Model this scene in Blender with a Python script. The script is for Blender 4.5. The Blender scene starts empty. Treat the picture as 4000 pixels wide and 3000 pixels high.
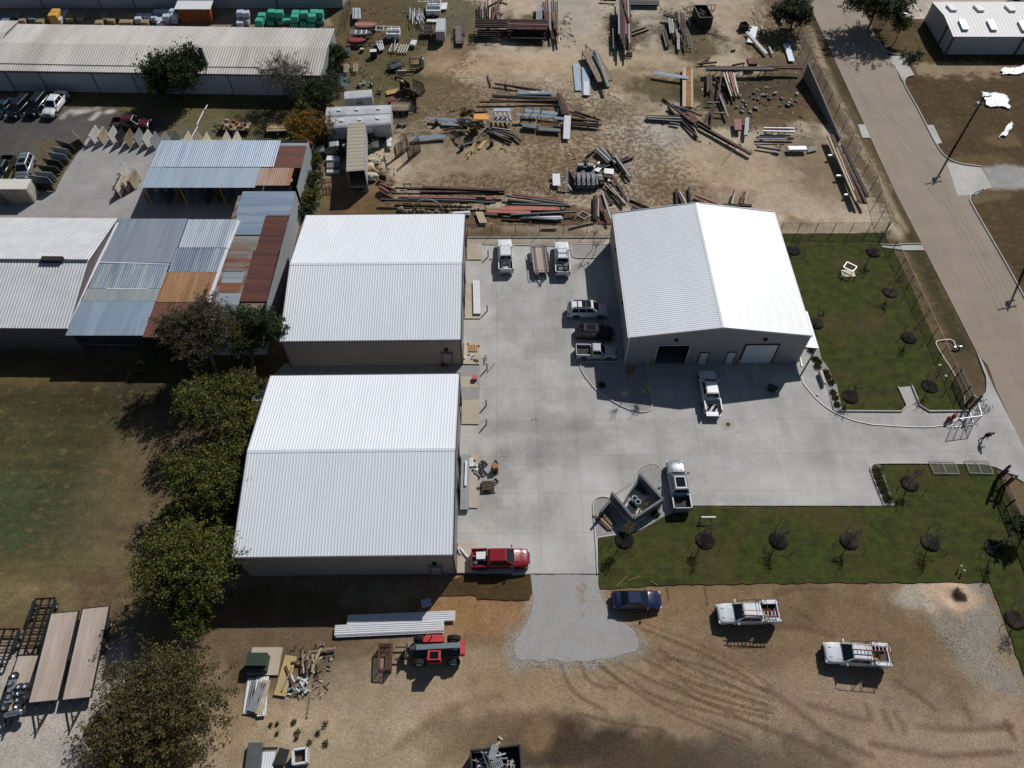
import bpy,math,random
import numpy as np
from mathutils import Vector,Matrix
R=math.radians
random.seed(7); NR=np.random.RandomState(11)
SC=bpy.context.scene; COL=SC.collection
CAM_H=73.0; PITCH=R(55.258); FPX=2904.8
cam_data=bpy.data.cameras.new('camera'); cam=bpy.data.objects.new('camera',cam_data); COL.objects.link(cam)
cam.location=(0,0,CAM_H); cam.rotation_euler=(R(90)-PITCH,0,0)
cam_data.sensor_width=36; cam_data.lens=FPX/4000*36; cam_data.clip_start=0.5; cam_data.clip_end=6000
SC.camera=cam
SUN_AZ=R(35.0); SUN_EL=R(41.3)
w=bpy.data.worlds.new('World'); SC.world=w; w.use_nodes=True
nt=w.node_tree; nt.nodes.clear()
sky=nt.nodes.new('ShaderNodeTexSky'); sky.sky_type='NISHITA'; sky.sun_disc=False
sky.sun_elevation=SUN_EL; sky.sun_rotation=SUN_AZ; sky.air_density=1.0; sky.dust_density=0.6
bg=nt.nodes.new('ShaderNodeBackground'); bg.inputs[1].default_value=0.05
wo=nt.nodes.new('ShaderNodeOutputWorld'); nt.links.new(sky.outputs[0],bg.inputs[0]); nt.links.new(bg.outputs[0],wo.inputs[0])
sd=bpy.data.lights.new('sun','SUN'); sd.energy=4.6; sd.angle=R(0.53); sd.color=(1.0,0.98,0.95)
so=bpy.data.objects.new('sun',sd); COL.objects.link(so); so.location=(60,90,120)
sdir=Vector((math.sin(SUN_AZ)*math.cos(SUN_EL),math.cos(SUN_AZ)*math.cos(SUN_EL),math.sin(SUN_EL)))
so.rotation_euler=sdir.to_track_quat('Z','Y').to_euler()
SC.view_settings.view_transform='Standard'; SC.view_settings.look='None'; SC.view_settings.exposure=0.0; SC.view_settings.gamma=1
SC.cycles.max_bounces=5; SC.cycles.diffuse_bounces=2; SC.cycles.glossy_bounces=2; SC.cycles.transparent_max_bounces=10
SC.cycles.use_adaptive_sampling=True
_s,_c=math.sin(PITCH),math.cos(PITCH)
def S(u,v,z=0.0):
 a=(u-2000)/FPX; b=-(v-1500)/FPX
 dx,dy,dz=a,_c+b*_s,-_s+b*_c
 k=(z-CAM_H)/dz
 return Vector((dx*k,dy*k,z))
K=0.45208
def T(c,r,x,y,z=0.0):return S(c*1000+x*K,r*750+y*K,z)
def project(X,Y,Z=0.0):
 z=Z-CAM_H
 d=Y*_c-z*_s; up=Y*_s+z*_c
 return 2000+FPX*X/d,1500-FPX*up/d
YAW=R(0.7257)
def lin(c):
 return tuple(((x/255)/12.92 if x/255<=0.04045 else (((x/255)+0.055)/1.055)**2.4) for x in c)
def NN(nt,typ,**kw):
 n=nt.nodes.new(typ)
 for k,v in kw.items():
  if k.startswith('i_'):n.inputs[k[2:].replace('_',' ')].default_value=v
  else :setattr(n,k,v)
 return n
def newmat(name):
 m=bpy.data.materials.new(name); m.use_nodes=True
 nt=m.node_tree; b=nt.nodes['Principled BSDF']
 return m,nt,b
def mix(nt,fac,a,b,mode='MIX'):
 n=nt.nodes.new('ShaderNodeMix'); n.data_type='RGBA'; n.blend_type=mode
 for i,s in ((0,fac),(6,a),(7,b)):
  if hasattr(s,'is_linked') or isinstance(s,bpy.types.NodeSocket):nt.links.new(s,n.inputs[i])
  else :n.inputs[i].default_value=s if i==0 else (*s[:3],1)
 return n.outputs[2]
def ramp(nt,fac,lo,hi):
 n=nt.nodes.new('ShaderNodeMapRange'); n.inputs[1].default_value=lo; n.inputs[2].default_value=hi
 nt.links.new(fac,n.inputs[0]); return n.outputs[0]
def noise(nt,vec,scale,detail=4,rough=0.6,stretch=None):
 if stretch:
  mp=nt.nodes.new('ShaderNodeMapping'); mp.inputs['Scale'].default_value=stretch
  nt.links.new(vec,mp.inputs[0]); vec=mp.outputs[0]
 n=NN(nt,'ShaderNodeTexNoise'); n.inputs['Scale'].default_value=scale; n.inputs['Detail'].default_value=detail; n.inputs['Roughness'].default_value=rough
 nt.links.new(vec,n.inputs['Vector']); return n.outputs['Fac']
def world_pos(nt):
 return nt.nodes.new('ShaderNodeNewGeometry').outputs['Position']
def obj_pos(nt):
 return nt.nodes.new('ShaderNodeTexCoord').outputs['Object']
MC={}
def mat(name,col,rough=0.6,metal=0.0,var=0.15,scale=2.0,bump=0.0,col2=None,lo=0.4,hi=0.65,space='obj',coat=0.0,stretch=None,spec=0.5):
 """weathered paint / metal / wood: base colour with mottling, optional second colour in patches"""
 if name in MC:return MC[name]
 m,nt,b=newmat(name); MC[name]=m
 P=obj_pos(nt) if space=='obj' else world_pos(nt)
 n1=noise(nt,P,scale,5,0.65,stretch)
 c=lin(col); d=tuple(x*(1-var) for x in c); e=tuple(min(1,x*(1+var)) for x in c)
 o=mix(nt,ramp(nt,n1,0.35,0.65),d,e)
 if col2:
  n2=noise(nt,P,scale*0.37,6,0.7,stretch)
  o=mix(nt,ramp(nt,n2,lo,hi),o,lin(col2))
 nt.links.new(o,b.inputs['Base Color'])
 b.inputs['Roughness'].default_value=rough; b.inputs['Metallic'].default_value=metal
 b.inputs['Specular IOR Level'].default_value=spec
 if coat:b.inputs['Coat Weight'].default_value=coat; b.inputs['Coat Roughness'].default_value=0.05
 if bump:
  bn=NN(nt,'ShaderNodeBump'); bn.inputs['Strength'].default_value=bump; bn.inputs['Distance'].default_value=0.02
  nt.links.new(noise(nt,P,scale*6,4),bn.inputs['Height']); nt.links.new(bn.outputs[0],b.inputs['Normal'])
 return m
def rust(name,col=(70,44,34),var=.35,scale=3.):return mat(name,col,.85,0,var,scale,.3,col2=tuple(int(x*.7) for x in col),lo=.45,hi=.6)
class MB:
 def __init__(s,M=None):s.v=[]; s.f=[]; s.m=[]; s.M=M; s.mi=0
 def add(s,vs,fs,mi=None):
  o=len(s.v)
  if s.M is not None:vs=[s.M@Vector(p) for p in vs]
  s.v+=[tuple(p) for p in vs]; s.f+=[[i+o for i in q] for q in fs]; s.m+=[s.mi if mi is None else mi]*len(fs)
 def box(s,c,d,rz=0,mi=None,ry=0,rx=0):
  h=[x/2 for x in d]
  vs=[Vector((a*h[0],b*h[1],e*h[2])) for a in (-1,1) for b in (-1,1) for e in (-1,1)]
  if rz or ry or rx:
   q=Matrix.Rotation(rz,3,'Z')@Matrix.Rotation(ry,3,'Y')@Matrix.Rotation(rx,3,'X'); vs=[q@p for p in vs]
  c=Vector(c); vs=[p+c for p in vs]
  s.add(vs,[(0,1,3,2),(4,6,7,5),(0,4,5,1),(2,3,7,6),(0,2,6,4),(1,5,7,3)],mi)
 def b6(s,x0,x1,y0,y1,z0,z1,mi=None):s.box(((x0+x1)/2,(y0+y1)/2,(z0+z1)/2),(x1-x0,y1-y0,z1-z0),mi=mi)
 def prism(s,pts,z0,z1,mi=None):
  n=len(pts)
  a=sum(pts[i][0]*pts[(i+1)%n][1]-pts[(i+1)%n][0]*pts[i][1] for i in range(n))
  if a<0:pts=pts[::-1]
  vs=[(p[0],p[1],z0) for p in pts]+[(p[0],p[1],z1) for p in pts]
  s.add(vs,[list(range(n))[::-1],list(range(n,2*n))]+[(i,(i+1)%n,n+(i+1)%n,n+i) for i in range(n)],mi)
 def bar(s,p,q,w,h=None,mi=None,up=(0,0,1),prof=None):
  """bar from p to q with cross-section prof (list of (across, up) points) or w x h"""
  p=Vector(p); q=Vector(q); d=(q-p)
  if d.length<1e-6:return
  d.normalize(); up=Vector(up)
  if abs(d.dot(up))>.98:up=Vector((0,1,0))
  a=d.cross(up).normalized(); u=a.cross(d).normalized()
  h=w if h is None else h
  pr=prof or [(-w/2,-h/2),(w/2,-h/2),(w/2,h/2),(-w/2,h/2)]
  n=len(pr); vs=[b+a*x+u*y for b in (p,q) for x,y in pr]
  s.add(vs,[list(range(n))[::-1],list(range(n,2*n))]+[(i,(i+1)%n,n+(i+1)%n,n+i) for i in range(n)],mi)
 def tube(s,p,q,r,r2=None,n=6,mi=None,caps=True):
  p=Vector(p); q=Vector(q); d=(q-p)
  if d.length<1e-6:return
  d.normalize(); t=Vector((0,0,1)) if abs(d.z)<.9 else Vector((1,0,0))
  a=d.cross(t).normalized(); u=d.cross(a); r2=r if r2 is None else r2
  vs=[b+(a*math.cos(i*2*math.pi/n)+u*math.sin(i*2*math.pi/n))*rr for b,rr in ((p,r),(q,r2)) for i in range(n)]
  fs=[(i,(i+1)%n,n+(i+1)%n,n+i) for i in range(n)]
  if caps:fs+=[list(range(n))[::-1],list(range(n,2*n))]
  s.add(vs,fs,mi)
 def path(s,pts,r,n=6,mi=None):
  for a,b in zip(pts[:-1],pts[1:]):s.tube(a,b,r,n=n,mi=mi)
 def loft(s,rings,mi=None,caps=True):
  n=len(rings[0]); vs=[p for r in rings for p in r]; fs=[]
  for k in range(len(rings)-1):
   for i in range(n):
    j=(i+1)%n; fs.append((k*n+i,k*n+j,(k+1)*n+j,(k+1)*n+i))
  if caps:fs+=[list(range(n))[::-1],[(len(rings)-1)*n+i for i in range(n)]]
  s.add(vs,fs,mi)
 def lathe(s,prof,c=(0,0,0),n=16,mi=None,axis='Z'):
  vs=[]
  for r,z in prof:
   for i in range(n):
    a=2*math.pi*i/n; x,y=r*math.cos(a),r*math.sin(a)
    p=(x,y,z) if axis=='Z' else (x,z,y)
    vs.append(Vector(p)+Vector(c))
  fs=[(k*n+i,k*n+(i+1)%n,(k+1)*n+(i+1)%n,(k+1)*n+i) for k in range(len(prof)-1) for i in range(n)]
  s.add(vs,fs,mi)
 def ball(s,c,r,n=8,mi=None,jit=0):
  vs=[]; m=n//2+1
  for k in range(m):
   ph=math.pi*k/(m-1)
   for i in range(n):
    a=2*math.pi*i/n; q=1+random.uniform(-jit,jit)
    vs.append((c[0]+r[0]*q*math.sin(ph)*math.cos(a),c[1]+r[1]*q*math.sin(ph)*math.sin(a),c[2]+r[2]*math.cos(ph)))
  s.add(vs,[(k*n+i,k*n+(i+1)%n,(k+1)*n+(i+1)%n,(k+1)*n+i) for k in range(m-1) for i in range(n)],mi)
 def quad(s,a,b,c,d,mi=None):s.add([a,b,c,d],[(0,1,2,3)],mi)
 def ribbed(s,b0,b1,t0,t1,pitch=.305,h=.035,kind='trap',thick=.03,mi=None,out=None,peak=None):
  """ribbed sheet: bottom edge b0->b1, top edge t0->t1 (peak: extra middle height), ribs run bottom to top"""
  b0,b1,t0,t1=map(Vector,(b0,b1,t0,t1))
  nrm=(b1-b0).cross(t0-b0).normalized()
  if out is not None and nrm.dot(Vector(out))<0:nrm=-nrm
  L=(b1-b0).length; n=max(1,round(L/pitch)); ts=[]
  if kind=='trap':pr=[(0,0),(.5,0),(.66,1),(.84,1),(.98,0)]
  elif kind=='seam':pr=[(0,0),(.86,0),(.89,1),(.96,1),(.99,0)]
  elif kind=='groove':pr=[(0,1),(.55,1),(.66,0),(.86,0),(.97,1)]
  else :pr=[(0,0),(.17,.25),(.33,.75),(.5,1),(.67,.75),(.83,.25)]
  for k in range(n):
   for x,y in pr:ts.append(((k+x)/n,y))
  ts.append((1.0,pr[0][1]))
  vs=[]
  for t,y in ts:
   o=nrm*(h*y); tt=t0.lerp(t1,t)
   if peak:tt=tt+Vector((0,0,peak*(1-abs(2*t-1))))
   vs+=[b0.lerp(b1,t)+o,tt+o]
  m=len(ts)
  for t in (0,1):vs+=[b0.lerp(b1,t)-nrm*thick,t0.lerp(t1,t)-nrm*thick]
  fs=[(2*i,2*i+2,2*i+3,2*i+1) for i in range(m-1)]
  if not peak:fs+=[(2*m,2*m+1,2*m+3,2*m+2),(0,1,2*m+1,2*m),(2*m-2,2*m+2,2*m+3,2*m-1)]
  s.add(vs,fs,mi)
 def build(s,name,mats,parent=None,smooth=False):
  me=bpy.data.meshes.new(name); me.from_pydata(s.v,[],s.f)
  if not isinstance(mats,(list,tuple)):mats=[mats]
  for m in mats:me.materials.append(m)
  if len(mats)>1:me.polygons.foreach_set('material_index',[min(i,len(mats)-1) for i in s.m])
  if smooth:me.polygons.foreach_set('use_smooth',[True]*len(me.polygons))
  me.update()
  o=bpy.data.objects.new(name,me); COL.objects.link(o)
  if parent:o.parent=parent
  return o
def tag(o,label=None,cat=None,group=None,kind=None):
 if label:o['label']=label
 if cat:o['category']=cat; o['kind']='thing'
 if group:o['group']=group
 if kind:o['kind']=kind
 return o
def thing(name,label,cat,loc=(0,0,0),rz=0.0,group=None):
 o=bpy.data.objects.new(name,None); COL.objects.link(o); o.location=loc; o.rotation_euler=(0,0,rz); o.empty_display_size=.3
 return tag(o,label,cat,group)
def kids(o):return [c for c in bpy.data.objects if c.parent==o]
_KC={}
def copy_tree(o,loc=None,rz=None,label=None,parent=None,top=True):
 c=o.copy(); COL.objects.link(c)
 if parent is not None:c.parent=parent
 if loc is not None:c.location=loc
 if rz is not None:c.rotation_euler=(0,0,rz)
 if label:c['label']=label
 ch=_KC.get(o.name)
 if ch is None:ch=kids(o); _KC[o.name]=ch
 for k in ch:copy_tree(k,parent=c,top=False)
 return c
def local(root_loc,rz,p):
 d=Vector(p)-Vector(root_loc); c,s_=math.cos(-rz),math.sin(-rz)
 return Vector((c*d.x-s_*d.y,s_*d.x+c*d.y,d.z))
def heading(a,b):return math.atan2(b[1]-a[1],b[0]-a[0])
# ================================================================ GROUND
def O(x,y):return (x*1.80832,y*1.80832)
def TP(c,r,*xy):return [(c*1000+x*K,r*750+y*K) for x,y in xy]
def vnoise(X,Y,s,seed):
 rs=np.random.RandomState(seed); g=rs.rand(256,256)
 x=X/s+1000.3; y=Y/s+1000.7
 xi=np.floor(x).astype(int); yi=np.floor(y).astype(int); fx=x-xi; fy=y-yi
 fx=fx*fx*(3-2*fx); fy=fy*fy*(3-2*fy)
 a=g[xi%256,yi%256]; b=g[(xi+1)%256,yi%256]; c=g[xi%256,(yi+1)%256]; d=g[(xi+1)%256,(yi+1)%256]
 return (a*(1-fx)+b*fx)*(1-fy)+(c*(1-fx)+d*fx)*fy
def fbm(X,Y,s,seed,o=4):
 r=0; a=1; t=0
 for k in range(o):r=r+a*vnoise(X,Y,s/2**k,seed+k); t+=a; a*=.55
 return r/t
def sdist(px,py,poly):
 """signed distance (negative inside) to a polygon"""
 d=np.full(px.shape,1e9); ins=np.zeros(px.shape,bool); n=len(poly)
 for i in range(n):
  x0,y0=poly[i]; x1,y1=poly[(i+1)%n]; ex,ey=x1-x0,y1-y0
  t=np.clip(((px-x0)*ex+(py-y0)*ey)/(ex*ex+ey*ey+1e-9),0,1)
  d=np.minimum(d,np.hypot(px-x0-t*ex,py-y0-t*ey))
  cr=((y0>py)!=(y1>py))&(px<(x1-x0)*(py-y0)/(y1-y0+1e-12)+x0); ins^=cr
 return np.where(ins,-d,d)
def ldist(px,py,line):
 d=np.full(px.shape,1e9)
 for (x0,y0),(x1,y1) in zip(line[:-1],line[1:]):
  ex,ey=x1-x0,y1-y0; t=np.clip(((px-x0)*ex+(py-y0)*ey)/(ex*ex+ey*ey+1e-9),0,1)
  d=np.minimum(d,np.hypot(px-x0-t*ex,py-y0-t*ey))
 return d
def arc(pts,n=3):
 for _ in range(n):
  q=[pts[0]]
  for a,b in zip(pts[:-1],pts[1:]):q+=[(a[0]*.75+b[0]*.25,a[1]*.75+b[1]*.25),(a[0]*.25+b[0]*.75,a[1]*.25+b[1]*.75)]
  pts=q+[pts[-1]]
 return pts
def wpts(pts):return [tuple(S(*p)[:2]) for p in pts]
def make_ground():
 xs=np.concatenate([[-1500,-600,-250,-130],np.arange(-90,-46,.35),np.arange(-46,46,.21),np.arange(46,90,.35),[130,250,600,1500]])
 ys=np.concatenate([[-1500,-500,-150,-40,-10],np.arange(4,36,.17),np.arange(36,52,.3),np.arange(52,142,.27),[160,220,400,900,2500]])
 nx,ny=len(xs),len(ys)
 X,Y=np.meshgrid(xs,ys); X=X.ravel(); Y=Y.ravel()
 n1=fbm(X,Y,6,1)-.5; n2=fbm(X,Y,1.6,9)-.5; n3=fbm(X,Y,22,31)-.5; n4=vnoise(X,Y,.55,77)-.5
 wx=n1*5+n2*2.6; wy=(fbm(X,Y,6,51)-.5)*5+(fbm(X,Y,1.6,59)-.5)*2.6
 C=np.zeros((X.size,3)); G=np.zeros(X.size); Z=np.zeros(X.size)
 C[:]=lin((104,86,62))
 def paint(poly,col,soft=2.,amt=1.,warp=1.,grass=None,brk=0.):
  nonlocal C,G
  d=sdist(X+wx*warp,Y+wy*warp,wpts(poly))+brk*(n2+n4*.6)*2
  f=np.clip(.5-d/soft,0,1)*amt
  C=C*(1-f[:,None])+np.array(lin(col))*f[:,None]
  if grass is not None:G=G*(1-f)+grass*f
 def blob(u,v,rx,ry,col,amt=1.,soft=.5,grass=None,brk=1.):
  """soft patch centred on a survey reading, radii in metres"""
  nonlocal C,G
  c=S(u,v); d=np.hypot((X+wx*.5-c.x)/rx,(Y+wy*.5-c.y)/ry)+brk*n2*.9
  f=np.clip((1+soft/2-d)/soft,0,1)*amt
  C=C*(1-f[:,None])+np.array(lin(col))*f[:,None]
  if grass is not None:G=G*(1-f)+grass*f
 def stroke(line,wd,col,amt=.6,soft=.5,depth=0.,br=.6):
  nonlocal C,Z
  d=ldist(X+wx*.025,Y+wy*.025,wpts(line))/wd
  f=np.clip((1+soft-d)/(2*soft),0,1)*amt*np.clip(1+br*(n1*1.5+n2*1.2),.25,1.3)
  f=np.clip(f,0,1)
  C=C*(1-f[:,None])+np.array(lin(col))*f[:,None]
  Z-=depth*f
 B= lambda *p:[O(*q) for q in p]
 tan=(168,152,131); pale=(184,170,150); gry=(158,149,137); brn=(88,72,50); olive=(78,70,44); dark=(58,48,35)
 paint(B((690,470),(715,0),(700,-80),(1730,-80),(1760,120),(1965,500),(1300,505)),tan,3,1,1)
 paint(B((700,0),(900,-30),(1010,130),(1000,200),(870,210),(850,300),(700,330)),olive,5,.95,1.5,1,1)
 for u,v,rx,ry,c,a in [(820,40,7,9,(84,66,44),.7),(940,20,8,9,(82,78,52),.8),(1000,60,9,7,(80,76,58),.7),(860,180,7,7,(80,74,46),.8),(1060,210,11,5,(118,100,76),.6),(960,230,6,5,(100,86,60),.6),(1010,330,9,5,(112,96,72),.5),(760,400,6,4,(110,82,54),.9),(740,440,7,4,(104,78,50),.9),(1100,350,10,7,(120,102,78),.5),(1060,400,12,3,(100,82,58),.6),(1230,30,5,8,gry,.8),(1270,110,6,5,(158,144,124),.6),(1460,70,5,9,(120,108,84),.6),(1380,40,5,9,gry,.7),(1600,90,12,5,(162,148,126),.7),(1400,130,10,4,(166,150,124),.7),(1160,60,4,6,(74,70,44),.8),(1350,70,4,6,(82,74,50),.7),(1470,80,4,7,(78,72,50),.8),(1520,70,3,8,(92,82,58),.6),(1160,140,16,3,(166,144,114),.6),(980,120,6,5,(166,138,110),.5),(1000,150,8,2.6,(160,136,108),.6),(1250,160,4,3,(165,145,115),.5),(1330,175,10,3,(110,94,70),.7),(1460,190,7,4,(82,74,44),.9),(1530,200,5,4,(76,68,40),.9),(1650,200,11,5,(66,56,42),.95),(1720,180,7,6,(70,58,42),.95),(1620,250,9,3,(84,72,48),.9),(1720,240,7,4,(88,70,46),.9),(1360,240,7,3,(120,104,82),.6),(1400,280,6,4,(164,154,142),.9),(1390,340,5.5,6,(168,158,146),.9),(1380,410,5,4,(160,148,132),.8),(1600,370,18,5,(164,145,120),.8),(1700,420,12,4,(160,144,122),.8),(1500,430,8,3,(126,108,84),.7),(1420,400,3,3,(118,100,76),.5),(1200,320,12,5,(160,140,114),.7),(1240,360,7,4,(118,100,76),.7),(960,400,9,3,(136,118,94),.6),(1750,330,5,6,(112,94,72),.7),(1800,400,5,4,(120,104,84),.7),(1660,100,5,8,(104,88,62),.7),(1700,20,5,6,(92,78,54),.7),(1640,30,6,4,(148,128,104),.6),(1130,470,30,1.6,(92,70,46),.9),(870,450,8,2,(94,74,48),.8),(1500,150,9,2,(130,112,86),.5),(1200,250,6,3,(104,88,64),.6),(1080,290,14,2.5,(92,76,54),.5),(1600,480,12,1.3,(120,100,76),.6)]:
  blob(u*1.80832,v*1.80832,rx,ry,c,a,.7,1 if c[1]<90 else None)
 d=sdist(X,Y,wpts(B((850,260),(1100,290),(1200,420),(1500,440),(1420,330),(1300,210),(900,190))))
 G=np.maximum(G,np.clip(1-d/10,0,1)*.62); G=np.maximum(G,.12)
 sp=np.clip((vnoise(X,Y,.62,301)-.62)*6,0,1)*np.clip((vnoise(X,Y,5,302)-.3)*4,0,1)*np.clip(1-d/12,0,1)*.35
 C=C*(1-sp[:,None])+np.array(lin((92,74,48)))*sp[:,None]
 paint(B((1680,-60),(1740,60),(1790,190),(1960,480),(1930,480),(1820,300),(1730,130)),(96,84,66),2,.9,.6,1,1)
 paint(TP(3,0,(250,-50),(330,-50),(1100,1659),(1060,1659),(880,1290),(620,740))+TP(3,1,(1095,0),(1330,450),(1210,440)),(66,56,32),.8,1,.15,1)
 stroke(TP(3,0,(330,200),(500,600),(620,900),(760,1180),(940,1500))+TP(3,1,(1060,100),(1180,330)),.55,(150,132,108),.9,.6)
 paint(TP(3,1,(1180,440),(1330,450),(1800,1390),(1890,1640),(1760,1659),(1430,1000)),(60,55,33),1,1,.2,1,.4)
 paint(TP(3,1,(1150,560),(1250,600),(1700,1560),(1890,1659),(1700,1680),(1500,1250)),(88,74,56),.8,.85,.4,.6,.8)
 blob(3800,1475,2.5,3,(92,78,58),.8)
 paint(TP(3,0,(720,0),(1250,0),(1300,190),(2500,180),(2500,1450),(1560,1450),(1180,740),(1000,420)),(72,56,33),1.5,1,.15,1)
 paint(TP(3,0,(1190,480),(1450,540),(2300,560),(2300,650),(1500,680),(1270,640)),(146,128,102),1.4,.85,.7,0,1.2)
 paint(TP(3,0,(960,200),(1300,190),(1420,500),(1180,480)),(84,68,42),1.5,.9,.6,1,.5)
 blob(3925,545,2.5,1.6,(110,92,64),.6); blob(3690,500,1.5,3,(96,84,62),.5); blob(3840,640,6,2,(104,88,52),.6)
 paint(TP(3,1,(1735,60),(1790,0),(2600,-30),(2600,1500),(2212,890)),(70,55,34),1.2,1,.15,1)
 paint(TP(3,0,(1840,1440),(2500,1440),(2500,1640),(1930,1625)),(148,145,142),1,1,.3,0)
 blob(3840,765,4,1.2,(110,96,70),.5)
 paint(B((-200,190),(720,200),(700,460),(-200,470)),(92,86,66),2,1,.6,1)
 paint(B((-200,235),(110,230),(250,235),(330,262),(340,320),(200,300),(120,350),(-200,380)),(80,77,75),2.5,.95,1,0,.6)
 paint(B((130,200),(620,205),(420,260),(180,232)),(94,84,50),2,.9,.8,1,.6)
 paint(B((480,215),(720,220),(650,320),(520,300)),(72,68,44),2,.8,.8,1,.6)
 for x0,y0,x1,y1 in [(600,960,840,935),(650,975,760,955),(800,1020,850,975),(930,965,970,960),(540,1010,560,985)]:
  stroke(TP(0,0,(x0,y0),(x1,y1)),.45,(172,168,162),.9,.8)
 paint(B((-200,0),(700,0),(720,55),(-200,55)),(136,118,100),1.5,1,.4,0)
 paint(B((100,300),(160,300),(100,420),(40,430),(20,380)),(110,100,72),2,.6,1,1,.6)
 paint(B((-300,780),(640,780),(520,1340),(-300,1345)),(66,68,40),3,1,.6,1)
 for u,v,rx,ry,c,a in [(120,810,34,2,(104,84,50),.6),(330,860,16,4,(58,50,36),.7),(60,850,12,2,(66,58,38),.6),(160,1000,16,8,(64,60,36),.6),(100,1130,14,6,(58,66,42),.8),(330,1060,5,9,(104,88,62),.8),(380,960,5,4,(106,90,66),.8),(280,1180,6,4,(98,84,60),.7),(250,1130,7,5,(92,80,58),.6),(100,1290,26,3.2,(122,102,74),.85),(60,1230,10,2,(90,80,50),.6),(300,1270,8,3,(100,88,62),.6),(320,1000,6,5,(92,78,54),.6),(420,900,4,3,(74,62,48),.6),(40,1320,8,1.6,(84,76,50),.7)]:
  blob(u*1.80832,v*1.80832,rx,ry,c,a,1.,1)
 paint(B((-300,1380),(60,1400),(180,1480),(300,1340),(330,1420),(200,1540),(190,1760),(-300,1760)),(158,150,140),1.6,1,.7,0,.4)
 paint(B((150,1240),(420,1240),(390,1400),(200,1400)),(100,86,64),2,.8,.7,.5,.5)
 paint(B((420,1240),(1160,1235),(1290,1255),(2120,1245),(2400,1800),(300,1900),(400,1420)),(132,113,91),2,1,.5,.1)
 for u,v,rx,ry,c,a in [(1080,1300,8,3.4,(138,102,64),.7),(1180,1330,4,4,(134,104,70),.6),(1040,1270,4,1.6,(128,96,58),.6),(960,1340,4,1.5,(134,100,60),.6),(1420,1250,6,1.5,(134,104,70),.7),(1350,1330,5,3,(140,110,74),.6),(560,1380,12,4,(96,79,58),.8),(700,1480,9,3,(92,76,56),.8),(800,1480,6,3,(98,82,60),.6),(600,1300,10,2,(90,74,52),.8),(900,1460,5,2,(120,102,78),.6),(940,1480,10,2.6,(142,124,100),.6),(850,1560,12,4,(158,142,118),.85),(640,1590,8,2.6,(176,156,126),.9),(560,1600,5,3,(168,148,120),.8),(1000,1500,11,3,(150,132,110),.7),(760,1640,12,3,(150,134,110),.8),(520,1560,3,3,(120,98,70),.6),(1120,1480,5,2,(112,92,66),.7),(1300,1500,14,3,(148,126,98),.6),(1450,1550,16,4,(140,120,96),.7),(1700,1500,14,4,(128,108,84),.6),(1900,1540,12,5,(142,124,104),.7),(2100,1500,7,7,(140,124,104),.6),(1560,1290,12,2.5,(122,98,68),.7),(1750,1290,8,2,(110,92,68),.6),(1850,1340,9,3,(108,90,66),.7),(2000,1420,8,4,(106,88,66),.7),(1250,1618,7.5,2.3,(52,42,34),.95),(1180,1590,4,2,(66,52,38),.7),(1410,1648,8,1.7,(66,53,42),.85),(1560,1650,10,1.8,(82,68,52),.8),(1160,1592,1.7,1.5,(140,117,84),.6),(1030,1590,4,2,(100,84,62),.7),(1650,1620,6,2,(104,92,78),.6),(1700,1380,12,2,(118,98,72),.5),(1560,1420,9,1.2,(110,92,70),.5)]:
  blob(u*1.80832,v*1.80832,rx,ry,c,a,.9,0)
 paint(B((2000,1252),(2125,1252),(2230,1500),(2120,1470),(2050,1360)),(134,128,118),2.2,.8,1,0,1)
 blob(3640,2350,3.2,1.1,(166,160,150),.6); blob(3725,2345,2.4,1.7,(186,160,134),.9,.8,None,.7); blob(3733,2340,.6,.5,(44,32,26),.95,.3,None,.8)
 TR=[((430,780),(480,930),(600,1060),(800,1150)),((590,740),(640,880),(760,960),(900,960)),((700,740),(900,890),(1150,1010),(1500,1120),(2200,1290)),((760,760),(1000,960),(1350,1170),(2000,1430)),((900,730),(1150,880),(1450,1000),(1700,1100),(2212,1330)),((1150,720),(1500,900),(1800,980),(2212,1110)),((1280,640),(1500,770),(1800,900),(2050,1010)),((1060,430),(1330,530),(1600,640),(1900,790),(2200,990)),((1340,700),(1620,760),(2000,900),(2212,1000)),((1300,900),(1500,970),(1850,1080),(2212,1180)),((560,1180),(900,1270),(1300,1320)),((1400,930),(1620,1090),(2212,1220))]
 for i,l in enumerate(TR):
  L2=TP(2,3,*l)
  L2=arc(L2,2); stroke(L2,.2,(86,68,48),.6,.45,.03,.3); stroke([(a+9,b-7) for a,b in L2],.1,(160,140,112),.3,.5,0,.4)
  if i%2:stroke([(a+26,b-15) for a,b in L2],.12,(92,74,52),.45,.5,.02,.5)
 for l in [((-40,1190),(-300,1300),(-520,1490),(-700,1659)),((60,1190),(-200,1330),(-420,1520)),((-100,1040),(-400,1100),(-700,1260),(-1000,1480)),((300,1150),(100,1260),(-300,1450),(-500,1640)),((-400,540),(-100,560),(100,570)),((-380,570),(-150,590))]:
  stroke(TP(2,3,*l),.4,(112,92,68),.5,.8,.02)
 for l in [((0,970),(180,1110),(560,1400),(900,1560)),((350,1110),(560,1170),(830,1250)),((0,1320),(400,1480),(700,1640)),((1090,900),(1250,1000),(1450,1150)),((230,290),(400,400)),((60,160),(250,105),(520,120)),((80,430),(300,440),(560,520)),((850,1120),(880,1230)),((1000,1180),(1060,1320)),((1100,1180),(1180,1340)),((1700,1140),(1760,1240)),((2060,1270),(2130,1400)),((1300,1300),(1700,1330),(2100,1300)),((900,1450),(1500,1560),(2100,1520))]:
  stroke(TP(3,3,*l),.28,(84,66,46),.6,.8,.03)
 for l in [((1430,470),(1640,420),(1800,320)),((1460,500),(1680,440),(1860,340))]:stroke(TP(2,0,*l),.5,(110,94,72),.5,.8,.03)
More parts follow.
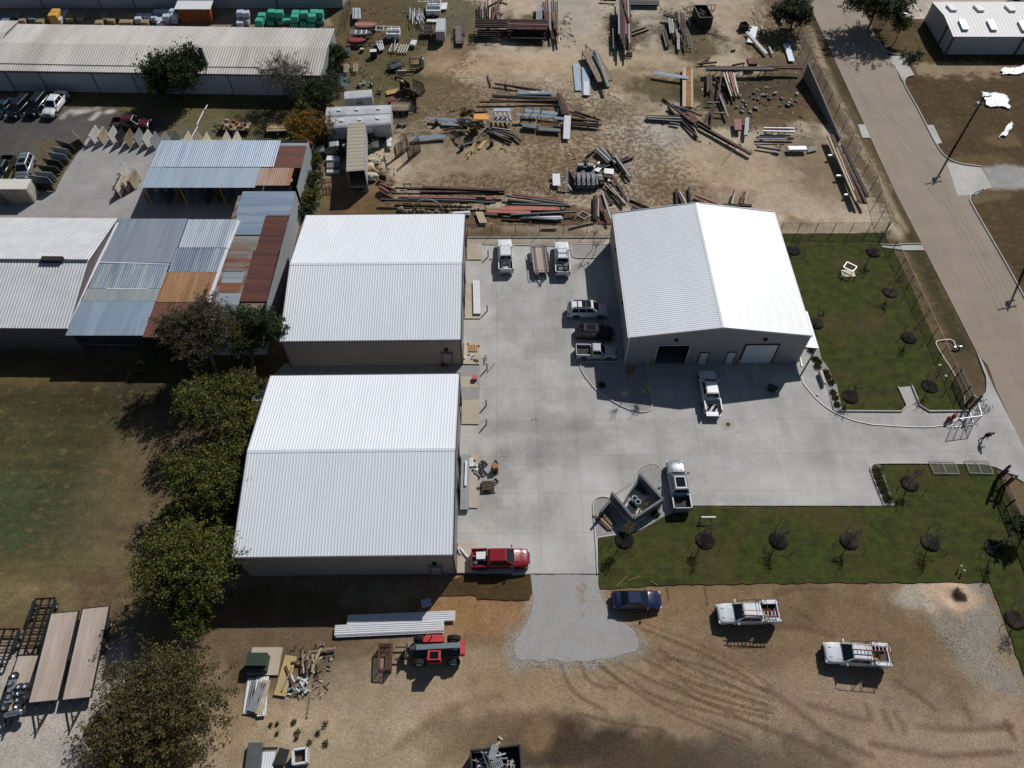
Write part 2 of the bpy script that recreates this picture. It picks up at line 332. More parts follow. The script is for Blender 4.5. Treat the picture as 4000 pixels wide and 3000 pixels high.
 for l in [((1060,800),(1000,1300),(1500,1560)),((1500,1500),(1700,1620),(2100,1659))]:stroke(TP(2,0,*l),.5,(128,106,78),.45,.9)
 fd=np.clip(-sdist(X,Y,wpts(B((-300,790),(630,790),(500,1345),(-300,1345))))/2,0,1); st=(vnoise(X*.05,Y,.8,401)-.5)*.34+(vnoise(X*.12,Y,.3,402)-.5)*.2
 C*=(1+fd*st)[:,None]
 paint(TP(2,2,(150,1640),(745,1640))+TP(2,3,(800,200),(1020,410),(1150,560),(1120,680),(900,760),(450,780),(40,770),(-30,650),(0,500),(130,350)),(150,144,136),1.2,.75,.12,0,.9)
 v=1+n3*.35+n1*.28+n2*.3+n4*(.14+.12*G)
 C*=v[:,None]
 rel=(fbm(X,Y,.9,211,3)-.5)*.05+(fbm(X,Y,4,221,2)-.5)*.06
 Z+=rel-.06
 hc=S(3733,2340); hd=np.hypot(X-hc.x,(Y-hc.y)*1.15)+n4*.4
 Z+=np.where(hd<3,.12*np.exp(-((hd-1.4)/.6)**2)-.22*np.exp(-(hd/.45)**4),0)
 far=(np.abs(X)>92)|(Y<3)|(Y>145); Z[far]=-.08
 me=bpy.data.meshes.new('ground')
 me.vertices.add(nx*ny); me.vertices.foreach_set('co',np.stack([X,Y,Z],1).astype(np.float32).ravel())
 i,j=np.meshgrid(np.arange(nx-1),np.arange(ny-1)); a=(j*nx+i).ravel()
 q=np.stack([a,a+1,a+1+nx,a+nx],1).ravel(); nf=len(a)
 me.loops.add(nf*4); me.loops.foreach_set('vertex_index',q.astype(np.int32))
 me.polygons.add(nf); me.polygons.foreach_set('loop_start',np.arange(0,nf*4,4,dtype=np.int32)); me.polygons.foreach_set('loop_total',np.full(nf,4,np.int32))
 me.update(); me.validate()
 me.polygons.foreach_set('use_smooth',[True]*nf)
 at=me.color_attributes.new('soil','FLOAT_COLOR','POINT')
 at.data.foreach_set('color',np.concatenate([np.clip(C,0,1),G[:,None]],1).astype(np.float32).ravel())
 m,nt,b=newmat('soil_and_dry_grass'); P=world_pos(nt)
 av=nt.nodes.new('ShaderNodeVertexColor'); av.layer_name='soil'
 f1=noise(nt,P,5.5,6,.75); f2=noise(nt,P,1.7,5,.7); f3=noise(nt,P,14,3,.7)
 k=nt.nodes.new('ShaderNodeMath'); k.operation='MULTIPLY_ADD'; nt.links.new(ramp(nt,f1,.3,.7),k.inputs[0]); k.inputs[1].default_value=.75; k.inputs[2].default_value=.58
 g=nt.nodes.new('ShaderNodeMath'); g.operation='MULTIPLY_ADD'; nt.links.new(ramp(nt,f3,.35,.65),g.inputs[0]); g.inputs[1].default_value=.3; g.inputs[2].default_value=.86
 kk=nt.nodes.new('ShaderNodeMath'); kk.operation='MULTIPLY'; nt.links.new(k.outputs[0],kk.inputs[0]); nt.links.new(g.outputs[0],kk.inputs[1])
 hs=nt.nodes.new('ShaderNodeHueSaturation'); nt.links.new(av.outputs[0],hs.inputs['Color']); nt.links.new(kk.outputs[0],hs.inputs['Value']); hs.inputs['Saturation'].default_value=.98
 fl=noise(nt,P,1.5,9,.78); ab=nt.nodes.new('ShaderNodeMath'); ab.operation='MULTIPLY_ADD'; ab.inputs[1].default_value=.34; nt.links.new(av.outputs['Alpha'],ab.inputs[0]); nt.links.new(fl,ab.inputs[2])
 lit=ramp(nt,ab.outputs[0],.66,.73); litc=mix(nt,.72,hs.outputs[0],lin((80,64,42)))
 iv=nt.nodes.new('ShaderNodeMath'); iv.operation='MULTIPLY'; nt.links.new(lit,iv.inputs[0]); nt.links.new(ramp(nt,av.outputs['Alpha'],.95,.68),iv.inputs[1])
 tuft=mix(nt,iv.outputs[0],hs.outputs[0],litc)
 dry=noise(nt,P,.9,8,.75,(1,1.3,1)); dm=nt.nodes.new('ShaderNodeMath'); dm.operation='MULTIPLY'; nt.links.new(ramp(nt,dry,.54,.64),dm.inputs[0]); nt.links.new(ramp(nt,av.outputs['Alpha'],.7,1.),dm.inputs[1])
 tuft=mix(nt,dm.outputs[0],tuft,mix(nt,.4,tuft,lin((124,104,74))))
 nt.links.new(tuft,b.inputs['Base Color']); b.inputs['Roughness'].default_value=.95; b.inputs['Specular IOR Level'].default_value=.15
 bn=NN(nt,'ShaderNodeBump'); bn.inputs['Strength'].default_value=.55; bn.inputs['Distance'].default_value=.07
 nt.links.new(f1,bn.inputs['Height']); nt.links.new(bn.outputs[0],b.inputs['Normal'])
 me.materials.append(m)
 o=bpy.data.objects.new('ground',me); COL.objects.link(o); tag(o,kind='structure')
make_ground()
def concrete_mat(name,col,joints=None,spots=(),stain=(120,112,100),rust_=0.0,gran=.12,ang=YAW,dirt=.5):
 m,nt,b=newmat(name); P=world_pos(nt)
 c=lin(col); n1=noise(nt,P,.22,6,.62); n2=noise(nt,P,2.2,6,.7); n3=noise(nt,P,14,3,.7)
 o=mix(nt,ramp(nt,n1,.38,.66),tuple(x*(1-gran) for x in c),tuple(min(1,x*(1+gran)) for x in c))
 o=mix(nt,ramp(nt,n2,.5,.78),o,mix(nt,.45*dirt,o,lin(stain)))
 o=mix(nt,ramp(nt,n3,.3,.75),o,mix(nt,.13,o,(0,0,0)))
 ns=noise(nt,P,.5,5,.6,(1.0,.16,1)); o=mix(nt,ramp(nt,ns,.48,.75),o,mix(nt,.3,o,lin(stain)))
 ns=noise(nt,P,.35,5,.6,(.14,1.0,1)); o=mix(nt,ramp(nt,ns,.5,.75),o,mix(nt,.22,o,lin(stain)))
 if rust_:
  nr=noise(nt,P,.33,5,.7); o=mix(nt,ramp(nt,nr,.6,.74),o,mix(nt,rust_,o,lin((176,128,84))))
 for x_,y_,rx,ry,dk in spots:
  v=nt.nodes.new('ShaderNodeVectorMath'); v.operation='SUBTRACT'; v.inputs[1].default_value=(x_,y_,0); nt.links.new(P,v.inputs[0]); s_=nt.nodes.new('ShaderNodeVectorMath'); s_.operation='MULTIPLY'; s_.inputs[1].default_value=(1/rx,1/ry,0); nt.links.new(v.outputs[0],s_.inputs[0])
  l=nt.nodes.new('ShaderNodeVectorMath'); l.operation='LENGTH'; nt.links.new(s_.outputs[0],l.inputs[0]); a=nt.nodes.new('ShaderNodeMath'); a.operation='MULTIPLY_ADD'; a.inputs[1].default_value=1.6; nt.links.new(n2 if rx<3 else n1,a.inputs[0]); nt.links.new(l.outputs['Value'],a.inputs[2])
  o=mix(nt,ramp(nt,a.outputs[0],1.9,1.35),o,mix(nt,abs(dk),o,(0,0,0) if dk>0 else (.62,.6,.58)))
 if joints:
  mp=nt.nodes.new('ShaderNodeMapping'); mp.inputs['Rotation'].default_value=(0,0,-ang); mp.inputs['Location'].default_value=(joints[2],joints[3],0); nt.links.new(P,mp.inputs[0])
  br=nt.nodes.new('ShaderNodeTexBrick'); br.offset=0; br.inputs['Scale'].default_value=1
  br.inputs['Brick Width'].default_value=joints[0]; br.inputs['Row Height'].default_value=joints[1]; br.inputs['Mortar Size'].default_value=.022; br.inputs['Mortar Smooth'].default_value=.1
  br.inputs['Color1'].default_value=(1,1,1,1); br.inputs['Color2'].default_value=(.975,.975,.98,1); br.inputs['Mortar'].default_value=(.7,.69,.68,1)
  nt.links.new(mp.outputs[0],br.inputs[0]); o=mix(nt,1.0,o,br.outputs[0],'MULTIPLY')
 nt.links.new(o,b.inputs['Base Color']); b.inputs['Roughness'].default_value=.85; b.inputs['Specular IOR Level'].default_value=.3
 bn=NN(nt,'ShaderNodeBump'); bn.inputs['Strength'].default_value=.15; bn.inputs['Distance'].default_value=.01
 nt.links.new(n3,bn.inputs['Height']); nt.links.new(bn.outputs[0],b.inputs['Normal'])
 return m
def gravel_mat(name,col,scale=7,dark=.45,spread=.35):
 m,nt,b=newmat(name); P=world_pos(nt)
 vo=nt.nodes.new('ShaderNodeTexVoronoi'); vo.inputs['Scale'].default_value=scale; nt.links.new(P,vo.inputs['Vector'])
 bw=nt.nodes.new('ShaderNodeRGBToBW'); nt.links.new(vo.outputs['Color'],bw.inputs[0])
 c=lin(col); o=mix(nt,ramp(nt,bw.outputs[0],.2,.8),tuple(x*(1-spread) for x in c),tuple(min(1,x*(1+spread)) for x in c))
 o=mix(nt,ramp(nt,vo.outputs['Distance'],.35,.7),o,tuple(x*dark for x in c))
 o=mix(nt,ramp(nt,noise(nt,P,.6,5),.45,.7),o,mix(nt,.22,o,lin((130,112,88))))
 nt.links.new(o,b.inputs['Base Color']); b.inputs['Roughness'].default_value=.95; b.inputs['Specular IOR Level'].default_value=.2
 bn=NN(nt,'ShaderNodeBump'); bn.inputs['Strength'].default_value=.6; bn.inputs['Distance'].default_value=.04; bn.invert=True
 nt.links.new(vo.outputs['Distance'],bn.inputs['Height']); nt.links.new(bn.outputs[0],b.inputs['Normal'])
 return m
def lawn_mat(name,c1=(52,54,30),c2=(72,82,34),c3=(90,74,50)):
 m,nt,b=newmat(name); P=world_pos(nt)
 n1=noise(nt,P,.16,5,.6); n2=noise(nt,P,.9,6,.7); n3=noise(nt,P,6,5,.75)
 o=mix(nt,ramp(nt,n2,.35,.68),lin(c1),lin(c2))
 o=mix(nt,ramp(nt,n1,.5,.68),o,mix(nt,.55,o,lin(c3)))
 nb=noise(nt,P,.55,5,.65,(1,1.5,1)); o=mix(nt,ramp(nt,nb,.56,.72),o,mix(nt,.55,o,lin(c3)))
 mp=nt.nodes.new('ShaderNodeMapping'); mp.inputs['Rotation'].default_value=(0,0,-YAW)
 ad=nt.nodes.new('ShaderNodeVectorMath'); ad.operation='MULTIPLY_ADD'; ad.inputs[1].default_value=(.25,.25,0)
 nz=NN(nt,'ShaderNodeTexNoise'); nz.inputs['Scale'].default_value=1.6; nt.links.new(P,nz.inputs['Vector']); nt.links.new(nz.outputs['Color'],ad.inputs[0]); nt.links.new(P,ad.inputs[2]); nt.links.new(ad.outputs[0],mp.inputs[0])
 br=nt.nodes.new('ShaderNodeTexBrick'); br.offset=.5; br.inputs['Scale'].default_value=1; br.inputs['Brick Width'].default_value=1.2; br.inputs['Row Height'].default_value=.6
 br.inputs['Mortar Size'].default_value=.03; br.inputs['Mortar Smooth'].default_value=.5; br.inputs['Color1'].default_value=(.93,.94,.93,1); br.inputs['Color2'].default_value=(1.06,1.05,1.05,1); br.inputs['Mortar'].default_value=(.8,.76,.72,1)
 nt.links.new(mp.outputs[0],br.inputs[0]); o=mix(nt,1.,o,br.outputs[0],'MULTIPLY')
 o=mix(nt,ramp(nt,n3,.35,.7),o,mix(nt,.42,o,(0,0,0)))
 nt.links.new(o,b.inputs['Base Color']); b.inputs['Roughness'].default_value=.95; b.inputs['Specular IOR Level'].default_value=.1
 bn=NN(nt,'ShaderNodeBump'); bn.inputs['Strength'].default_value=.7; bn.inputs['Distance'].default_value=.06; nt.links.new(n3,bn.inputs['Height']); nt.links.new(bn.outputs[0],b.inputs['Normal'])
 return m
def smooth_poly(pts,n=3):
 for _ in range(n):
  q=[]
  for i in range(len(pts)):
   a,b=pts[i],pts[(i+1)%len(pts)]
   q+=[(a[0]*.75+b[0]*.25,a[1]*.75+b[1]*.25),(a[0]*.25+b[0]*.75,a[1]*.25+b[1]*.75)]
  pts=q
 return pts
def ragged(pts,step=.5,amp=.18,seed=3):
 """break a straight outline into small irregular steps (world units)"""
 rs=random.Random(seed); out=[]
 for i in range(len(pts)):
  a,b=Vector(pts[i]),Vector(pts[(i+1)%len(pts)]); L=(b-a).length; n=max(1,int(L/step)); nn=Vector((-(b-a).y,(b-a).x))/max(L,1e-6)
  for k in range(n):out.append(tuple(a.lerp(b,k/n)+nn*(rs.uniform(-amp,amp) if k else 0)))
 return out
def sheet(name,pts,z,m,thick=.0,wp=False,kind='structure',smooth=0,rag=None):
 pts=pts if wp else wpts(pts)
 if smooth:pts=smooth_poly(pts,smooth)
 if rag:pts=ragged(pts,*rag)
 mb=MB(); mb.prism(pts,z-max(thick,.03),z) if True else None
 o=mb.build(name,m); tag(o,kind=kind); return o
_q= lambda c,r,x,y,rx,ry,d:(*T(c,r,x,y)[:2],rx,ry,d)
YSP=[_q(2,2,250,500,9,3.2,.12),_q(2,2,150,560,5,1.4,.12),_q(2,2,300,330,7,2,.16),_q(2,1,150,1100,6,7,.1),_q(1,2,2000,850,3,6,.12),_q(2,2,100,1150,4,2.5,.12),_q(3,2,400,500,2.2,5,.14),_q(3,2,700,420,9,2,.1),_q(2,2,560,640,8,2.2,.1),_q(2,2,700,1000,3,6,-.25),_q(2,2,60,1500,6,3,-.2),_q(3,2,300,900,8,3,-.2),_q(2,1,200,560,6,3,-.15),_q(2,2,1680,1000,6,.7,.12)]
M_YARD=concrete_mat('yard_concrete',(168,166,162),(4.57,4.57,1.2,.4),rust_=.25,gran=.14,dirt=.8,spots=YSP)
M_APRON=concrete_mat('apron_concrete',(172,170,164),None)
M_ROAD=concrete_mat('street_concrete',(143,129,115),(3.9,4.6,0,0),stain=(104,92,80),ang=R(19.5),gran=.06)
M_OLDC=concrete_mat('slab_yard_concrete',(148,146,144),(5,5,1,1),stain=(128,114,98),gran=.14)
M_TAN=concrete_mat('tan_concrete',(170,158,142),None,stain=(140,118,96),rust_=.3)
M_GRAV=gravel_mat('pale_gravel',(150,149,147),13,.7,.22); M_GRAV2=gravel_mat('crushed_stone',(154,152,150),15,.8,.16)
M_LAWN=lawn_mat('sod'); M_SODB=lawn_mat('dead_sod',(70,56,36),(86,70,44),(60,46,32))
M_WHITE_LINE=mat('white_line_paint',(205,205,200),.8,var=.1,scale=3,space='w')
sheet('street',TP(3,0,(290,-100),(340,0),(1100,1659))+TP(3,1,(1330,450),(1815,1405),(1900,1500),(1970,1700))+TP(3,2,(2212,560),(2800,1750),(3400,1750))+TP(3,1,(2900,2250),(2212,890),(1760,110),(1735,60),(1745,20),(1790,0))+TP(3,0,(1860,1640),(1950,1620),(1840,1440),(1700,1425),(1600,1400),(1530,1350),(1450,1250),(1290,920),(1180,740),(1140,690),(1100,560),(950,345),(880,200),(730,-100)),.0,M_ROAD)
sheet('road_apron',TP(3,0,(1545,1405),(1620,1412),(1700,1432),(1838,1446),(1942,1622),(1860,1642),(1800,1680),(1640,1690)),.006,M_APRON)
sheet('driveway',TP(3,0,(1025,485),(1165,480),(1215,560),(1262,645),(1200,665),(1175,720),(1100,575)),.01,M_APRON)
sheet('parking_lot',TP(3,0,(745,-60),(2600,-60),(2600,60),(1420,60),(1345,165),(1200,165),(1130,150),(1000,60),(880,30)),.0,M_TAN)
mb=MB()
for x0,y0,x1,y1 in [(1255,25,1340,155),(1370,30,1400,70),(1200,155,1345,155),(1190,100,1225,150)]:mb.bar(T(3,0,x0,y0,.01),T(3,0,x1,y1,.01),.16,.012)
tag(mb.build('parking_line',M_WHITE_LINE),kind='structure')
sheet('slab_yard',TP(0,0,(-100,1659),(480,1659),(500,1600),(560,1490),(640,1370),(760,1185),(800,1180),(2250,1215))+TP(1,0,(440,1250),(300,1700))+TP(0,1,(2120,300),(-100,300)),.0,M_OLDC)
sheet('gravel_path',TP(1,1,(250,1480),(1934,1494))+TP(1,2,(1932,150),(300,150),(-60,150)),.034,M_GRAV)
yard=TP(1,1,(1780,458),(1828,458))+TP(2,1,(845,458),(985,1485),(2480,1470))+TP(3,1,(300,1350),(345,1350),(375,1420),(430,1560),(500,1659))+TP(3,2,(560,238),(1155,240),(1197,190),(1122,30),(1240,18),(1312,190),(1392,238),(1745,232),(1840,140),(1885,60),(1890,0))+TP(3,1,(1885,1610),(1815,1420),(1840,1440))+TP(3,2,(1935,0),(2220,565),(2212,850),(2130,800),(1975,722),(1870,695),(1390,690),(965,690),(900,705),(882,745),(1002,1052),(0,1052))+TP(2,2,(1545,1050),(1330,1140),(1000,1290),(740,1330),(742,1640),(0,1638))+TP(1,2,(1730,1638),(1640,1600),(1640,100))
sheet('concrete_yard',yard,.03,M_YARD)
sheet('back_walk',TP(1,1,(1810,408),(1828,408))+TP(2,1,(850,408),(846,454))+TP(1,1,(1828,454),(1780,454)),.036,M_TAN)
M_KERB=concrete_mat('kerb_concrete',(178,176,171),None,gran=.06)
def kerb(name,line,w=.16,z=.15,z0=-.02,wp=False,m=None):
 P=[Vector(p) for p in (line if wp else wpts(line))]; mb=MB(); L=[]; Rr=[]
 for i,p in enumerate(P):
  d=(P[min(i+1,len(P)-1)]-P[max(i-1,0)]).normalized(); n=Vector((-d.y,d.x))*w/2; L.append(p+n); Rr.append(p-n)
 rings=[[(l.x,l.y,z0),(r.x,r.y,z0),(r.x,r.y,z-.03),(r.x*.85+l.x*.15,r.y*.85+l.y*.15,z),(l.x*.85+r.x*.15,l.y*.85+r.y*.15,z),(l.x,l.y,z-.03)] for l,r in zip(L,Rr)]
 mb.loft(rings); o=mb.build(name,m or M_KERB); tag(o,kind='structure'); return o
BED1=arc(TP(2,1,(960,1468),(600,1470),(585,1500),(610,1570),(680,1659))+TP(2,2,(720,50),(880,162),(1000,222),(1120,252),(1195,232),(1212,195),(1195,0))+TP(2,1,(1160,1485)),2)
sheet('gravel_bed',BED1,.06,M_GRAV); kerb('kerb',BED1)
BED2=arc(TP(2,1,(845,570),(600,575),(540,572),(518,550),(510,500),(510,460)),2)
sheet('gravel_bed',BED2+TP(2,1,(845,460)),.06,M_GRAV); kerb('kerb',BED2)
B3L=arc(TP(2,2,(738,1640),(722,1320),(700,1120),(700,1040),(720,990),(780,974),(838,985)),2)
B3R=arc(TP(2,2,(1068,830),(1062,780),(1090,730),(1150,698),(1215,686),(1265,700),(1288,745),(1325,1060),(1325,1135)),2)
sheet('gravel_bed',B3L[4:]+B3R+arc(TP(2,2,(1200,1215),(1070,1282),(900,1284),(722,1322)),1),.05,M_GRAV); kerb('kerb',B3L); kerb('kerb',B3R,z=.08)
sheet('enclosure_slab',TP(2,2,(1085,845),(845,1000),(1055,1155),(1300,1000)),.075,M_APRON)
B4=arc(TP(3,2,(1395,688),(960,688),(905,695),(880,720),(885,760),(940,900),(1000,1052)),2)
sheet('gravel_bed',TP(3,2,(965,690),(905,700),(885,740),(940,890),(1002,1050),(1092,1052),(1035,880)),.06,M_GRAV); kerb('kerb',B4)
sheet('gravel_bed',TP(3,1,(345,1352),(440,1345),(460,1440),(535,1545),(568,1659))+TP(3,2,(590,0),(640,222),(565,225),(497,0))+TP(3,1,(430,1560)),.06,M_GRAV)
sheet('lawn',TP(3,1,(60,362),(1000,352),(1095,520),(1230,800),(1420,1230),(1610,1659))+TP(3,2,(1690,110),(1742,225),(1392,228),(1320,190),(1300,130),(1250,10),(1118,22),(1125,60),(1185,190),(1150,228),(636,226),(570,0))+TP(3,1,(545,1560),(470,1450),(445,1350),(250,1350)),.03,M_LAWN,rag=(.6,.06,5))
sheet('lawn',TP(2,2,(740,1332),(900,1290),(1075,1288),(1210,1218),(1332,1140),(1332,1066),(1545,1062))+TP(3,2,(0,1062),(1094,1058),(975,694),(1390,694),(1870,698),(1975,730),(2050,900),(2212,1180),(2700,2200))+TP(3,3,(2500,1300),(2212,855),(2060,440),(1916,58),(1000,58),(0,62))+TP(2,3,(1340,76),(760,114),(748,60)),.025,M_LAWN,rag=(.6,.1,8))
sheet('dead_sod_strip',TP(1,3,(1590,175),(1700,30),(1790,-10),(2212,-12))+TP(2,3,(158,-8),(165,60),(175,140),(150,205),(0,205))+TP(1,3,(1915,205),(1900,172),(1700,172)),.02,M_SODB,rag=(.5,.1,2))
sheet('gravel_tongue',TP(2,2,(162,1640),(738,1642))+TP(2,3,(752,60))+arc(TP(2,3,(755,90),(765,180),(840,330),(1010,430),(1080,500),(1100,640),(980,670),(860,710),(720,720),(640,745),(560,730),(470,750),(330,710),(260,750),(170,715),(60,735),(15,650),(20,560),(110,440),(165,330),(185,200),(168,40)),1),-.034,M_GRAV2,rag=(.4,.16,4))
kerb('kerb',TP(1,1,(1826,398),(2212,398))+TP(2,1,(855,396)),.2,.18)
kerb('kerb',TP(1,1,(1950,456),(2212,460))+TP(2,1,(165,464),(480,470)),.15,.14)
kerb('kerb',TP(3,2,(565,236),(1150,240),(1196,190),(1122,28)),.18,.2); kerb('kerb',TP(3,2,(1240,18),(1310,190),(1390,240),(1745,236)),.18,.22)
kerb('kerb',TP(3,2,(1840,140),(1885,70),(1890,0))+TP(3,1,(1885,1600),(1812,1410)),.15,.12)
kerb('kerb',arc(TP(3,0,(960,345),(975,400),(1040,460),(1165,480)),2),.18,.15); kerb('kerb',arc(TP(3,0,(1262,652),(1200,665),(1170,700),(1180,745),(1290,930),(1450,1250),(1530,1360),(1640,1415),(1840,1440)),2),.2,.15)
kerb('kerb',arc(TP(3,1,(1860,-25),(1760,15),(1737,60),(1760,112),(2212,892),(2700,1900)),2),.18,.15)
sheet('storm_flume',TP(3,1,(970,455),(1140,470),(1180,448),(1325,448),(1352,505),(1180,505),(1090,492),(985,478)),.055,M_APRON)
kerb('kerb',arc(TP(3,1,(968,455),(1100,466),(1170,452),(1325,452)),1),.14,.2)
sheet('drain_pad',TP(3,0,(775,1075),(835,1075),(885,1190),(815,1190)),.012,M_APRON); sheet('drain_pad',TP(3,0,(1375,1080),(1430,1080),(1505,1235),(1450,1245)),.012,M_APRON)
kerb('kerb',TP(2,2,(0,1640),(155,1630)),.35,.1); 
for q in [((1826,452),(1952,452),(1948,590),(1822,590)),((1812,770),(1945,770),(1941,1099),(1802,1099)),((1800,1305),(1938,1307),(1933,1494),(1792,1492))]:sheet('door_slab',TP(1,1,*q),.16,M_TAN)
for q in [((1780,145),(1936,142),(1928,352),(1776,350)),((1765,605),(1920,607),(1915,1075),(1758,1075)),((1745,1368),(1908,1370),(1905,1636),(1738,1636))]:sheet('door_slab',TP(1,2,*q),.16,M_TAN)
sheet('door_slab',TP(1,1,(1768,1597),(1906,1597),(1904,1659))+TP(1,2,(1930,30),(1770,30)),.05,M_TAN)
def scatter(name,polys,n,s0,s1,m,seed):
 rs=np.random.RandomState(seed); vs=[]; fs=[]
 for pts,k in polys:
  W=np.array(wpts(pts)); lo,hi=W.min(0),W.max(0); P=rs.rand(k*3,2)*(hi-lo)+lo; P=P[sdist(P[:,0],P[:,1],[tuple(q) for q in W])<0][:k]
  for x,y in P:
   s=rs.uniform(s0,s1); a=rs.uniform(0,3); o=len(vs)
   for i in range(4):vs.append((x+s*math.cos(a+i*1.57)*rs.uniform(.6,1),y+s*math.sin(a+i*1.57)*rs.uniform(.6,1),-.07))
   vs.append((x,y,s*.45-.03)); fs+=[(o,o+1,o+4),(o+1,o+2,o+4),(o+2,o+3,o+4),(o+3,o,o+4)]
 mb=MB(); mb.add(vs,fs); o=mb.build(name,m); tag(o,kind='stuff')
scatter('loose_gravel',[(TP(2,3,(0,420),(180,300),(170,500),(110,700),(600,720),(1000,640),(900,380),(1040,420),(1160,600),(1120,720),(860,790),(400,800),(0,780),(-50,600)),1500)],0,.03,.07,mat('loose_stone',(164,163,160),.9,0,.15,3),5)
scatter('pebbles',[(TP(2,3,(60,1200),(800,1200),(2200,1400),(2200,1659),(60,1659)),900),(TP(3,3,(-900,200),(1900,100),(2212,900),(2212,1659),(-900,1659)),1400),(TP(3,3,(1280,300),(1980,320),(2150,800),(1800,1000)),900),(TP(1,3,(-300,500),(1800,600),(2212,1600),(-200,1650)),900),(TP(2,0,(0,100),(2100,100),(2212,1600),(0,1600)),1800),(TP(1,0,(1000,500),(2212,500),(2212,1600),(1200,1600)),900)],0,.02,.055,mat('pale_pebble',(168,158,142),.9,0,.25,3),6)
scatter('clods',[(TP(2,3,(60,600),(2200,300),(2200,1659),(60,1659)),1500),(TP(3,3,(-600,200),(1900,100),(2212,1659),(-600,1659)),1500),(TP(1,0,(1000,1100),(2212,1100),(2212,1600),(1000,1600)),1600),(TP(2,0,(0,700),(2212,700),(2212,1659),(0,1659)),1800)],0,.025,.06,mat('dry_clod',(92,74,52),.95,0,.25,3),7)
# ================================================================ BUILDINGS
M_ROOFW=mat('white_galvalume',(205,209,214),.45,0,.03,.35,stretch=(1,.25,1),spec=.62)
M_ROOFB=M_ROOFW
M_WALLG=mat('taupe_wall_panel',(146,140,133),.55,0,.06,.4)
M_WALLW=mat('warm_grey_wall_panel',(146,143,145),.5,0,.05,.4)
M_TRIM=mat('dark_bronze_trim',(70,62,68),.5,0,.08,1)
M_TRIML=mat('pale_trim',(190,190,192),.5,0,.05,1)
M_DARK=mat('black_rubber',(22,22,23),.8,0,.2,3)
M_DOORW=mat('white_door_paint',(196,200,204),.45,0,.04,.8)
M_INT=mat('interior_floor',(96,94,92),.8,0,.1,.6)
M_OLDROOF=mat('weathered_galvanised_roof',(172,168,162),.7,.0,.12,.35,col2=(140,134,126),lo=.5,hi=.75,stretch=(1,.12,1))
M_OLDWALL=mat('pale_steel_wall',(160,163,168),.6,0,.06,.5)
M_GLASS=mat('dark_glass',(14,17,20),.08,0,.1,2,spec=.6)
def frame_pt(x,y):return Vector((x*math.cos(YAW)-y*math.sin(YAW),x*math.sin(YAW)+y*math.cos(YAW),0))
def gable_shell(t,x0,x1,y0,y1,e,r,axis,rm,wm,pitch=.305,rh=.026,kind='trap',over=.12,openings=None,wkind='groove',ridgecap=None,roof_name='roof',floor=True):
 """openings: {'S':[(a,b,z)],'E':[...]} ranges measured along the wall from its low-coordinate end"""
 openings=openings or {}
 xm,ym=(x0+x1)/2,(y0+y1)/2
 def zt(side,s):
  if axis=='x':return e if side in 'SN' else e+(r-e)*(1-abs(2*s/(y1-y0)-1))
  return e if side in 'EW' else e+(r-e)*(1-abs(2*s/(x1-x0)-1))
 for side,nm in (('S','front_wall'),('N','back_wall'),('W','side_wall'),('E','side_wall')):
  L=(x1-x0) if side in 'SN' else (y1-y0)
  cuts={0,L,L/2}
  for a,b,z in openings.get(side,[]):cuts|={a,b}
  cuts=sorted(cuts); mb=MB()
  P={'S': lambda s,z:(x0+s,y0,z),'N': lambda s,z:(x0+s,y1,z),'W': lambda s,z:(x0,y0+s,z),'E': lambda s,z:(x1,y0+s,z)}[side]
  out={'S':(0,-1,0),'N':(0,1,0),'W':(-1,0,0),'E':(1,0,0)}[side]
  for a,b in zip(cuts[:-1],cuts[1:]):
   zb=0
   for oa,ob,oz in openings.get(side,[]):
    if a>=oa-1e-6 and b<=ob+1e-6:zb=oz
   mb.ribbed(P(a,zb),P(b,zb),P(a,zt(side,a)-.03),P(b,zt(side,b)-.03),.305,.03,wkind,.06,out=out)
  mb.build(nm,wm,t)
 mb=MB(); o=over
 if axis=='x':
  sl=(r-e)/(y1-ym); z_=e-sl*o
  mb.ribbed((x0-o,y0-o,z_),(x1+o,y0-o,z_),(x0-o,ym,r),(x1+o,ym,r),pitch,rh,kind,.08,out=(0,0,1))
  mb.ribbed((x0-o,y1+o,z_),(x1+o,y1+o,z_),(x0-o,ym,r),(x1+o,ym,r),pitch,rh,kind,.08,out=(0,0,1))
 else :
  sl=(r-e)/(x1-xm); z_=e-sl*o
  mb.ribbed((x0-o,y0-o,z_),(x0-o,y1+o,z_),(xm,y0-o,r),(xm,y1+o,r),pitch,rh,kind,.08,out=(0,0,1))
  mb.ribbed((x1+o,y0-o,z_),(x1+o,y1+o,z_),(xm,y0-o,r),(xm,y1+o,r),pitch,rh,kind,.08,out=(0,0,1))
 rf=mb.build(roof_name,rm,t)
 if ridgecap:
  mb=MB(); c=.3
  if axis=='x':
   for s_ in (-1,1):mb.ribbed((x0-o,ym+s_*c,r-sl*c+rh+.006),(x1+o,ym+s_*c,r-sl*c+rh+.006),(x0-o,ym,r+rh+.006),(x1+o,ym,r+rh+.006),pitch,.012,kind,.008,out=(0,0,1))
  else :
   for s_ in (-1,1):mb.quad((xm+s_*c,y0-o,r-sl*c+rh+.01),(xm+s_*c,y1+o,r-sl*c+rh+.01),(xm,y1+o,r+rh+.02),(xm,y0-o,r+rh+.02))
  mb.build('ridge_cap',ridgecap,rf)
 if floor:
  mb=MB(); mb.b6(x0+.15,x1-.15,y0+.15,y1-.15,.02,.075); mb.build('floor',M_INT,t)
 return rf
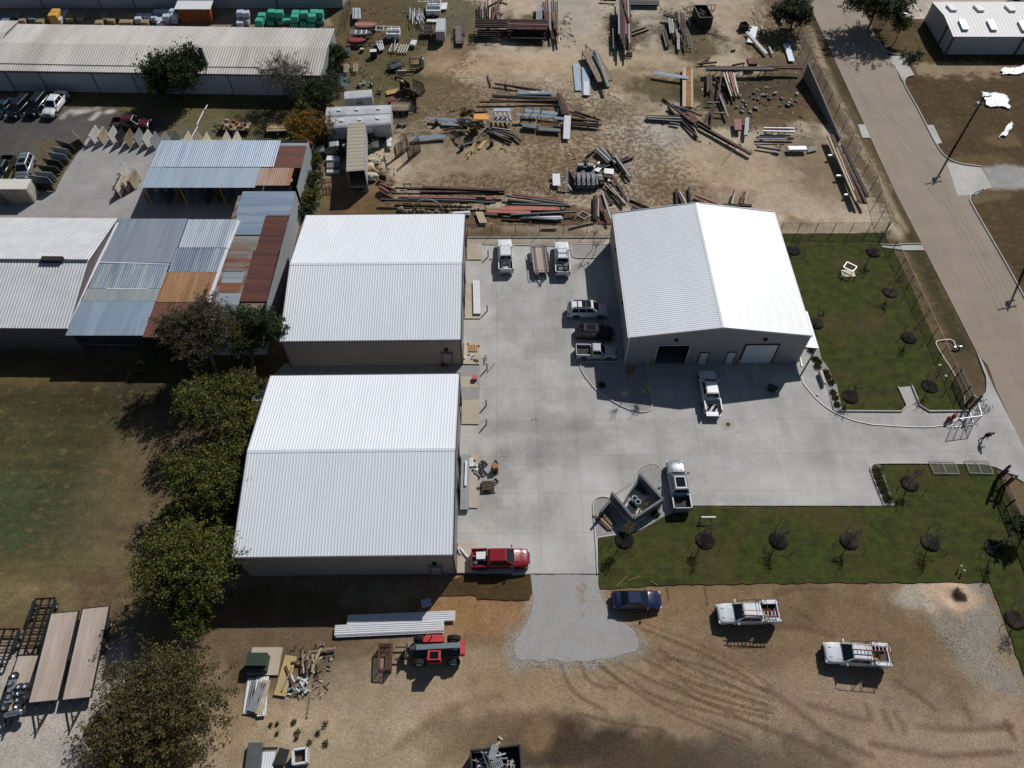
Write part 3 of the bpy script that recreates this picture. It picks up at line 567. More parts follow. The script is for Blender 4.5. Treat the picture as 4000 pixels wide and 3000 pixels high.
def man_door(t,P,d,n,w=1.0,h=2.15,m=None,hood=False,z0=.05):
 """door leaf on a wall: P base centre, d along the wall, n outward"""
 P,d,n=Vector(P),Vector(d),Vector(n); mb=MB()
 mb.bar(P+n*.075+Vector((0,0,z0)),P+n*.075+Vector((0,0,z0+h)),w,.07,up=n); dr=mb.build('door',m or M_DOORW,t)
 mb=MB(); mb.tube(P+d*(w*.38)+n*.1+Vector((0,0,1)),P+d*(w*.38)+n*.2+Vector((0,0,1)),.04); mb.build('handle',M_DARK,dr)
 mb=MB()
 for s_ in (-1,1):mb.bar(P+d*s_*(w/2+.04)+n*.09+Vector((0,0,z0)),P+d*s_*(w/2+.04)+n*.09+Vector((0,0,z0+h+.08)),.08,.12,up=n)
 mb.bar(P-d*(w/2)+n*.09+Vector((0,0,z0+h+.04)),P+d*(w/2)+n*.09+Vector((0,0,z0+h+.04)),.12,.08)
 mb.build('frame',M_TRIM,dr)
 if hood:
  mb=MB(); mb.bar(P-d*(w*.75)+n*.22+Vector((0,0,h+.35)),P+d*(w*.75)+n*.22+Vector((0,0,h+.35)),.36,.06); mb.build('canopy',m or M_TRIM,dr)
def wall_light(t,P,n):
 mb=MB(); P,n=Vector(P),Vector(n); mb.box(P+n*.16,(.42,.3,.22)); L=mb.build('wall_light',M_DARK,t)
 mb=MB(); mb.box(P+n*.18-Vector((0,0,.125)),(.3,.2,.03)); mb.build('lens',M_DOORW,L)
def trims(t,x0,x1,y0,y1,e,r,axis,m,sides='SNWE',th=.14):
 xm,ym=(x0+x1)/2,(y0+y1)/2; o=.15
 mb=MB()
 if axis=='x':
  for x in (x0-o,x1+o):
   for ya,yb,za,zb in ((y0-o,ym,e,r),(ym,y1+o,r,e)):mb.bar((x,ya,za-.02),(x,yb,zb-.02),.07,.22)
  for y in (y0-o-.06,y1+o+.06):mb.bar((x0-o,y,e-.1),(x1+o,y,e-.1),.12,.14)
 else :
  for y in (y0-o,y1+o):
   for xa,xb,za,zb in ((x0-o,xm,e,r),(xm,x1+o,r,e)):mb.bar((xa,y,za-.02),(xb,y,zb-.02),.07,.22)
  for x in (x0-o-.06,x1+o+.06):mb.bar((x,y0-o,e-.1),(x,y1+o,e-.1),.12,.14)
 mb.build('eave_trim',m,t)
 mb=MB()
 for x in (x0,x1):
  for y in (y0,y1):mb=MB(); mb.b6(x-.1 if x==x0 else x-.06,x+.06 if x==x0 else x+.1,y-.1 if y==y0 else y-.06,y+.06 if y==y0 else y+.1,0,e-.2); mb.build('corner_trim',m,t)
def to_frame(p):c,s_=math.cos(-YAW),math.sin(-YAW); return (c*p[0]-s_*p[1],s_*p[0]+c*p[1])
def shop(name,label,x0,x1,y0,y1,e,r,axis,doorpix,wm,doors_south,group=None):
 cx,cy=(x0+x1)/2,(y0+y1)/2; t=thing(name,label,'building',frame_pt(cx,cy),YAW,group)
 hx,hy=(x1-x0)/2,(y1-y0)/2; op={}
 E_=[]
 for (p,q) in doorpix:
  a=to_frame(S(*p))[1]; b=to_frame(S(*q))[1]; a,b=sorted((a,b)); E_.append((a-cy+hy+.3,b-cy+hy-.3,3.6))
 if E_:op['E']=E_
 op['S']=[(a-cx+hx,b-cx+hx,z) for a,b,z in doors_south]
 gable_shell(t,-hx,hx,-hy,hy,e,r,axis,M_ROOFW,wm,openings=op,ridgecap=M_ROOFW)
 trims(t,-hx,hx,-hy,hy,e,r,axis,M_TRIM if axis=='x' else M_TRIML)
 for i,(a,b,z) in enumerate(E_):
  mb=MB(); mb.tube((hx-.45,a-hy+.0,z+.25),(hx-.45,b-hy,z+.25),.28,n=10); d=mb.build('rollup_door',M_DOORW,t)
  mb=MB(); lo=z-(.5,1.6,.8,1.2)[i%4]; mb.ribbed((hx-.14,a-hy+.05,lo),(hx-.14,b-hy-.05,lo),(hx-.14,a-hy+.05,z),(hx-.14,b-hy-.05,z),.3,.02,'groove',.03,out=(1,0,0)); mb.build('curtain',M_DOORW,d)
  mb=MB()
  for y in (a-hy,b-hy):mb.b6(hx-.05,hx+.12,y-.06,y+.06,0,z)
  mb.b6(hx-.05,hx+.12,a-hy+.06,b-hy-.06,z-.06,z+.1); mb.build('jamb',M_TRIM,d)
 return t,cx,cy,hx,hy
def pp(c,r,x,y):q=T(c,r,x,y,.16); return (c*1000+x*K,r*750+y*K)
tA,ax,ay,ahx,ahy=shop('metal_shop','white-roofed taupe metal shop directly behind its twin, back left of the concrete yard',-26.13,-5.34,53.64,74.46,5.04,6.9,'x',[(pp(1,1,1826,458),pp(1,1,1823,588)),(pp(1,1,1812,776),pp(1,1,1808,900)),(pp(1,1,1806,960),pp(1,1,1802,1096))],M_WALLG,[],'white roofed metal shops')
tB,bx,by,bhx,bhy=shop('metal_shop','white-roofed taupe metal shop nearest the bare dirt lot, beside the red pickup',-26.22,-5.36,27.29,48.24,5.36,7.2,'x',[(pp(1,2,1780,160),pp(1,2,1776,345)),(pp(1,2,1765,640),pp(1,2,1762,800)),(pp(1,2,1762,900),pp(1,2,1758,1070))],M_WALLG,[],'white roofed metal shops')
man_door(tA,(ahx-1.75,-ahy,0),(1,0,0),(0,-1,0),hood=True,m=M_WALLG); man_door(tB,(bhx-1.9,-bhy,0),(1,0,0),(0,-1,0),hood=True,m=M_WALLG)
wall_light(tA,(ahx-1.75,-ahy,3.1),(0,-1,0)); wall_light(tB,(bhx-1.9,-bhy,3.1),(0,-1,0))
wx0,wx1,wy0,wy1=14.38,35.35,53.42,73.96
def fx(px,py):return to_frame(T(2,1,px,py))[0]
dl=(fx(1222,1480),fx(1493,1478),3.72); dr_=(fx(1955,1475),fx(2212+20,1475),3.72)
_r=to_frame(T(3,1,20,1465))[0]
tW,wx,wy,whx,why=shop('metal_shop_with_canopy','white-roofed grey metal shop whose gable has one open and one closed roll-up door',wx0,wx1,wy0,wy1,5.34,7.02,'y',[],M_WALLW,[dl])
for a,b in ((fx(1600,1470),0),(fx(1832,1470),0)):man_door(tW,(a+.45-wx,-why,0),(1,0,0),(0,-1,0),.95,2.15)
wall_light(tW,(fx(1408,1265)*0+(dl[0]+dl[1])/2-wx,-why,4.75),(0,-1,0)); wall_light(tW,((dr_[0]+_r)/2-wx,-why,4.75),(0,-1,0))
mb=MB(); mb.ribbed((dr_[0]-wx+.08,-why-.07,.06),(_r-wx-.08,-why-.07,.06),(dr_[0]-wx+.08,-why-.07,3.6),(_r-wx-.08,-why-.07,3.6),.6,.012,'groove',.04,out=(0,-1,0)); cd=mb.build('rollup_door',M_DOORW,tW)
mb=MB()
for x in (dr_[0]-wx,_r-wx):mb.b6(x-.08,x+.08,-why-.13,-why-.035,0,3.6)
mb.b6(dr_[0]-wx-.08,_r-wx+.08,-why-.13,-why-.035,3.6,3.76); mb.build('frame',M_DARK,cd)
mb=MB()
for x in (dl[0]-wx,dl[1]-wx):mb.b6(x-.08,x+.04,-why-.13,-why-.035,0,3.72)
mb.b6(dl[0]-wx-.08,dl[1]-wx+.04,-why-.15,-why-.035,3.72,3.86); od=mb.build('open_door_frame',M_TRIML,tW)
for y in (3.2,-5.4):wall_light(tW,(-whx,y,4.4),(-1,0,0)) if False else None
for y in (4.6,-4.4):
 mb=MB(); mb.box((-whx-.16,y,4.5),(.3,.42,.22)); mb.build('wall_light',M_DARK,tW)
cz=2.95
pA=to_frame(T(3,1,345,1032,cz)); pB=to_frame(T(3,1,440,1350,cz)); mb=MB()
ya,yb=pB[1]-wy,pA[1]-wy; xb=pB[0]-wx
mb.ribbed((whx+.02,ya,cz+.28),(whx+.02,yb,cz+.28),(xb,ya,cz),(xb,yb,cz),.4,.03,'seam',.06,out=(0,0,1)); cn=mb.build('side_canopy',M_ROOFW,tW)
mb=MB(); mb.b6(xb-.06,xb+.02,ya,yb,cz-.16,cz-.07); mb.b6(whx+.04,xb-.06,ya-.02,ya+.06,cz-.1,cz+.02); mb.build('fascia',M_TRIM,cn)
mb=MB()
for yy in (ya+.25,yb-.25):mb.b6(xb-.24,xb-.1,yy-.07,yy+.07,0,cz-.1)
mb.build('post',M_TRIM,cn)
mb=MB(); mb.b6(whx+.05,whx+.1,-why+3.2,-why+5.2,1.0,2.1); mb.build('window',M_GLASS,tW)
M_YEL=mat('safety_yellow',(176,140,32),.5,0,.08,3)
def bollard(label,P,h=1.05,r=.085,group=None,m=None):
 mb=MB(); mb.lathe([(r,0),(r,h-.06),(r*.8,h-.02),(.0,h)],(0,0,0),12); o=mb.build('bollard',m or M_YEL); o.location=P; return tag(o,label,'bollard',group)
for (x,y),lb in zip(((dl[0]-.1,wy0-.35),(dl[1]+.12,wy0-.35),(dr_[0]-.15,wy0-.35),(_r+.15,wy0-.35)),('yellow pipe bollard left of the open shop door','yellow pipe bollard right of the open shop door','yellow pipe bollard left of the closed white shop door','yellow pipe bollard right of the closed white shop door')):
 P=frame_pt(x,y); P.z=.03; bollard(lb,P,group='yellow bollards at the shop doors')
tL=thing('long_warehouse','long pale ribbed-roof warehouse with round stovepipe above the parked cars','building',(-57.3,115.3,0),R(-1.5))
gable_shell(tL,-27.1,26.9,-6.7,6.6,3.75,4.35,'x',M_OLDROOF,M_OLDWALL,.44,.075,'sine',.15,floor=False)
mb=MB()
for x in (-24,-18.5,-10,-3.5,12,20.5):mb=MB(); mb.tube((x,-6.82,0),(x,-6.82,3.6),.055); mb.build('downspout',M_TRIM,tL)
mb=MB(); mb.b6(-27.2,27,-6.98,-6.9,3.52,3.66); mb.build('gutter',M_TRIM,tL)
M_STEEL=mat('galvanised_steel',(150,156,162),.38,.6,.12,2); M_STEELD=mat('dark_steel',(60,64,72),.5,.3,.15,2)
mb=MB(); pb=local((-57.3,115.3,0),R(-1.5),T(0,0,1775,555,3.95)); mb.lathe([(.36,0),(.36,2.3),(.4,2.35),(.4,2.6),(.33,2.62),(.3,2.3)],pb,16); mb.lathe([(.6,-.1),(.38,.2)],pb,16); mb.build('stovepipe',M_STEELD,tL)
mb=MB(); mb.path([(-27,-5.2,3.98),(-10,-5.35,3.97),(8,-5.3,3.97),(17,-5.2,3.98)],.05); mb.build('conduit',M_DARK,tL)
tK=thing('side_warehouse','dirty ribbed-roof warehouse cut by the photo edge at the far left','building',(-97.5,119.2,0),R(-1.5))
gable_shell(tK,-11,12.2,-3.5,5.4,3.4,3.9,'x',M_OLDROOF,M_OLDWALL,.5,.08,'sine',.1,floor=False)
tT=thing('grey_warehouse','grey steel warehouse wall along the top edge behind the wrapped pallets','building',(-67,142,0),R(0))
gable_shell(tT,-45,36,-7.2,7,5.6,6.5,'x',M_OLDROOF,M_OLDWALL,.44,.06,'sine',.2,floor=False)
mb=MB()
for x in (-33,-19,-8.5,-2.2,12,24):mb=MB(); mb.tube((x,-7.32,0),(x,-7.32,5.5),.07); mb.build('downspout',M_TRIM,tT)
tR=thing('skylight_warehouse','white flat-pitched warehouse with rooftop skylights by the parking lot','building',(88.6,125.3,0),0)
rf=gable_shell(tR,-14,22,-5.5,5.4,3.3,3.9,'x',mat('white_membrane',(188,186,184),.6,0,.05,.4),M_OLDWALL,.6,.02,'seam',.12,floor=False)
mb=MB()
for x in (-14,-2,10):mb=MB(); mb.b6(x-.16,x+.16,-5.68,-5.54,0,3.1); mb.build('downspout',M_TRIM,tR)
mb=MB(); mb.b6(-14.2,-14.06,-2.66,-2.34,0,3.4); mb.build('downspout',M_TRIM,tR)
M_SKY=mat('skylight_dome',(214,214,210),.3,0,.03,1)
for x,y in [(1640,180,),(1885,182),(2155,188)]:
 p=T(3,0,x+45,y+45,3.6); q=local((88.6,125.3,0),0,p); mb=MB(); mb.box((q.x,q.y,3.3+.6*(1-abs(q.y)/5.45)+.2),(1.0,2.5,.36),rx=R(6)); mb.build('skylight',M_SKY,tR)
for x,y in [(1540,45),(1775,48),(2045,50)]:
 p=T(3,0,x+42,y+32,3.7); q=local((88.6,125.3,0),0,p); mb=MB(); mb.box((q.x,q.y,3.3+.6*(1-abs(q.y)/5.45)+.2),(1.0,2.3,.36),rx=R(-6)); mb.build('skylight',M_SKY,tR)
tG=thing('ribbed_gable_shed','big pale ribbed-roof shed with ridge vent left of the patchwork roof','building',(-66,65.2,0),R(-.6))
rG=gable_shell(tG,-14,13.2,-9.2,9.2,4.3,5.9,'x',mat('old_ribbed_roof',(178,179,180),.65,0,.08,.5),mat('brown_grey_wall',(104,96,94),.7,0,.08,1),.38,.07,'sine',.2,floor=False,ridgecap=M_STEELD)
mb=MB(); q=local((-66,65.2,0),R(-.6),T(0,1,440,590,6.3)); mb.prism([(q.x-1.3,-.35),(q.x+1.3,-.35),(q.x+1.3,.35),(q.x-1.3,.35)],5.9,6.4); mb.build('ridge_vent',M_DARK,rG)
tP=thing('patchwork_shed','low-sloped shed roofed in patches of grey, orange and rust-brown sheets','building',(-44.7,64.6,0),0)
def patch_roof(root,rl,name,pix,z,col,pitch=.2,h=.022,ribs_along='y',dz=0,var=.16,c2=None,metal=.15,nm='roof_sheet',stretch=None,rough=.5):
 P=[T(*p,z) for p in pix]; xs=[p.x for p in P]; ys=[p.y for p in P]
 x0=(P[0].x+P[3].x)/2; x1=(P[1].x+P[2].x)/2; y1=(P[0].y+P[1].y)/2; y0=(P[2].y+P[3].y)/2
 x0-=rl[0]; x1-=rl[0]; y0-=rl[1]; y1-=rl[1]; z=z+dz
 mb=MB()
 if ribs_along=='y':mb.ribbed((x0,y0,z),(x1,y0,z),(x0,y1,z),(x1,y1,z),pitch,h,'sine',.02,out=(0,0,1))
 else :mb.ribbed((x0,y0,z),(x0,y1,z),(x1,y0,z),(x1,y1,z),pitch,h,'sine',.02,out=(0,0,1))
 st=stretch or ((1,.06,1) if ribs_along=='y' else (.06,1,1))
 return mb.build(nm,mat(name,col,rough,metal,var,1.3,col2=c2,lo=.44,hi=.62,stretch=st),root)
rl=(-44.7,64.6)
for i,(nm,q,col,kw) in enumerate([('slate_sheet',[(0,1,1026,228),(0,1,1632,235),(0,1,1468,618),(0,1,868,605)],(116,124,136),dict(c2=(128,134,142))),('bright_sheet',[(0,1,1634,233),(0,1,2060,242),(0,1,1972,482),(0,1,1532,480)],(182,190,196),dict(pitch=.3,h=.03,c2=(150,158,168),metal=.4,rough=.35)),('streaked_dark_sheet',[(0,1,1530,484),(0,1,1972,488),(0,1,1886,695),(0,1,1444,690)],(98,108,124),dict(pitch=.3,h=.03,var=.3,c2=(146,154,162),metal=.3)),('orange_sheet',[(0,1,1440,692),(0,1,1886,698),(0,1,1798,955),(0,1,1345,950)],(146,112,74),dict(pitch=.3,h=.03,var=.25,c2=(108,72,48),metal=0,rough=.8)),('rust_sheet',[(0,1,1344,952),(0,1,1800,960),(0,1,1690,1258),(0,1,1230,1250)],(104,60,46),dict(pitch=.3,h=.03,var=.25,c2=(80,46,40),metal=0,rough=.85)),('streaked_blue_sheet',[(0,1,862,612),(0,1,1466,626),(0,1,1382,838),(0,1,765,828)],(112,126,140),dict(pitch=.3,h=.03,var=.3,c2=(160,166,170),metal=.3)),('pale_green_sheet',[(0,1,762,832),(0,1,1380,840),(0,1,1346,950),(0,1,708,932)],(124,132,136),dict(c2=(138,144,140))),('soft_blue_sheet',[(0,1,706,934),(0,1,1344,952),(0,1,1230,1248),(0,1,558,1235)],(126,142,156),dict(c2=(110,126,142)))]):
 patch_roof(tP,rl,nm,q,4.0,col,dz=.012*(i%4),**kw)
mb=MB()
for a,b in (((0,1,862,606),(0,1,1468,624)),((0,1,915,836),(0,1,1280,838))):
 mb.bar(Vector(local((*rl,0),0,T(*a,4.06))),Vector(local((*rl,0),0,T(*b,4.06))),.14,.03)
q0,q1=local((*rl,0),0,T(0,1,1425,470,4.07)),local((*rl,0),0,T(0,1,1415,620,4.07))
mb.build('caulk_strip',M_DOORW,tP)
M_FLASH=mat('bright_flashing',(215,214,220),.3,.2,.04,1)
mb=MB(); f= lambda *a:Vector(local((*rl,0),0,T(*a)))
mb.bar(f(0,1,1015,266,4.12),f(0,1,570,1178,4.12),.3,.08); mb.build('flashing',M_FLASH,tP); mb=MB(); mb.bar(f(0,1,2062,248,4.14),f(0,1,1966,490,4.14),.42,.1); mb.bar(f(0,1,1962,494,4.14),f(0,1,1700,1240,4.14),.42,.1); mb.build('flashing',M_FLASH,tP)
mb=MB(); mb.ribbed((-8.2,-8.4,0),(7.2,-8.4,0),(-8.2,-8.4,3.95),(7.2,-8.4,3.95),.25,.03,'sine',.04,out=(0,-1,0)); mb.build('front_wall',mat('shade_toned_shed_wall',(44,46,52),.8,0,.1,1),tP); mb=MB(); mb.ribbed((7.6,-9.3,0),(7.6,10,0),(7.6,-9.3,3.95),(7.6,10,3.95),.25,.03,'sine',.04,out=(1,0,0)); mb.ribbed((-8,10,0),(7.6,10,0),(-8,10,3.95),(7.6,10,3.95),.25,.03,'sine',.04,out=(0,1,0)); mb.build('wall',M_OLDWALL,tP)  # front wall fills the open shed front, its colour darkened to imitate shade
tS=thing('lean_to_shed','narrow lean-to of blue-grey and dark red rusty roof sheets beside the white shop','building',(-33,70,0),0); rs_=(-33,70)
for i,(nm,q,col,al,kw) in enumerate([('blue_streak_sheet',[(0,1,2118,-10),(1,1,342,-10),(1,1,285,208),(0,1,2012,190)],(122,140,158),'x',dict(c2=(152,164,176),metal=.3,pitch=.22,h=.03)),('blue_streak_sheet',[(0,1,2030,190),(1,1,80,208),(1,1,66,312),(0,1,2000,420)],(122,140,158),'x',dict(c2=(152,164,176),metal=.3,pitch=.22,h=.03)),('dark_red_sheet',[(1,1,78,206),(1,1,284,208),(1,1,205,500),(1,1,4,500)],(74,42,38),'x',dict(c2=(96,52,40),metal=0,rough=.85,pitch=.22,h=.03)),('dark_red_sheet',[(0,1,2190,500),(1,1,200,500),(1,1,78,990),(0,1,2090,900)],(74,42,38),'x',dict(c2=(96,52,40),metal=0,rough=.85,pitch=.22,h=.03)),('grey_rust_sheet',[(0,1,1995,455),(0,1,2160,460),(0,1,2105,700),(0,1,1945,660)],(132,128,120),'x',dict(c2=(112,66,44),metal=.1,var=.3,pitch=.22,h=.03)),('light_grey_sheet',[(0,1,1944,662),(0,1,2105,702),(0,1,2090,782),(0,1,1910,780)],(140,146,150),'x',dict(c2=(158,166,172),metal=.3,pitch=.22,h=.03)),('orange_rust_sheet',[(0,1,1908,782),(0,1,2085,784),(0,1,2060,866),(0,1,1880,862)],(128,86,56),'x',dict(c2=(110,62,42),metal=0,pitch=.22,h=.03)),('light_grey_sheet',[(0,1,1876,868),(0,1,2078,870),(0,1,1990,1240),(0,1,1760,1240)],(140,146,150),'x',dict(c2=(158,166,172),metal=.3,pitch=.22,h=.03))]):
 patch_roof(tS,rs_,nm,q,4.0,col,ribs_along=al,dz=-.1+.02*(i%5),**kw)
mb=MB(); mb.ribbed((-4.6,-14.6,3.8),(-4.6,9.5,3.8),(2.7,-14.6,3.8),(2.7,9.5,3.8),.22,.03,'sine',.03,out=(0,0,1)); mb.build('roof_base',mat('grey_rust_sheet',(132,128,120)),tS)
mb=MB(); a0=T(1,1,341,-8,4.0); a1=T(1,1,80,985,4.0); mb.ribbed((a1.x+33,-15,0),(a0.x+33,a0.y-70,0),(a1.x+33,-15,3.8),(a0.x+33,a0.y-70,3.8),.25,.03,'sine',.04,out=(1,0,0)); mb.build('wall',M_OLDWALL,tS)
mb=MB(); mb.ribbed((-4.2,-15,0),(2.9,-15,0),(-4.2,-15,3.8),(2.9,-15,3.8),.25,.03,'sine',.04,out=(0,-1,0)); mb.build('wall',M_OLDWALL,tS)
tO=thing('open_slab_shed','open-fronted blue-grey metal shed on yellow posts over stone slabs','building',(-42,86,0),0); ro_=(-42,86)
for i,(nm,q,col,al,kw) in enumerate([('shed_upper_sheet',[(0,0,1395,1206),(1,0,215,1226),(1,0,152,1440),(0,0,1292,1450)],(150,164,178),'y',dict(c2=(168,178,186),metal=.3,pitch=.3,h=.035,stretch=(1,.04,1))),('shed_lower_sheet',[(0,0,1290,1452),(1,0,40,1444),(0,0,2212-10,1628),(0,0,1215,1615)],(142,158,170),'y',dict(c2=(150,164,176),metal=.2,pitch=.24,h=.02)),('shed_brown_sheet',[(1,0,205,1270),(1,0,440,1250),(1,0,390,1466),(1,0,158,1438)],(104,64,50),'x',dict(c2=(84,54,46),metal=0,pitch=.22,h=.03,rough=.8)),('shed_pale_sheet',[(1,0,216,1226),(1,0,446,1246),(1,0,440,1278),(1,0,206,1272)],(160,166,170),'x',dict(metal=.3,pitch=.22,h=.03)),('shed_striped_sheet',[(1,0,40,1452),(1,0,336,1456),(1,0,280,1612),(0,0,2205,1600)],(140,92,60),'y',dict(c2=(150,146,138),metal=0,pitch=.3,h=.04,var=.2,rough=.75))]):
 patch_roof(tO,ro_,nm,q,4.0,col,ribs_along=al,dz=(.05,.0,.03,.0,.06)[i],**kw)
mb=MB()
for x in (-9.3,-4.3,1.25,5.2):mb.tube((x,-4.5,0),(x,-4.5,3.95),.08)
mb.build('post',M_YEL,tO)
mb=MB(); mb.ribbed((-9.3,5.2,0),(12.2,5.2,0),(-9.3,5.2,3.9),(12.2,5.2,3.9),.25,.03,'sine',.04,out=(0,1,0)); mb.ribbed((12.2,-4.9,0),(12.2,5.2,0),(12.2,-4.9,3.9),(12.2,5.2,3.9),.25,.03,'sine',.04,out=(1,0,0)); mb.build('wall',M_OLDWALL,tO)
# ================================================================ VEHICLES
M_TYRE=mat('tyre_rubber',(24,24,25),.85,0,.15,6); M_RIM=mat('alloy_rim',(150,152,156),.35,.5,.05,4)
M_PLAS=mat('black_plastic',(26,27,29),.6,0,.1,4); M_CHROME=mat('chrome',(185,188,192),.2,.9,.03,3)
M_HEAD=mat('headlight_glass',(190,196,200),.12,0,.03,4); M_TAIL=mat('tail_light_red',(110,14,12),.25,0,.05,4)
M_LINER=mat('bed_liner',(34,34,35),.8,0,.2,4); M_CARGLASS=mat('car_glass',(10,13,15),.05,0,.1,2,spec=.8)
def paint(name,col,rough=.28,metal=0.,coat=.6):return mat(name,col,rough,metal,.03,.8,coat=coat)
P_WHITE=paint('white_car_paint',(204,206,208)); P_SILVER=paint('silver_car_paint',(150,154,160),.3,.5); P_RED=paint('cherry_red_paint',(118,10,22)); P_BLUE=paint('navy_blue_paint',(11,21,58))
P_BLACK=paint('black_car_paint',(17,17,20)); P_GRAPH=paint('graphite_paint',(52,50,52),.3,.4); P_TEAL=paint('dark_teal_paint',(20,44,52)); P_MAROON=paint('maroon_paint',(66,10,20)); P_GREEN=paint('dark_green_paint',(34,40,34)); P_OLDSIL=mat('faded_silver_paint',(140,142,140),.55,0,.1,2); P_GREY2=paint('light_grey_paint',(168,170,172))
KIND=dict(pickup=dict(L=5.85,W=2.0,H=1.93,belt=1.22,hood=(1.12,1.0),ws=(1.42,.62),rw=(-1.18,-1.08),win=2,wb=(1.95,-1.8),wr=.41,bed=-1.28),pickup_ext=dict(L=4.95,W=1.75,H=1.62,belt=1.02,hood=(.95,.86),ws=(1.05,.45),rw=(-.55,-.5),win=2,wb=(1.55,-1.5),wr=.34,bed=-.62),suv=dict(L=5.0,W=1.98,H=1.9,belt=1.18,hood=(1.12,1.0),ws=(1.38,.6),rw=(-2.42,-2.12),win=3,wb=(1.6,-1.45),wr=.4),crossover=dict(L=4.65,W=1.85,H=1.66,belt=1.02,hood=(.98,.84),ws=(1.28,.35),rw=(-2.2,-1.5),win=3,wb=(1.42,-1.35),wr=.36),sedan=dict(L=4.75,W=1.82,H=1.43,belt=.93,hood=(.88,.72),ws=(1.15,.28),rw=(-1.75,-1.0),win=2,wb=(1.45,-1.4),wr=.33),wagon_van=dict(L=5.0,W=2.0,H=1.76,belt=1.05,hood=(1.0,.86),ws=(1.75,.85),rw=(-2.4,-2.2),win=3,wb=(1.6,-1.45),wr=.35))
def vehicle(name,label,cat,kind,P,a,b,rim=None,group=None,bumper=None,sunroof=False,rack=False,open_tail=False,boxes=False,roofm=None,tint=None):
 """a: survey reading of the nose, b: of the tail (taken about hood height)"""
 k=KIND[kind]; A,B=S(*a,.9),S(*b,.9); L=k['L']; rz=heading(B,A); c=(A+B)/2
 return vehicle_at(name,label,cat,kind,P,c.x,c.y,rz,rim,group,bumper,sunroof,rack,open_tail,boxes,roofm)
def vehicle_at(name,label,cat,kind,P,x,y,rz,rim=None,group=None,bumper=None,sunroof=False,rack=False,open_tail=False,boxes=False,roofm=None,z=.0):
 k=KIND[kind]; t=thing(name,label,cat,(x,y,z),rz,group)
 L,W,H,belt=k['L'],k['W'],k['H'],k['belt']; hw=W/2; hx=L/2; (h1,h0)=k['hood']; w0,w1=k['ws']; r0,r1=k['rw']; bed=k.get('bed'); wr=k['wr']
 def ring(x,w,zb,zt,r=.16):
  l=[(-w*.93,zb),(-w,zb+.16),(-w*1.005,(zb+zt)/2),(-w*.99,zt-r),(-w+r*.35,zt-r*.3),(-w+r*1.2,zt+.01),(-w*.4,zt+.045)]
  return [(x,p,z_) for p,z_ in l]+[(x,-p,z_) for p,z_ in l[::-1]]
 zb=.34 if kind in ('pickup','suv') else .24
 st=[(hx,hw*.74,zb+.16,h0-.22),(hx-.05,hw*.86,zb+.1,h0-.1),(hx-.2,hw*.95,zb+.02,h0),(hx-.55,hw*.99,zb,h0+(h1-h0)*.4),((hx+w0)/2,hw,zb,h0+(h1-h0)*.8),(w0,hw,zb,h1),(w0-.15,hw,zb,belt)]
 rear=bed if bed is not None else -hx
 if bed is not None:st+=[(0,hw,zb,belt),(bed,hw,zb,belt)]
 elif kind in ('sedan',):st+=[(0,hw,zb,belt),(r0+.1,hw,zb,belt),(r0-.35,hw*.98,zb,belt-.01),(-hx+.12,hw*.92,zb+.04,belt-.08),(-hx,hw*.8,zb+.14,belt-.25)]
 else :st+=[(0,hw,zb,belt),(-hx+.35,hw*.98,zb,belt),(-hx+.08,hw*.93,zb+.04,belt-.02),(-hx,hw*.84,zb+.12,belt-.18)]
 mb=MB(); mb.loft([ring(*s_) for s_ in st])
 for wx_ in k['wb']:
  for sg in (-1,1):
   if bed is not None and wx_<bed:continue
   n=14; c=[(wx_+(wr+.07)*math.cos(math.pi*i/n),sg*(hw+.006),wr+(wr+.07)*math.sin(math.pi*i/n)) for i in range(n+1)]
   mb.add(c,[list(range(n+1))],1)
 for sg in (-1,1):mb.bar((hx-.35,sg*hw*.42,h0+(h1-h0)*.25+.035),(w0+.1,sg*hw*.52,h1+.03),.1,.035)
 body=mb.build('body',[P,M_PLAS],t,smooth=False)
 for f in body.data.polygons:f.use_smooth=len(f.vertices)==4
 zc=H
 base=[(w0,-hw*.86,belt-.02),(w0,hw*.86,belt-.02),(r0,hw*.9,belt-.02),(r0,-hw*.9,belt-.02)]
 top=[(w1,-hw*.68,zc-.06),(w1,hw*.68,zc-.06),(r1,hw*.7,zc-.06),(r1,-hw*.7,zc-.06)]
 crown=[(w1-.12,-hw*.58,zc),(w1-.12,hw*.58,zc),(r1+.12,hw*.6,zc),(r1+.12,-hw*.6,zc)]
 base[0]=(w0,-hw*.9,belt-.02); base[1]=(w0,hw*.9,belt-.02)
 mb=MB(); mb.loft([base,top,crown]); cabn=mb.build('cab' if bed is not None else 'roof',roofm or P,t)
 bp,tp=[Vector(p) for p in base],[Vector(p) for p in top]
 def pane(nm,a0,b0,c0,d0,u0,u1,v0,v1,m=M_CARGLASS,parent=None,off=.012):
  f= lambda u,v:(a0.lerp(b0,u)).lerp(d0.lerp(c0,u),v)
  q=[f(u0,v0),f(u1,v0),f(u1,v1),f(u0,v1)]; n=(q[1]-q[0]).cross(q[3]-q[0]).normalized()
  cen=(q[0]+q[2])/2
  if n.dot(cen-Vector((0,0,belt*.5)))<0:n=-n
  mb=MB(); mb.add([p+n*off for p in q]+[p-n*.02 for p in q],[(0,1,2,3),(0,4,5,1),(1,5,6,2),(2,6,7,3),(3,7,4,0)]); return mb.build(nm,m,parent or t)
 pane('windshield',bp[0],bp[1],tp[1],tp[0],.05,.95,.06,.95); pane('rear_window',bp[3],bp[2],tp[2],tp[3],.07,.93,.15,.88)
 n=k['win']
 for sg,(i,j) in ((-1,(0,3)),(1,(1,2))):
  ed={2:[.1,.53,.93],3:[.1,.38,.66,.93]}[n]
  for q in range(n):pane('side_window',bp[i],bp[j],tp[j],tp[i],ed[q]+.015,ed[q+1]-.015,.14,.86)
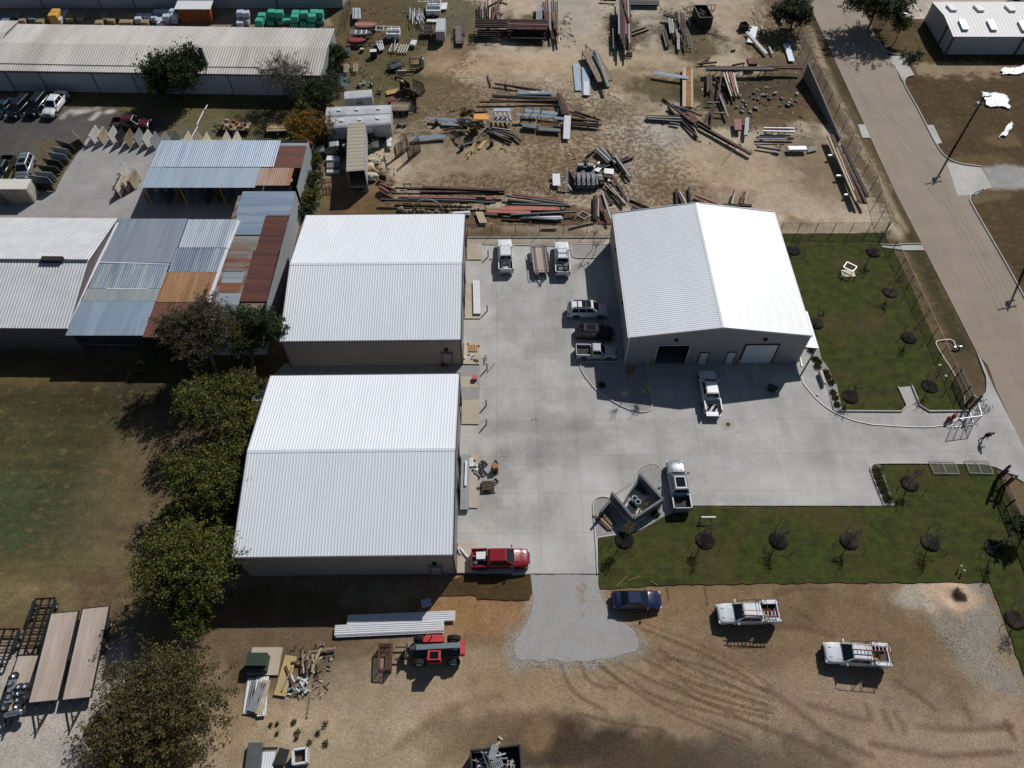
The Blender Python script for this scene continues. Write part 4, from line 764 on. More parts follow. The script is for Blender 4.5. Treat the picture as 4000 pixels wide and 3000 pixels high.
 if sunroof:
  mb=MB(); x1=w1-.25; mb.b6(x1-1.15,x1,-hw*.48,hw*.48,zc-.02,zc+.012); mb.build('sunroof',M_CARGLASS,cabn)
 if rack:
  for sg in (-1,1):
   mb=MB(); mb.bar((w1-.3,sg*hw*.6,zc+.06),(r1+.25,sg*hw*.6,zc+.06),.06,.06); mb.build('roof_rail',M_PLAS,cabn)
  for xx in (w1-.9,r1+.8):
   mb=MB(); mb.bar((xx,-hw*.6,zc+.1),(xx,hw*.6,zc+.1),.07,.04); mb.build('cross_bar',M_PLAS,cabn)
 for sg in (-1,1):
  mb=MB(); mb.box((hx-.09,sg*hw*.74,h0-.18),(.16,hw*.36,.17),rz=-sg*R(12)); mb.build('headlight',M_HEAD,t)
  mb=MB()
  if bed is not None:mb.box((-hx+.06,sg*(hw-.1),belt-.2),(.14,.17,.42))
  else :mb.box((-hx+.07,sg*(hw*.84),belt-.22),(.14,.24,.26))
  mb.build('tail_light',M_TAIL,t)
  mb=MB(); mb.box((w0-.25,sg*(hw+.13),belt+.08),(.12,.24,.2)); mb.build('side_mirror',M_PLAS if P not in (P_WHITE,) or bed is None else P,t)
 mb=MB(); mb.box((hx+.0,0,h0-.2),(.06,hw*1.0,.2)); mb.build('grille',M_PLAS,t)
 mb=MB(); q=[(hx-.12,-hw*.93),(hx+.1,-hw*.6),(hx+.1,hw*.6),(hx-.12,hw*.93),(hx-.3,hw*.93),(hx-.3,-hw*.93)]; mb.prism(q,zb+.02,zb+.27); mb.build('front_bumper',bumper or (M_CHROME if kind=='pickup' else P),t)
 mb=MB(); q=[(-hx+.1,-hw*.93),(-hx-.09,-hw*.8),(-hx-.09,hw*.8),(-hx+.1,hw*.93)]; mb.prism(q,zb+.06,zb+.28); mb.build('rear_bumper',bumper or (M_CHROME if bed is not None else P),t)
 if bed is not None:
  bz=.72; mb=MB()
  for sg in (-1,1):
   mb.b6(-hx+.04,bed-.03,min(sg*(hw-.13),sg*hw),max(sg*(hw-.13),sg*hw),zb+.02,belt+.02)
   for wx_ in k['wb'][1:]:
    nn=14; c=[(wx_+(wr+.07)*math.cos(math.pi*i/nn),sg*(hw+.006),wr+(wr+.07)*math.sin(math.pi*i/nn)) for i in range(nn+1)]; mb.add(c,[list(range(nn+1))],1)
  mb.b6(bed-.1,bed-.03,-hw+.13,hw-.13,zb+.02,belt+.02); mb.build('bed',[P,M_PLAS],t)
  mb=MB(); mb.b6(-hx+.1,bed-.1,-hw+.13,hw-.13,.6,bz)
  for sg in (-1,1):mb.b6(k['wb'][1]-.4,k['wb'][1]+.4,min(sg*(hw-.33),sg*(hw-.14)),max(sg*(hw-.33),sg*(hw-.14)),bz,bz+.22)
  for i in range(7):yy=-hw+.3+i*(2*hw-.6)/6; mb.b6(-hx+.12,bed-.12,yy-.025,yy+.025,bz,bz+.015)
  mb.build('bed_liner',M_LINER if P is not P_WHITE or not open_tail else mat('bare_bed',(160,160,162),.5,0,.1,3),t)
  mb=MB()
  if open_tail:mb.b6(-hx-.52,-hx+.06,-hw+.15,hw-.15,.68,.76)
  else :mb.b6(-hx,-hx+.08,-hw+.14,hw-.14,zb+.2,belt+.01)
  mb.build('tailgate',P,t)
  if boxes:
   for sg in (-1,1):
    mb=MB(); mb.b6(-hx+.1,bed-.15,min(sg*(hw-.3),sg*(hw+.02)),max(sg*(hw-.3),sg*(hw+.02)),belt+.03,belt+.38); bx_=mb.build('side_tool_box',P,t)
    mb=MB(); mb.b6(-hx+.07,bed-.12,min(sg*(hw-.33),sg*(hw+.05)),max(sg*(hw-.33),sg*(hw+.05)),belt+.39,belt+.42); mb.build('lid',P,bx_)
   mb=MB()
   for xx in (bed+.5,bed-.3,-hx+.2):
    for sg in (-1,1):mb.tube((xx,sg*(hw-.1),belt+.0 if xx<bed else belt+.1),(xx,sg*(hw-.1),H+.28),.028)
    mb.tube((xx,-hw+.1,H+.28),(xx,hw-.1,H+.28),.03)
   mb.tube((w1+.15,-hw+.15,H+.2),(w1+.15,hw-.15,H+.2),.03)
   for sg in (-1,1):mb.path([(w1+.15,sg*(hw-.15),H+.2),(w1-.2,sg*(hw-.1),H+.28),(-hx+.05,sg*(hw-.1),H+.28)],.03)
   mb.build('ladder_rack',M_PLAS,t)
 rm=rim or M_RIM
 for wx_ in k['wb']:
  for sg in (-1,1):
   ww=.24; mb=MB(); y0=sg*(hw-.11)
   mb.lathe([(wr*.62,-ww/2),(wr*.93,-ww/2),(wr,-ww/2+.04),(wr,ww/2-.04),(wr*.93,ww/2),(wr*.62,ww/2),(wr*.62,-ww/2)],(0,0,0),18,axis='Y'); wh=mb.build('wheel',M_TYRE,t,smooth=True); wh.location=(wx_,y0,wr)
   mb=MB(); mb.lathe([(0.0,sg*.09),(wr*.2,sg*.1),(wr*.5,sg*.07),(wr*.63,sg*.11),(wr*.63,-sg*.1)],(0,0,0),10,axis='Y')
   for i in range(5):
    a_=i*math.tau/5; mb.box((wr*.36*math.cos(a_),sg*.1,wr*.36*math.sin(a_)),(wr*.5,.03,wr*.14),ry=-a_)
   rr=mb.build('rim',rm,wh)
 return t
C= lambda c,r,x,y:(c*1000+x*K,r*750+y*K)
V=vehicle
v1=V('pickup_truck','white pickup nosed to the back kerb, pale cargo in bed, left of the deck trailer','pickup truck','pickup',P_WHITE,(1970,936),(1977,1056))
v3=V('pickup_truck','white pickup packed with dark equipment, parked right beside the deck trailer','pickup truck','pickup',P_WHITE,C(2,1,425,432),C(2,1,440,700),rack=True)
v4=V('suv','white four-door SUV with roof rails parked by the wall of the gable-door shop','SUV','suv',P_WHITE,C(2,1,815,1012),C(2,1,492,1012),sunroof=True,rack=True)
v5=V('crossover_car','black SUV with sunroof parked between the white SUV and the light pickup','SUV','crossover',P_BLACK,C(2,1,858,1205),C(2,1,572,1200),sunroof=True)
v6=V('pickup_truck','light grey compact pickup with empty brown bed, third in the row beside the shop wall','pickup truck','pickup_ext',P_GREY2,C(2,1,890,1372),C(2,1,566,1365),bumper=M_PLAS)
v7=V('pickup_truck','white pickup with lowered tailgate standing half in the shadow of the gable doors','pickup truck','pickup',P_WHITE,C(2,1,1688,1580),C(2,2,1735,195),open_tail=True)
v8=V('pickup_truck','silver pickup with glass sunroof parked beside the trash enclosure','pickup truck','pickup',P_SILVER,C(2,2,1410,690),C(2,2,1470,1055),sunroof=True,bumper=P_SILVER)
v9=V('pickup_truck','cherry red crew-cab pickup with tools in its bed','pickup truck','pickup',P_RED,C(2,2,140,1500),C(1,2,1870,1512))
v10=V('sedan','dark blue sedan parked on the dirt next to the stone tongue','car','sedan',P_BLUE,C(2,3,1278,196),C(2,3,884,200))
v11=V('pickup_truck','white utility pickup with ladder rack, nearer the blue sedan','pickup truck','pickup',P_WHITE,C(2,3,1768,325),C(3,3,92,318),boxes=True,bumper=M_PLAS)
v12=V('pickup_truck','white utility pickup with ladder rack, farther out on the dirt at lower right','pickup truck','pickup',P_WHITE,C(3,3,452,655),C(3,3,1070,700),boxes=True,bumper=M_PLAS)
v13=V('pickup_truck','white pickup at the right end of the row below the long warehouse','pickup truck','pickup',P_WHITE,C(0,0,412,975),C(0,0,530,815))
v14=V('suv','black SUV parked next to the white pickup below the long warehouse','SUV','suv',P_BLACK,C(0,0,262,965),C(0,0,370,835))
v15=V('minivan','black minivan second from the left in the row below the long warehouse','van','wagon_van',P_BLACK,C(0,0,110,970),C(0,0,220,855))
v16=V('sedan','dark teal car cut by the left photo edge below the long warehouse','car','sedan',P_TEAL,C(0,0,-30,965),C(0,0,75,862))
v17=V('pickup_truck','dark maroon pickup behind the row of leaning stone slabs','pickup truck','pickup',P_MAROON,C(0,0,1258,1060),C(0,0,1000,1060),bumper=M_PLAS)
v18=V('suv','silver SUV with roof rack next to the dark pickup, left of the stone slabs','SUV','suv',P_SILVER,C(0,0,182,1520),C(0,0,240,1365),sunroof=True,rack=True)
v19=V('pickup_truck','dark green pickup cut by the left photo edge beside the silver SUV','pickup truck','pickup',P_GREEN,C(0,0,-40,1560),C(0,0,70,1370),bumper=M_PLAS)
v20=V('old_sedan','faded silver old car half hidden behind the long box trailer','car','sedan',P_OLDSIL,C(1,0,590,1275),C(1,0,720,1262))
v21=V('sedan','white car under the tree beside the street, in the parking lot','car','sedan',P_WHITE,C(3,0,1185,130),C(3,0,1165,40))
v22=V('sedan','grey car peeking out behind the skylight warehouse','car','sedan',P_GRAPH,C(3,0,2100,18),C(3,0,2240,10))
M_LADR=mat('red_fibreglass',(150,34,30),.5,0,.05,3); M_LADO=mat('orange_fibreglass',(186,104,34),.5,0,.05,3); M_ALU=mat('aluminium',(178,180,184),.4,.4,.05,3)
def ladder(label,p,q,w=.45,step=.33,m=M_LADR,group=None,stepm=M_ALU):
 p,q=Vector(p),Vector(q); c=(p+q)/2; t=thing('ladder',label,'ladder',c,0,group); p-=c; q-=c
 d=(q-p).normalized(); a=d.cross(Vector((0,0,1))).normalized(); L=(q-p).length
 for s_ in (-1,1):mb=MB(); mb.bar(p+a*s_*w/2,q+a*s_*w/2,.04,.09); mb.build('rail',m,t)
 n=int(L/step)
 for i in range(1,n):mb=MB(); x=p+d*(i*L/n); mb.bar(x-a*w/2,x+a*w/2,.05,.05); mb.build('rung',stepm,t)
 return t
def on(v,x,y,z):return v.matrix_basis@Vector((x,y,z))
bpy.context.view_layer.update()
ladder('red ladder lying along the rack of the utility pickup nearer the blue sedan',on(v11,1.0,.35,2.3),on(v11,-2.9,.55,2.3)); ladder('red stepladder on the rack of the utility pickup farther out on the dirt',on(v12,.4,-.28,2.3),on(v12,-3.0,-.3,2.3))
M_BLUEP=mat('blue_plastic',(46,92,140),.5,0,.08,3); M_WHITEP=mat('white_plastic',(196,198,200),.5,0,.05,3); M_GREENP=mat('green_plastic',(50,96,80),.6,0,.1,3); M_WOOD=mat('raw_wood',(164,136,100),.8,0,.18,3,stretch=(1,.2,1)); M_WOODD=mat('grey_weathered_wood',(128,112,92),.9,0,.25,4,stretch=(.2,1,1)); M_RUSTY=rust('rusty_steel'); M_ORANGE=mat('orange_plastic',(190,88,34),.5,0,.08,3)
def crate(name,label,cat,P,d,m,rz=0,lid=None,group=None,lidz=.05):
 t=thing(name,label,cat,P,rz,group); mb=MB(); w_=.03; x,y,z=d
 mb.b6(-x/2,x/2,-y/2,-y/2+w_,0,z); mb.b6(-x/2,x/2,y/2-w_,y/2,0,z); mb.b6(-x/2,-x/2+w_,-y/2+w_,y/2-w_,0,z); mb.b6(x/2-w_,x/2,-y/2+w_,y/2-w_,0,z); mb.b6(-x/2+w_,x/2-w_,-y/2+w_,y/2-w_,0,.04); mb.build('box',m,t)
 if lid:mb=MB(); mb.b6(-x/2-.01,x/2+.01,-y/2-.01,y/2+.01,z+.002,z+.002+lidz); mb.build('lid',lid,t)
 return t
def pail(label,P,m,r=.15,h=.36,group=None,name='bucket',cat='bucket',inner=None,n=14):
 mb=MB(); mb.lathe([(0,.0),(r*.88,0),(r,h),(r*.93,h),(r*.8,.04)],(0,0,0),n); o=mb.build(name,m,smooth=False); o.location=P; return tag(o,label,cat,group)
crate('storage_bin','white bin sitting in the bed of the red pickup','bin',on(v9,-1.95,.25,.74),(.95,.75,.42),M_WHITEP,v9.rotation_euler.z,M_WHITEP)
pail('white bucket standing in the bed of the red pickup',on(v9,-2.5,-.45,.74),M_WHITEP,inner=None); pail('black bucket beside the white bin in the red pickup',on(v9,-1.6,-.5,.74),M_PLAS)
crate('tool_crate','orange tool crate at the tailgate of the red pickup','crate',on(v9,-2.55,.45,.74),(.5,.5,.3),M_ORANGE,v9.rotation_euler.z); crate('tool_box','dark tool box across the front of the red pickup bed','tool box',on(v9,-1.52,.2,.74),(.35,1.1,.4),M_PLAS,v9.rotation_euler.z,M_PLAS)
crate('storage_bin','pale slatted crate in the bed of the white pickup left of the deck trailer','crate',on(v1,-2.2,0,.74),(1.1,1.1,.4),M_ALU,v1.rotation_euler.z); crate('tool_box','dark toolbox on the pale crate in the white pickup bed','tool box',on(v1,-2.1,.15,1.16),(.5,.35,.25),M_PLAS,v1.rotation_euler.z,M_PLAS)
pail('brown bucket in the open-tailgate white pickup',on(v7,-2.2,.3,.74),M_RUSTY,.2,.4); pail('reddish bucket beside the brown one in the open-tailgate white pickup',on(v7,-2.35,-.3,.74),rust('red_rust',(110,46,40)),.18,.4)
for i,(x,y,nm,m,d) in enumerate([(-1.7,.45,'dark tool chest at bed front',M_PLAS,(.6,.7,.5)),(-1.7,-.4,'grey generator box at bed front',M_STEELD,(.6,.6,.55)),(-2.4,.3,'green machine case near the tailgate',M_GREENP,(.5,.6,.5)),(-2.45,-.4,'black compressor box near the tailgate',M_LINER,(.6,.6,.6))]):
 crate('equipment_box',nm+' in white pickup right of deck trailer','equipment',on(v3,x,y,.74),d,m,v3.rotation_euler.z+.1*i,m)
for v,nm in ((v11,'nearer the blue sedan'),(v12,'farther out on the dirt')):
 crate('tool_crate','tan tool crate in the bed of the utility pickup '+nm,'crate',on(v,-1.9,.0,.74),(.7,.8,.35),M_WOOD,v.rotation_euler.z); crate('tool_box','dark case in the bed of the utility pickup '+nm,'tool box',on(v,-2.5,.05,.74),(.4,.9,.3),M_PLAS,v.rotation_euler.z,M_PLAS)
def axle(t,x,y,wr=.33,w=.2,m=M_RIM):
 mb=MB(); mb.lathe([(wr*.6,-w/2),(wr*.93,-w/2),(wr,-w/2+.03),(wr,w/2-.03),(wr*.93,w/2),(wr*.6,w/2),(wr*.6,-w/2)],(0,0,0),16,axis='Y'); o=mb.build('wheel',M_TYRE,t,smooth=True); o.location=(x,y,wr)
 mb=MB(); s_=1 if y>0 else -1; mb.lathe([(0,s_*.05),(wr*.3,s_*.06),(wr*.61,s_*.09),(wr*.61,-s_*.08)],(0,0,0),10,axis='Y'); mb.build('rim',m,o)
def flatbed(name,label,nose,tail,W,dz,deckm,framem,rails=False,axles=(0,),tongue=1.4,gate=False,deckz=.06,wr=.33,group=None,side=None,planks=False):
 """nose/tail: survey readings of the deck centre ends at deck height"""
 A,B=S(*nose,dz),S(*tail,dz); L=(A-B).length; c=(A+B)/2; rz=heading(B,A); t=thing(name,label,'trailer',(c.x,c.y,0),rz,group); hx,hw=L/2,W/2
 if planks:
  mb=MB(); n=int(W/.2)
  for i in range(n):y=-hw+(i+.5)*W/n; mb.b6(-hx+random.uniform(0,.03),hx-random.uniform(0,.03),y-W/n/2+.008,y+W/n/2-.008,dz-deckz,dz+random.uniform(-.006,.006))
  mb.build('deck',deckm,t)
 elif deckm:mb=MB(); mb.b6(-hx,hx,-hw,hw,dz-deckz,dz); mb.build('deck',deckm,t)
 mb=MB()
 for s_ in (-1,1):
  mb.bar((-hx,s_*(hw+.05),dz-.08),(hx,s_*(hw+.05),dz-.08),.09,.2); mb.bar((-hx,s_*hw*.45,dz-.22),(hx,s_*hw*.45,dz-.22),.1,.2)
 for i in range(int(L/.6)+1):x=-hx+.05+i*(L-.1)/int(L/.6); mb.bar((x,-hw,dz-.12),(x,hw,dz-.12),.07,.1)
 for x in (-hx,hx):mb.bar((x,-hw-.09,dz-.075),(x,hw+.09,dz-.075),.08,.19)
 mb.build('frame',framem,t)
 mb=MB(); mb.bar((hx,hw*.6,dz-.25),(hx+tongue,0,dz-.3),.1,.12); mb.bar((hx,-hw*.6,dz-.25),(hx+tongue,0,dz-.3),.1,.12); mb.tube((hx+tongue*.75,0,.1),(hx+tongue*.75,0,dz+.3),.05); mb.box((hx+tongue+.1,0,dz-.28),(.3,.12,.12)); mb.build('tongue',framem,t)
 for x in axles:
  for s_ in (-1,1):axle(t,x,s_*(hw-.02 if wr<.3 else hw+.16),wr)
 if side is None:
  for s_ in (-1,1):
   xs=[x for x in axles]; mb=MB(); mb.b6(min(xs)-.5,max(xs)+.5,s_*(hw+.17)-.13,s_*(hw+.17)+.13,wr*2+.06,wr*2+.09) if wr>=.3 else mb.b6(min(xs)-.3,max(xs)+.3,s_*hw-.1,s_*hw+.1,dz+.002,dz+.02); mb.build('fender',framem,t)
 if rails:
  for s_ in (-1,1):
   mb=MB(); y=s_*(hw+.05); mb.bar((-hx,y,dz+.42),(hx,y,dz+.42),.05)
   for i in range(8):x=-hx+.03+i*(L-.06)/7; mb.bar((x,y,dz),(x,y,dz+.42),.045)
   mb.build('side_rail',framem,t)
  mb=MB(); mb.bar((hx,-hw,dz+.42),(hx,hw,dz+.42),.05)
  for i in range(5):y=-hw+i*W/4; mb.bar((hx,y,dz),(hx,y,dz+.42),.04)
  mb.build('headboard',framem,t)
 if gate:
  mb=MB(); z1=dz+gate
  for i in range(6):y=-hw+i*W/5; mb.bar((-hx-.05,y,dz),(-hx-.05,y,z1),.05)
  for i in range(3):z_=dz+.05+i*(gate-.1)/2; mb.bar((-hx-.05,-hw,z_),(-hx-.05,hw,z_),.05)
  mb.build('ramp_gate',framem,t)
 return t
M_BLK=mat('black_frame_paint',(26,25,27),.6,0,.2,3); M_PLANK=mat('weathered_deck_plank',(172,158,146),.9,0,.1,2,col2=(150,134,122),stretch=(.15,2,1)); M_TREAD=mat('brown_tread_plate',(92,78,74),.7,0,.1,3)
tr=flatbed('deck_trailer','wood-and-steel deck trailer with side rails between two white pickups',C(2,1,255,695),C(2,1,227,478),1.95,.75,M_PLANK,M_BLK,rails=True,axles=(-.9,-.05),tongue=1.3,planks=True)
mb=MB()
for s_ in (-1,1):mb.b6(-2.7,2.7,s_*.62-.2,s_*.62+.2,.755,.77)
mb.build('tread_strip',M_TREAD,tr)
flatbed('flatbed_trailer','long wooden flatbed trailer rightmost of the row, its end under the olive tree',C(0,3,660,1060),C(0,3,830,270),2.45,.95,M_PLANK,M_BLK,axles=(-2.6,-1.55,-.5),tongue=2.0,planks=True)
flatbed('flatbed_trailer','long wooden flatbed trailer second from the right of the row',C(0,3,372,1085),C(0,3,560,312),2.5,.95,M_PLANK,M_BLK,axles=(-2.2,-1.1,.0),tongue=2.0,planks=True)
t4=flatbed('flatbed_trailer','shorter wooden flatbed trailer loaded with shiny wheels and rims',C(0,3,85,1170),C(0,3,245,685),1.85,.8,M_PLANK,M_BLK,axles=(-.2,.7),tongue=1.5,planks=True)
flatbed('skeleton_trailer','bare black steel trailer frame standing above the loaded short trailer',C(0,3,260,600),C(0,3,390,190),1.75,.8,None,M_BLK,axles=(-1.6,-.7),tongue=.9)
flatbed('skeleton_trailer','bare black steel trailer frame cut by the left photo edge',C(0,3,-40,760),C(0,3,70,455),1.9,.8,None,M_BLK,axles=(-1.0,-.2),tongue=1.2)
for i,(x,y) in enumerate([(95,935),(90,995),(80,1050),(170,965),(222,962),(200,1010),(165,1020),(215,1050),(160,1080),(190,1075),(45,1135),(150,1135),(190,1185),(130,865)]):
 p=T(0,3,x,y,1.0); t=thing('spare_wheel','shiny spare wheel among others heaped on the short trailer','wheel',(p.x,p.y,.82),0,'wheels heaped on the short trailer')
 tilt=random.uniform(-.3,.3); mb=MB(Matrix.Rotation(tilt,4,'X')); mb.lathe([(.2,0),(.33,0),(.37,.06),(.37,.2),(.33,.25),(.2,.25),(.2,0)],(0,0,.1),14); mb.build('tyre',M_TYRE,t,True)
 mb=MB(Matrix.Rotation(tilt,4,'X')); mb.lathe([(.21,.02),(.21,.26),(.17,.2),(.06,.14),(0,.16)],(0,0,.1),12); mb.build('rim',M_CHROME,t)
mb=MB(); p=T(0,3,90,990,.9); q=T(0,3,120,900,.9); r_=T(0,3,75,1100,.9); mb.bar(Vector((q.x,q.y,.99)),Vector((r_.x,r_.y,.99)),.62,.3); o=mb.build('wheel_rack_box',M_STEEL); tag(o,'long galvanised box holding rims on the short loaded trailer','box')
p=T(0,3,130,1190,.9); mb=MB(); mb.loft([[(x,.28*s_*math.cos(a),.3+.28*s_*math.sin(a)) for a in [i*math.tau/10 for i in range(10)]] for x,s_ in ((-.8,.4),(-.6,.95),(.6,.95),(.8,.4))]); o=mb.build('metal_tank',M_CHROME,None,True); o.location=(p.x,p.y,.82); o.rotation_euler=(0,0,.25); tag(o,'polished metal tank at the tongue end of the short loaded trailer','tank')
M_TRED=mat('tractor_red',(172,44,44),.55,0,.1,1.5,col2=(150,70,66),lo=.55,hi=.75); M_BOOM=mat('boom_grey',(108,118,124),.5,0,.08,1); M_GREYM=mat('machine_grey',(62,64,68),.6,0,.15,2)
pc=T(1,3,1555,640,.8); tl=thing('telehandler','red telescopic handler with grey boom and pallet forks on the dirt','telehandler',(pc.x,pc.y,0),R(180)+R(1.2))
mb=MB(); mb.loft([[(x,-.55,.65),(x,.55,.65),(x,.55,z1),(x,-.55,z1)] for x,z1 in ((-2.45,1.2),(-1.6,1.3),(1.2,1.2),(2.1,1.0))]); mb.build('chassis',M_GREYM,tl)
mb=MB(); mb.prism([(-.75,-.55),(-.75,-1.1),(-.4,-1.2),(.9,-1.2),(1.15,-.85),(1.15,-.55)],.75,1.65); hd=mb.build('engine_cover',M_TRED,tl)
mb=MB(); mb.tube((.35,-1.0,1.65),(.35,-1.0,2.15),.06); mb.build('exhaust',M_PLAS,hd)
mb=MB(); mb.b6(-.55,.55,.5,1.25,.7,1.3); mb.b6(.62,.85,.55,1.2,.7,1.2); cb=mb.build('cab',M_TRED,tl)
mb=MB()
for x in (-.5,.5):
 for y in (.52,1.22):mb.bar((x,y,1.25),(x,y,2.3),.08)
mb.build('pillars',M_TRED,cb)
mb=MB(); mb.b6(-.6,.6,.45,1.3,2.3,2.38); rfc=mb.build('cab_roof',M_TRED,cb)
mb=MB(); mb.b6(-.4,.4,.56,1.18,2.385,2.41); mb.build('roof_window',M_GLASS,rfc)
mb=MB(); mb.b6(-.46,.46,.54,1.2,1.32,2.28); mb.build('cab_glass',M_GLASS,cb)
mb=MB(); mb.bar((-2.35,-.05,1.95),(1.75,-.05,1.5),.46,.44); mb.build('boom',M_BOOM,tl)
mb=MB(); mb.bar((1.7,-.05,1.5),(2.35,-.05,1.38),.34,.3); mb.bar((2.3,-.05,1.35),(2.75,-.05,.7),.3,.3); mb.build('boom_nose',M_GREYM,tl)
mb=MB(); mb.b6(-2.75,-2.35,-.6,.65,.8,1.75); mb.build('counterweight',M_TRED,tl)
mb=MB(); mb.b6(2.75,2.83,-.7,.75,.35,1.3); fk=mb.build('fork_carriage',M_GREYM,tl)
for y in (-.45,.65):mb=MB(); mb.b6(2.83,3.95,y-.07,y+.07,.34,.4); mb.build('fork',M_BLK,fk)
for x in (-1.65,1.55):
 for y in (-1.1,1.1):
  mb=MB(); wr,ww=.62,.42
  mb.lathe([(wr*.5,-ww/2),(wr*.9,-ww/2),(wr*.97,-ww/2+.05),(wr*.97,ww/2-.05),(wr*.9,ww/2),(wr*.5,ww/2),(wr*.5,-ww/2)],(0,0,0),20,axis='Y')
  for i in range(18):
   a=i*math.tau/18
   for s_ in (-1,1):mb.box((wr*.99*math.cos(a+s_*.08),s_*ww*.24,wr*.99*math.sin(a+s_*.08)),(.07,ww*.46,.09),ry=-a)
  o=mb.build('wheel',M_TYRE,tl); o.location=(x,y,wr)
  mb=MB(); s_=1 if y>0 else -1; mb.lathe([(0,s_*.1),(wr*.2,s_*.14),(wr*.5,s_*.2),(wr*.5,-s_*.18)],(0,0,0),14,axis='Y'); mb.build('rim',M_WHITEP,o)
# ================================================================ PLANTS
def leafmat(name,col,var=.3):
 m,nt,b=newmat(name); P=world_pos(nt); c=lin(col)
 o=mix(nt,ramp(nt,noise(nt,P,1.3,4),.35,.65),tuple(x*(1-var) for x in c),tuple(x*(1+var) for x in c))
 nt.links.new(o,b.inputs['Base Color']); b.inputs['Roughness'].default_value=.6; b.inputs['Specular IOR Level'].default_value=.25
 tr=nt.nodes.new('ShaderNodeBsdfTranslucent'); nt.links.new(o,tr.inputs[0]); ms=nt.nodes.new('ShaderNodeMixShader'); ms.inputs[0].default_value=.3
 nt.links.new(b.outputs[0],ms.inputs[1]); nt.links.new(tr.outputs[0],ms.inputs[2]); nt.links.new(ms.outputs[0],nt.nodes['Material Output'].inputs[0]); return m
BARK=mat('bark',(92,78,64),.95,0,.25,4,stretch=(1,1,.3)); BARKG=mat('grey_bark',(112,104,94),.95,0,.2,4)
LF=dict(brush=[leafmat('brush_leaf',(72,70,42)),leafmat('brush_brown_leaf',(62,54,38)),leafmat('brush_green_leaf',(56,66,34))],lime=[leafmat('lime_leaf',(106,106,40)),leafmat('green_leaf',(62,72,30)),leafmat('deep_leaf',(44,54,26))],olive=[leafmat('olive_leaf',(84,82,44)),leafmat('brown_leaf',(92,74,42)),leafmat('grey_green_leaf',(66,70,42))],dark=[leafmat('dark_green_leaf',(44,58,28)),leafmat('mid_green_leaf',(60,72,32)),leafmat('black_green_leaf',(34,44,24))],orange=[leafmat('orange_leaf',(140,92,30)),leafmat('gold_leaf',(116,98,34)),leafmat('green_gold_leaf',(74,80,32))],grey=[leafmat('grey_twig_leaf',(92,84,66)),leafmat('taupe_leaf',(70,64,48)),leafmat('faint_green_leaf',(68,76,40))])
def leaf_mesh(name,centres,sizes,ml,parent,droop=0.,seed=1,asp=.5):
 """many small rhombic leaf sprays as one mesh"""
 rs=np.random.RandomState(seed); n=len(centres); c=np.asarray(centres)
 d=rs.normal(size=(n,3)); d[:,2]=d[:,2]*.5-droop; d/=np.linalg.norm(d,axis=1)[:,None]
 r=rs.normal(size=(n,3)); r[:,2]*=.6; e=np.cross(d,r+np.array([0,0,.9])); e/=np.linalg.norm(e,axis=1)[:,None]+1e-9
 s=np.asarray(sizes)[:,None]; V4=np.stack([c-d*s,c+e*s*asp,c+d*s,c-e*s*asp],1).reshape(-1,3)
 me=bpy.data.meshes.new(name); me.vertices.add(n*4); me.vertices.foreach_set('co',V4.astype(np.float32).ravel()); me.loops.add(n*4); me.loops.foreach_set('vertex_index',np.arange(n*4,dtype=np.int32))
 me.polygons.add(n); me.polygons.foreach_set('loop_start',np.arange(0,n*4,4,dtype=np.int32)); me.polygons.foreach_set('loop_total',np.full(n,4,np.int32))
 for m in ml:me.materials.append(m)
 me.polygons.foreach_set('material_index',rs.choice(len(ml),n,p=[.45,.35,.2][:len(ml)]).astype(np.int32)); me.update()
 o=bpy.data.objects.new(name,me); COL.objects.link(o)
 if parent:o.parent=parent
 return o
